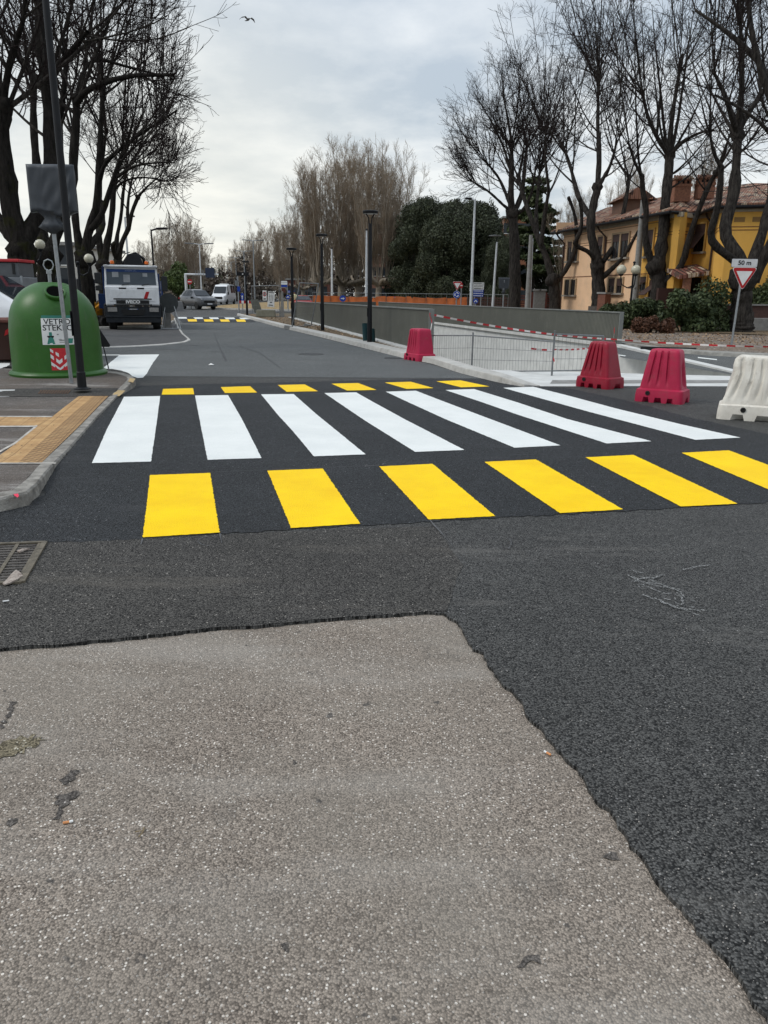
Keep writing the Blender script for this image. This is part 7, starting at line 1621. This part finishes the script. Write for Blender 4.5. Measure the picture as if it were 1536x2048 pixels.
pb = G(532, 634, .1); o = MB().box((0, 0, .26), (1.2, .5, .42), top=(.92, .8)).build('concrete_block', pm('mossy_concrete', (.22, .21, .16), (.15, .14, .10), 3), bevel=.03); o.location = (pb[0], pb[1], .06); tag(o, 'mossy concrete block on the soil below the notice boards', 'concrete block')
pw = thing('ribbed_panel', 'slanted grey ribbed panel standing beyond the notice boards', 'panel', (gx(516, 620, 60), 60., 0)); MB().prism([(-.6, 1.05), (.02, 1.1), (.36, .0), (-.25, 0.05)], .08, YM()).build('sheet', M_PANEL, pw)
wd2 = thing('timber_plank', 'upright grey plank leaning behind the wire mesh left of the third disc lamp post', 'plank', (gx(564, 632, 49), 49, .1)); MB().prism([(-.12, 0), (.14, 0), (.1, 1.55), (-.02, 1.55)], .06, YM()).build('board', M_CONCD, wd2)

# ================================================================= PERSON AND BIRD
Y = 77.; wx = gx(588, 604, Y); pr = thing('person', 'worker in pale yellow top and dark blue cap behind the far end of the parapet', 'person', (wx, Y, 0), R(20))
sk = [((0, 0, .95), .14), ((0, 0, 1.15), .14), ((0, 0, 1.38), .16), ((0, 0, 1.50), .06), ((0, -.01, 1.60), .085), ((0, -.01, 1.70), .09), ((-.19, 0, 1.42), .06), ((-.27, -.03, 1.15), .045), ((-.22, -.18, .98), .035), ((-.21, -.25, .93), .03),
      ((.19, 0, 1.42), .06), ((.27, -.03, 1.15), .045), ((.24, -.16, .97), .035), ((.23, -.22, .92), .03), ((-.10, 0, .88), .09), ((-.12, -.04, .48), .065), ((-.12, .02, .08), .045), ((-.12, -.14, .04), .035), ((.10, 0, .88), .09), ((.13, .04, .48), .065), ((.14, .1, .08), .045), ((.14, -.05, .04), .035)]
ed = [(0, 1), (1, 2), (2, 3), (3, 4), (4, 5), (2, 6), (6, 7), (7, 8), (8, 9), (2, 10), (10, 11), (11, 12), (12, 13), (0, 14), (14, 15), (15, 16), (16, 17), (0, 18), (18, 19), (19, 20), (20, 21)]
def skinned(name, sk, ed, mat, par, sub=1):
    me = bpy.data.meshes.new(name); me.from_pydata([p for p, _ in sk], ed, []); me.materials.append(mat); o = bpy.data.objects.new(name, me); COL.objects.link(o); o.parent = par
    me.attributes.new('skin_tmp', 'FLOAT', 'POINT') if False else None
    mo = o.modifiers.new('skin', 'SKIN')
    if not me.skin_vertices:
        bm_ = __import__('bmesh').new(); bm_.from_mesh(me); bm_.verts.layers.skin.verify(); bm_.to_mesh(me); bm_.free()
    for i, (_, r_) in enumerate(sk):
        v_ = me.skin_vertices[0].data[i]; v_.radius = (r_, r_) if isinstance(r_, (int, float)) else r_; v_.use_root = (i == 0)
    s_ = o.modifiers.new('sub', 'SUBSURF'); s_.levels = sub; s_.render_levels = sub; return o
skinned('body', sk, ed, pm('skin_tone', (.42, .24, .16)), pr)
MB().lathe([(.16, 0), (.19, .05), (.185, .3), (.21, .45), (.18, .52), (.07, .56)], 14, (0, 0, .92)).build('jacket', pm('pale_yellow_cloth', (.60, .60, .36), (.5, .5, .3), 8, .8), pr, smooth=True)
m = MB()
for s in (-1, 1): m.tube([(s * .10, 0, .95), (s * .125, s * .02, .48), (s * .13, s * .05, .1)], [.11, .085, .07], 10)
m.build('trousers', pm('navy_cloth', (.02, .025, .05)), pr, smooth=True)
MB().lathe([(.10, -.02), (.105, .03), (.08, .09), (.01, .11)], 14, (0, 0, 1.70)).box((0, -.13, 1.70), (.16, .12, .02)).build('cap', pm('blue_cap', (.02, .05, .14)), pr, smooth=40)
for s in (-1, 1): MB().tube([(s * .18, 0, 1.43), (s * .275, -.03, 1.15), (s * .24, -.14, 1.0)], [.075, .06, .05], 8).build('sleeve', MATS['pale_yellow_cloth'], pr, smooth=True)
# gull
B = V(496, 39, 45.); bd_ = thing('bird', 'gull gliding high in the grey sky with bent wings', 'bird', B, R(35)); M_GULL = pm('gull_feathers', (.10, .10, .105), (.22, .22, .22), 5, .8)
m = MB(); m.lathe([(.005, -.22), (.03, -.16), (.055, -.06), (.06, .04), (.045, .12), (.034, .17), (.012, .21), (.004, .24)], 12, M=Matrix.Rotation(R(90), 4, 'X')); 
for s in (-1, 1):
    P = [(s * .03, -.06, .02), (s * .17, -.10, .10), (s * .34, -.02, .06), (s * .44, .10, -.04)]; Q = [(s * .03, .08, .02), (s * .17, .05, .09), (s * .32, .09, .05), (s * .44, .11, -.045)]
    b_ = len(m.v)
    for p, q_ in zip(P, Q): m.v += [p, q_, (q_[0], q_[1], q_[2] - .012), (p[0], p[1], p[2] - .012)]
    for i in range(3):
        for j in range(4): j2 = (j + 1) % 4; m.f.append((b_ + i * 4 + j, b_ + i * 4 + j2, b_ + i * 4 + 4 + j2, b_ + i * 4 + 4 + j)); m.m.append(0)
m.build('body', M_GULL, bd_, smooth=True)
MB().prism([(-.03, 0), (.03, 0), (.055, .12), (-.055, .12)], .012, Matrix.Translation((0, .18, 0))).build('tail', M_GULL, bd_)

# ================================================================= BUILDINGS
def tilem(name, a, b_, ang=0.):
    m, n, l, b = nt(name); tc = n.new('ShaderNodeTexCoord'); mp = n.new('ShaderNodeMapping'); mp.inputs['Rotation'].default_value = (0, 0, ang); l.new(tc.outputs['Object'], mp.inputs['Vector'])
    v = n.new('ShaderNodeTexVoronoi'); v.inputs['Scale'].default_value = 4.2; mp2 = n.new('ShaderNodeMapping'); mp2.inputs['Scale'].default_value = (1.1, .75, .7); l.new(mp.outputs['Vector'], mp2.inputs['Vector']); l.new(mp2.outputs['Vector'], v.inputs['Vector'])
    s = n.new('ShaderNodeSeparateColor'); l.new(v.outputs['Color'], s.inputs[0]); c = mixc(n, l, s.outputs[0], a, b_); c = mixc(n, l, mathn(n, l, 'GREATER_THAN', s.outputs[1], .8), c, (.50, .38, .27)); c = mixc(n, l, mathn(n, l, 'LESS_THAN', s.outputs[1], .16), c, (.09, .05, .035))
    sp = n.new('ShaderNodeSeparateXYZ'); l.new(mp.outputs['Vector'], sp.inputs[0]); k = 2 * math.pi / .22
    w1 = mathn(n, l, 'SINE', mathn(n, l, 'MULTIPLY', sp.outputs[0], k)); w2 = mathn(n, l, 'SINE', mathn(n, l, 'MULTIPLY', sp.outputs[1], 2 * math.pi / .36))
    h = mathn(n, l, 'ADD', w1, mathn(n, l, 'MULTIPLY', w2, .35)); l.new(c, b.inputs['Base Color']); b.inputs['Roughness'].default_value = .9
    bp = n.new('ShaderNodeBump'); bp.inputs['Distance'].default_value = .09; l.new(h, bp.inputs['Height']); l.new(bp.outputs['Normal'], b.inputs['Normal']); return m
FP = [(1118, 55.), (1272, 44.9), (1342, 41.4), (1374, 42.6), (1413, 41.2), (1417, 39.6), (1437, 39.0), (1536, 38.4), (1660, 37.8)]
W2 = [Vector((gx(px, 612, Y), Y, 0)) for px, Y in FP]
ze = hz(1342, 424, 41.4)
O = W2[0].copy()
M_PEACH = pm('peach_render', (.80, .53, .33), (.70, .46, .28), .7, .9, bump=.003, bscale=30, dirt=((.44, .33, .25), .35, .8)); M_OCH = pm('yellow_ochre_render', (.70, .39, .085), (.60, .33, .07), .7, .9, bump=.003, bscale=30, dirt=((.36, .24, .10), .4, .8))
def wallseg(par, a, b_, z0, z1, mat, name='wall', thick=.35):
    d_ = (b_ - a); L = d_.length; rz = math.atan2(d_.y, d_.x); m = MB(); M_ = Matrix.Translation(a - O) @ Matrix.Rotation(rz, 4, 'Z')
    vs_ = [M_ @ Vector(p) for p in ((0, 0, z0), (L, 0, z0), (L, thick, z0), (0, thick, z0), (0, 0, z1), (L, 0, z1), (L, thick, z1), (0, thick, z1))]
    m.add(vs_, [(0, 3, 2, 1), (4, 5, 6, 7), (0, 1, 5, 4), (1, 2, 6, 5), (2, 3, 7, 6), (3, 0, 4, 7)]); return m.build(name, mat, par)
hp = thing('house', 'two-storey peach and ochre-yellow house with tiled roof behind the right-hand trees', 'house', tuple(O))
for i in range(len(W2) - 1): wallseg(hp, W2[i], W2[i + 1], 0, ze, M_PEACH if i == 0 else M_OCH)
def facade(i0, i1, px, py):
    a, b_ = W2[i0], W2[i1]; d_ = ray(px, py); e = b_ - a
    # solve t*d.xy = a + s*e
    det = d_[0] * (-e.y) - d_[1] * (-e.x); t_ = (a.x * (-e.y) - a.y * (-e.x)) / det; s_ = (d_[0] * a.y - d_[1] * a.x) / det
    return s_ * e.length, H + d_[2] * t_
def window(i0, i1, px0, py0, px1, py1, style='shut', name='window'):
    s0, z1 = facade(i0, i1, px0, py0); s1, z0 = facade(i0, i1, px1, py1); a, b_ = W2[i0], W2[i1]; d_ = (b_ - a).normalized(); rz = math.atan2(d_.y, d_.x)
    w_, h_ = s1 - s0, z1 - z0; c_ = a + d_ * (s0 + s1) / 2 - O; e = bpy.data.objects.new(name, None)
    fr = MB(); tk_ = .09
    fr.box((-w_ / 2 - tk_ / 2, -.03, h_ / 2), (tk_, .12, h_ + 2 * tk_)).box((w_ / 2 + tk_ / 2, -.03, h_ / 2), (tk_, .12, h_ + 2 * tk_)).box((0, -.03, h_ + tk_ / 2), (w_ - .004, .12, tk_))
    fr = fr.build('window', pm('window_surround', (.42, .30, .18), (.35, .25, .15)) if i0 == 0 else pm('window_surround_ochre', (.45, .27, .08), (.38, .22, .06)), hp); fr.location = (c_.x, c_.y, z0); fr.rotation_euler.z = rz
    MB().box((0, -.012, h_ / 2), (w_, .02, h_)).build('pane', M_PANE, fr)
    MB().box((0, -.03, h_ / 2), (.04, .025, h_)).box((-w_ / 2 + .03, -.03, h_ / 2), (.06, .025, h_)).box((w_ / 2 - .03, -.03, h_ / 2), (.06, .025, h_)).build('casement', pm('dark_window_wood', (.05, .03, .02)), fr)
    MB().box((0, -.07, -.05), (w_ + .34, .26, .10)).build('sill', pm('grey_sill', (.30, .27, .23)), fr)
    MS = pm('brown_shutter', (.06, .035, .03), (.045, .027, .024), 12)
    if style == 'shut': MB().box((0, -.045, h_ * .74), (w_, .02, h_ * .5)).build('shutter', MS, fr)
    if style == 'half': MB().box((0, -.045, h_ * .85), (w_, .02, h_ * .3)).build('shutter', MS, fr)
    if style == 'awn':
        m = MB(); m.add([(-w_ / 2, -.05, h_ * .7), (w_ / 2, -.05, h_ * .7), (w_ / 2, -.72, h_ * .12), (-w_ / 2, -.72, h_ * .12)] + [(-w_ / 2, -.02, h_ * .7), (w_ / 2, -.02, h_ * .7), (w_ / 2, -.70, h_ * .10), (-w_ / 2, -.70, h_ * .10)], [(0, 3, 2, 1), (4, 5, 6, 7), (0, 1, 5, 4), (1, 2, 6, 5), (2, 3, 7, 6), (3, 0, 4, 7)]); m.box((0, -.045, h_ * .85), (w_, .02, h_ * .3)); m.build('shutter', MS, fr)
    return fr
for (a, b_, p, st) in ((0, 1, (1138, 484, 1144, 522), 'half'), (0, 1, (1150, 494, 1156, 522), 'half'), (0, 1, (1198, 474, 1206, 508), 'shut'), (0, 1, (1228, 470, 1238, 517), 'half'), (0, 1, (1245, 468, 1256, 514), 'half'),
                       (0, 1, (1132, 560, 1139, 590), 'none'), (0, 1, (1144, 560, 1151, 590), 'none'), (0, 1, (1220, 557, 1230, 586), 'shut'), (0, 1, (1236, 557, 1245, 586), 'shut'),
                       (1, 2, (1295, 461, 1305, 512), 'shut'), (1, 2, (1282, 554, 1293, 580), 'awn'), (1, 2, (1302, 560, 1312, 594), 'awn'), (3, 4, (1387, 450, 1408, 503), 'awn'), (3, 4, (1378, 556, 1400, 600), 'none')):
    window(a, b_, *p, st)
# string courses, painted panels, downpipes
M_LINE = pm('brown_band_paint', (.16, .065, .03)); M_PNL = pm('brown_panel_paint', (.27, .15, .045))
def band(z, h_, mat, segs, proud=.012, name='string_course'):
    for i in segs:
        a, b_ = W2[i], W2[i + 1]; d_ = (b_ - a).normalized(); rz = math.atan2(d_.y, d_.x); L = (b_ - a).length; c_ = (a + b_) / 2 - O; nn = Vector((d_.y, -d_.x, 0)) * proud / 2
        o = MB().box((0, 0, 0), (L, proud, h_)).build(name, mat, hp); o.location = (c_.x + nn.x, c_.y + nn.y, z); o.rotation_euler.z = rz
zb1 = hz(1345, 461, 41.4); zb2_ = hz(1345, 467, 41.4)
band(zb1, .035, M_LINE, range(0, 8)); band(zb2_, .035, M_LINE, range(0, 8)); band(hz(1343, 437, 41.4), .03, M_LINE, (0, 1)); band(hz(1345, 545, 41.4), .05, M_LINE, (0, 1)); band(ze - .1, .22, pm('cream_cornice', (.42, .36, .27)), range(0, 8), .10, 'cornice')
for i, x0 in ((1, 2.3), (1, 3.0), (2, .15), (2, .75), (6, 0.2), (6, 1.0)):
    a, b_ = W2[i], W2[i + 1]; d_ = (b_ - a).normalized(); c_ = a + d_ * (x0 + .25) - O; o = MB().box((0, 0, 0), (.48, .012, .22)).build('painted_panel', M_PNL, hp); nn = Vector((d_.y, -d_.x, 0)) * .006; o.location = (c_.x + nn.x, c_.y + nn.y, zb1 + .32); o.rotation_euler.z = math.atan2(d_.y, d_.x)
M_PIPE = pm('dark_brown_downpipe', (.05, .028, .022))
for i, s_ in ((0, .03), (0, .60), (4, .1)):
    a, b_ = W2[i], W2[i + 1]; p = a.lerp(b_, s_) - O; d_ = (b_ - a).normalized(); nn = Vector((d_.y, -d_.x, 0)); q0 = p + nn * .08
    MB().tube([(q0.x, q0.y, .1), (q0.x, q0.y, ze - .7), ((q0 + nn * .35 - d_ * .3).x, (q0 + nn * .35 - d_ * .3).y, ze - .25), ((q0 + nn * .45 - d_ * .35).x, (q0 + nn * .45 - d_ * .35).y, ze - .02)], .055, 8).build('downpipe', M_PIPE, hp, smooth=40)
# roof
def nrm2(a, b_): d_ = (b_ - a).normalized(); return Vector((d_.y, -d_.x, 0))
n1_, n2_ = nrm2(W2[0], W2[2]), nrm2(W2[5], W2[8])
EA = W2[0] + n1_ * .65 - (W2[1] - W2[0]).normalized() * .6; EB = W2[2] + n1_ * .6 + n2_ * .1; EC = W2[3] + n2_ * .25 ; ED = W2[5] + n2_ * .7 - Vector((.3, 0, 0)); EE = W2[8] + n2_ * .7
in1 = -n1_; RA = W2[0] + in1 * 5 + (W2[1] - W2[0]).normalized() * 4.5; RB = W2[2] + in1 * 3.6 + Vector((1.5, 1.2, 0)); RC = W2[5] - n2_ * 4.5 + Vector((2.0, 0, 0)); RE = W2[8] - n2_ * 4.6
RA, RB, RC, RE = (Vector(V(*q_)) for q_ in ((1215, 417, 56), (1398, 383, 47.5), (1505, 370, 45), (1690, 372, 44.6))); zA, zr, zr2, zE = RA.z, RB.z, RC.z, RE.z
rf = MB(); P = []
def rp(v_, z): p = v_ - O; rf.v.append((p.x, p.y, z)); return len(rf.v) - 1
a0, b0, c0, d0, e0 = (rp(v_, ze + .04) for v_ in (EA, EB, EC, ED, EE)); ra, rb, rc_, re_ = rp(RA, zA), rp(RB, zr), rp(RC, zr2), rp(RE, zE)
BK1 = rp(W2[0] + in1 * 10, ze); BK2 = rp(W2[8] - n2_ * 10, ze)
rf.f += [(a0, b0, rb, ra), (b0, c0, rb), (c0, d0, rc_, rb), (d0, e0, re_, rc_), (BK1, a0, ra), (BK1, ra, rb), (BK1, rb, rc_, BK2), (BK2, rc_, re_), (e0, BK2, re_)]; rf.m += [0] * 9
TILE = tilem('terracotta_tiles', (.44, .21, .13), (.31, .155, .10), .5); ro = rf.build('roof', TILE, hp)
sol = ro.modifiers.new('s', 'SOLIDIFY'); sol.thickness = .10; sol.offset = 1
gm = MB(); 
for a, b_ in ((EA, EB), (EB, EC), (EC, ED), (ED, EE)): gm.tube([((a - O).x, (a - O).y, ze - .02), ((b_ - O).x, (b_ - O).y, ze - .02)], .085, 8)
gm.build('gutter', M_BLACKP, hp)
sf_ = MB(); so_ = []
for v_ in (W2[0], W2[2], W2[3], W2[5], W2[8], EE, ED, EC, EB, EA): so_.append((v_ - O).to_tuple()[:2])
sf_.add([(x, y, ze - .01) for x, y in so_], [(0, 9, 8, 1), (1, 8, 7, 2), (2, 7, 6, 3), (3, 6, 5, 4)]); sf_.build('soffit', pm('dark_soffit', (.10, .08, .06)), hp)
M_BRK = pm('chimney_brick', (.32, .15, .09), (.17, .08, .055), 12, .95, bump=.01, bscale=40)
for px, pyb, pyt, Yc in ((1362, 392, 350, 43.6), (1409, 386, 349, 43.4)):
    zc0, zc1 = hz(px, pyb, Yc) - .3, hz(px, pyt, Yc); xc = gx(px, 380, Yc) - O.x; c = MB(); hh = zc1 - zc0
    c.box((xc, Yc - O.y, zc0 + hh * .28), (.84, .6, hh * .56)).box((xc, Yc - O.y, zc0 + hh * .60), (.90, .66, hh * .1)); 
    for k in (-.36, -.12, .12, .36): c.box((xc + k, Yc - O.y, zc0 + hh * .71), (.12, .55, hh * .13))
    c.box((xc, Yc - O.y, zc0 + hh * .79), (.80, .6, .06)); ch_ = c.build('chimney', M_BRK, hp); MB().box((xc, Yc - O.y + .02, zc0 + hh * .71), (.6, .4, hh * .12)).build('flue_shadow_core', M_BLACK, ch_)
    k = MB(); k.box((xc, Yc - O.y, zc0 + hh * .87), (.94, .76, hh * .10), top=(.86, .8)); 
    for j in range(7): k.tube([(xc - .42 + j * .14, Yc - O.y - .42, zc0 + hh * .83), (xc - .40 + j * .133, Yc - O.y, zc0 + hh * .96)], .06, 8)
    k.build('chimney_cap', TILE, ch_)
# small gabled dormer and low balcony at left part of the roof
dmx = gx(1275, 420, 49) - O.x; zd0 = hz(1275, 412, 49); zd1 = hz(1290, 376, 49); dm = MB(); dm.box((dmx, 50.5 - O.y, (zd0 + zd1) / 2 - .6), (1.5, 2.6, zd1 - zd0 + .5)); dr = dm.build('dormer', pm('dormer_brick', (.22, .12, .08), (.16, .09, .06)), hp)
dr2 = MB(); dr2.add([(dmx - 1.1, 48.9 - O.y, zd1 - .62), (dmx - 1.1, 52 - O.y, zd1 - .62), (dmx, 52 - O.y, zd1 + .1), (dmx, 48.9 - O.y, zd1 + .1), (dmx + 1.1, 48.9 - O.y, zd1 - .62), (dmx + 1.1, 52 - O.y, zd1 - .62)], [(0, 3, 2, 1), (3, 4, 5, 2), (0, 4, 3), (1, 2, 5)]); dr2.build('dormer_roof', TILE, dr)
tp = MB(); tp.box((gx(1142, 450, 54) - O.x, 54.5 - O.y, ze + .28), (1.7, .15, .62)); tp.build('terrace_parapet', M_PEACH, hp); 
# porch with sloping roof
pp = W2[3].lerp(W2[4], .3) - O; pz1, pz0 = hz(1395, 537, 41), hz(1360, 551, 40.2)
ph = MB(); q0 = W2[2] - O; x0, x1 = gx(1352, 550, 40.4) - O.x, gx(1407, 545, 40.8) - O.x; ph.add([(x0, 39.9 - O.y, pz0), (x1, 39.9 - O.y, pz0 + .22), (x1, 41.8 - O.y, pz1 + .25), (x0, 41.8 - O.y, pz0 + .4), (x0, 39.9 - O.y, pz0 - .18), (x1, 39.9 - O.y, pz0 + .04), (x1, 41.8 - O.y, pz1 + .07), (x0, 41.8 - O.y, pz0 + .2)], [(0, 1, 2, 3), (7, 6, 5, 4), (0, 4, 5, 1), (1, 5, 6, 2), (2, 6, 7, 3), (3, 7, 4, 0)])
ph.build('porch_roof', tilem('porch_tiles', (.26, .09, .06), (.18, .07, .05)), hp)
for px in (1372,): MB().box((gx(px, 580, 40.2) - O.x, 40.2 - O.y, pz0 / 2), (.32, .3, pz0)).build('porch_pillar', M_BRK, hp)
MB().box((gx(1343, 600, 40.6) - O.x, 41.2 - O.y, 1.0), (1.1, .3, 2.0)).build('door', pm('dark_red_door', (.05, .02, .015)), hp)
# distant brick building and pale buildings at left
def block(name, label, px0, px1, top, Y, depth, mat, wins=0, floors=2, pyb=600):
    x0, x1 = gx(px0, pyb, Y), gx(px1, pyb, Y); ht = hz((px0 + px1) / 2, top, Y); t = thing(name, label, 'building', ((x0 + x1) / 2, Y + depth / 2, 0)); MB().box((0, 0, ht / 2), (x1 - x0, depth, ht)).build('wall', mat, t); MB().box((0, 0, ht + .1), (x1 - x0 + .5, depth + .5, .25)).build('roof', M_CONCD, t)
    for f in range(floors):
        for k in range(wins):
            o = MB().box(((x1 - x0) * ((k + .5) / wins - .5), -depth / 2 - .01, ht * (f + .55) / floors), (1.0, .08, 1.4)).build('window', M_GLASS, t); MB().box(((x1 - x0) * ((k + .5) / wins - .5), -depth / 2 - .05, ht * (f + .55) / floors - .75), (1.2, .14, .1)).build('sill', M_CONC, o)
    return t
block('brick_building', 'orange-brown brick building showing above the dark evergreens left of the V-shaped tree', 1000, 1064, 436, 120., 10, pm('orange_brick', (.26, .105, .05), (.2, .08, .04), .6), 5, 4)
block('brick_building', 'brown brick building with flat roof behind the plane trees, right of the nearest disc lamp', 740, 812, 437, 135., 10, pm('brown_brick', (.20, .10, .07), (.15, .08, .055), .5), 6, 4)
block('pale_building', 'plain off-white building seen in the gap between the left-hand mossy trunks', 102, 150, 490, 62., 12, pm('offwhite_render', (.62, .60, .54), (.54, .52, .47), .5), 2, 3)
block('low_building', 'low reddish building behind the plane trees near the third disc lamp', 575, 655, 560, 128., 10, pm('red_brick_low', (.17, .06, .04), (.12, .05, .035), .5), 6, 1)
block('low_building', 'low dark building at the far left behind the tree trunks and white van', -140, 60, 560, 58., 8, pm('grey_brown_render', (.16, .14, .12), (.1, .09, .08), .5), 5, 1)
o = MB(); o.prism([(-.5, 0), (.5, 0), (.38, .8), (-.38, .8)], 3.6, YM()); o = o.build('grey_container', pm('grey_container', (.20, .20, .20), (.14, .14, .14)), None, bevel=.02); gq = (gx(352, 604, 66), 66, 0); o.location = gq; o.rotation_euler.z = .4; o.scale = (1.3, 1, 1.0); tag(o, 'low grey container parked behind the lorry, left of the grey car', 'container')
# scattered grit
gr = np.random.default_rng(5); N_ = 2600
pc = []
poly_ok = []
for i in range(N_):
    px = gr.uniform(0, 1536); py = gr.uniform(1020, 2040); g = G(px, py, .002)
    pc.append((g[0] + gr.normal() * .01, g[1] + gr.normal() * .01, .016, gr.uniform(.0012, .0032)))
pc = np.array(pc); base = np.array([(1, 0, 0), (0, 1, 0), (-1, 0, 0), (0, -1, 0), (0, 0, 1.)]); fa = np.array([(0, 1, 4), (1, 2, 4), (2, 3, 4), (3, 0, 4)])
# each grain rests on whichever sheet lies under it
def inside(pt, poly):
    x, y = pt; c_ = False; j = len(poly) - 1
    for i in range(len(poly)):
        if (poly[i][1] > y) != (poly[j][1] > y) and x < (poly[j][0] - poly[i][0]) * (y - poly[i][1]) / (poly[j][1] - poly[i][1] + 1e-12) + poly[i][0]: c_ = not c_
        j = i
    return c_
oldpoly = [G(x, y) for x, y in rag] + [(4, 0, 0), (4, -3, 0), (-9, -3, 0), (-9, 3.2, 0)]
for i in range(N_): pc[i, 2] = .0 if inside(pc[i, :2], oldpoly) else .0175
vv = (pc[:, None, :3] + base[None] * pc[:, 3][:, None, None] * gr.uniform(.6, 1.2, (N_, 5, 1))).reshape(-1, 3); ff = (fa[None] + (np.arange(N_) * 5)[:, None, None]).reshape(-1, 3)
o = np_mesh('grit', vv, ff, pm('pale_grit', (.42, .39, .35), (.2, .18, .16), 300, .9)); tag(o, kind='stuff')
lfc = []
N_ = 2500; lv = []; 
for (poly, cnt, z) in (([G(x, y) for x, y in [(480, 629), (560, 650), (646, 667), (740, 688), (857, 712), (740, 681), (600, 641)]], 900, .105), ([G(x, y) for x, y in [(120, 650), (320, 649), (340, 640), (335, 617), (120, 610)]], 500, .035), ([G(x, y) for x, y in [(1240, 684), (1325, 693), (1536, 706), (1536, 668), (1300, 655), (1240, 655)]], 2200, .105)):
    xs = [p[0] for p in poly]; ys = [p[1] for p in poly]; k = 0; tries = 0
    while k < cnt and tries < cnt * 20:
        tries += 1; x, y = gr.uniform(min(xs), max(xs)), gr.uniform(min(ys), max(ys))
        if inside((x, y), poly): lv.append((x, y, z + gr.uniform(0, .02), 0)); k += 1
lv = np.array(lv); K = len(lv); a = gr.normal(size=(K, 3)) * [1, 1, .5]; a /= np.linalg.norm(a, axis=1, keepdims=True); b_ = np.cross(a, gr.normal(size=(K, 3)) * .3 + [0, 0, 1]); b_ /= np.linalg.norm(b_, axis=1, keepdims=True); s = gr.uniform(.02, .06, (K, 1))
vv = np.stack([lv[:, :3] - a * s, lv[:, :3] + b_ * s * .6, lv[:, :3] + a * s, lv[:, :3] - b_ * s * .6], 1).reshape(-1, 3)
o = np_mesh('fallen_leaves', vv, np.arange(K * 4).reshape(-1, 4), leafm('dry_leaves', (.16, .09, .045), (.36, .25, .15), 3.)); tag(o, kind='stuff')
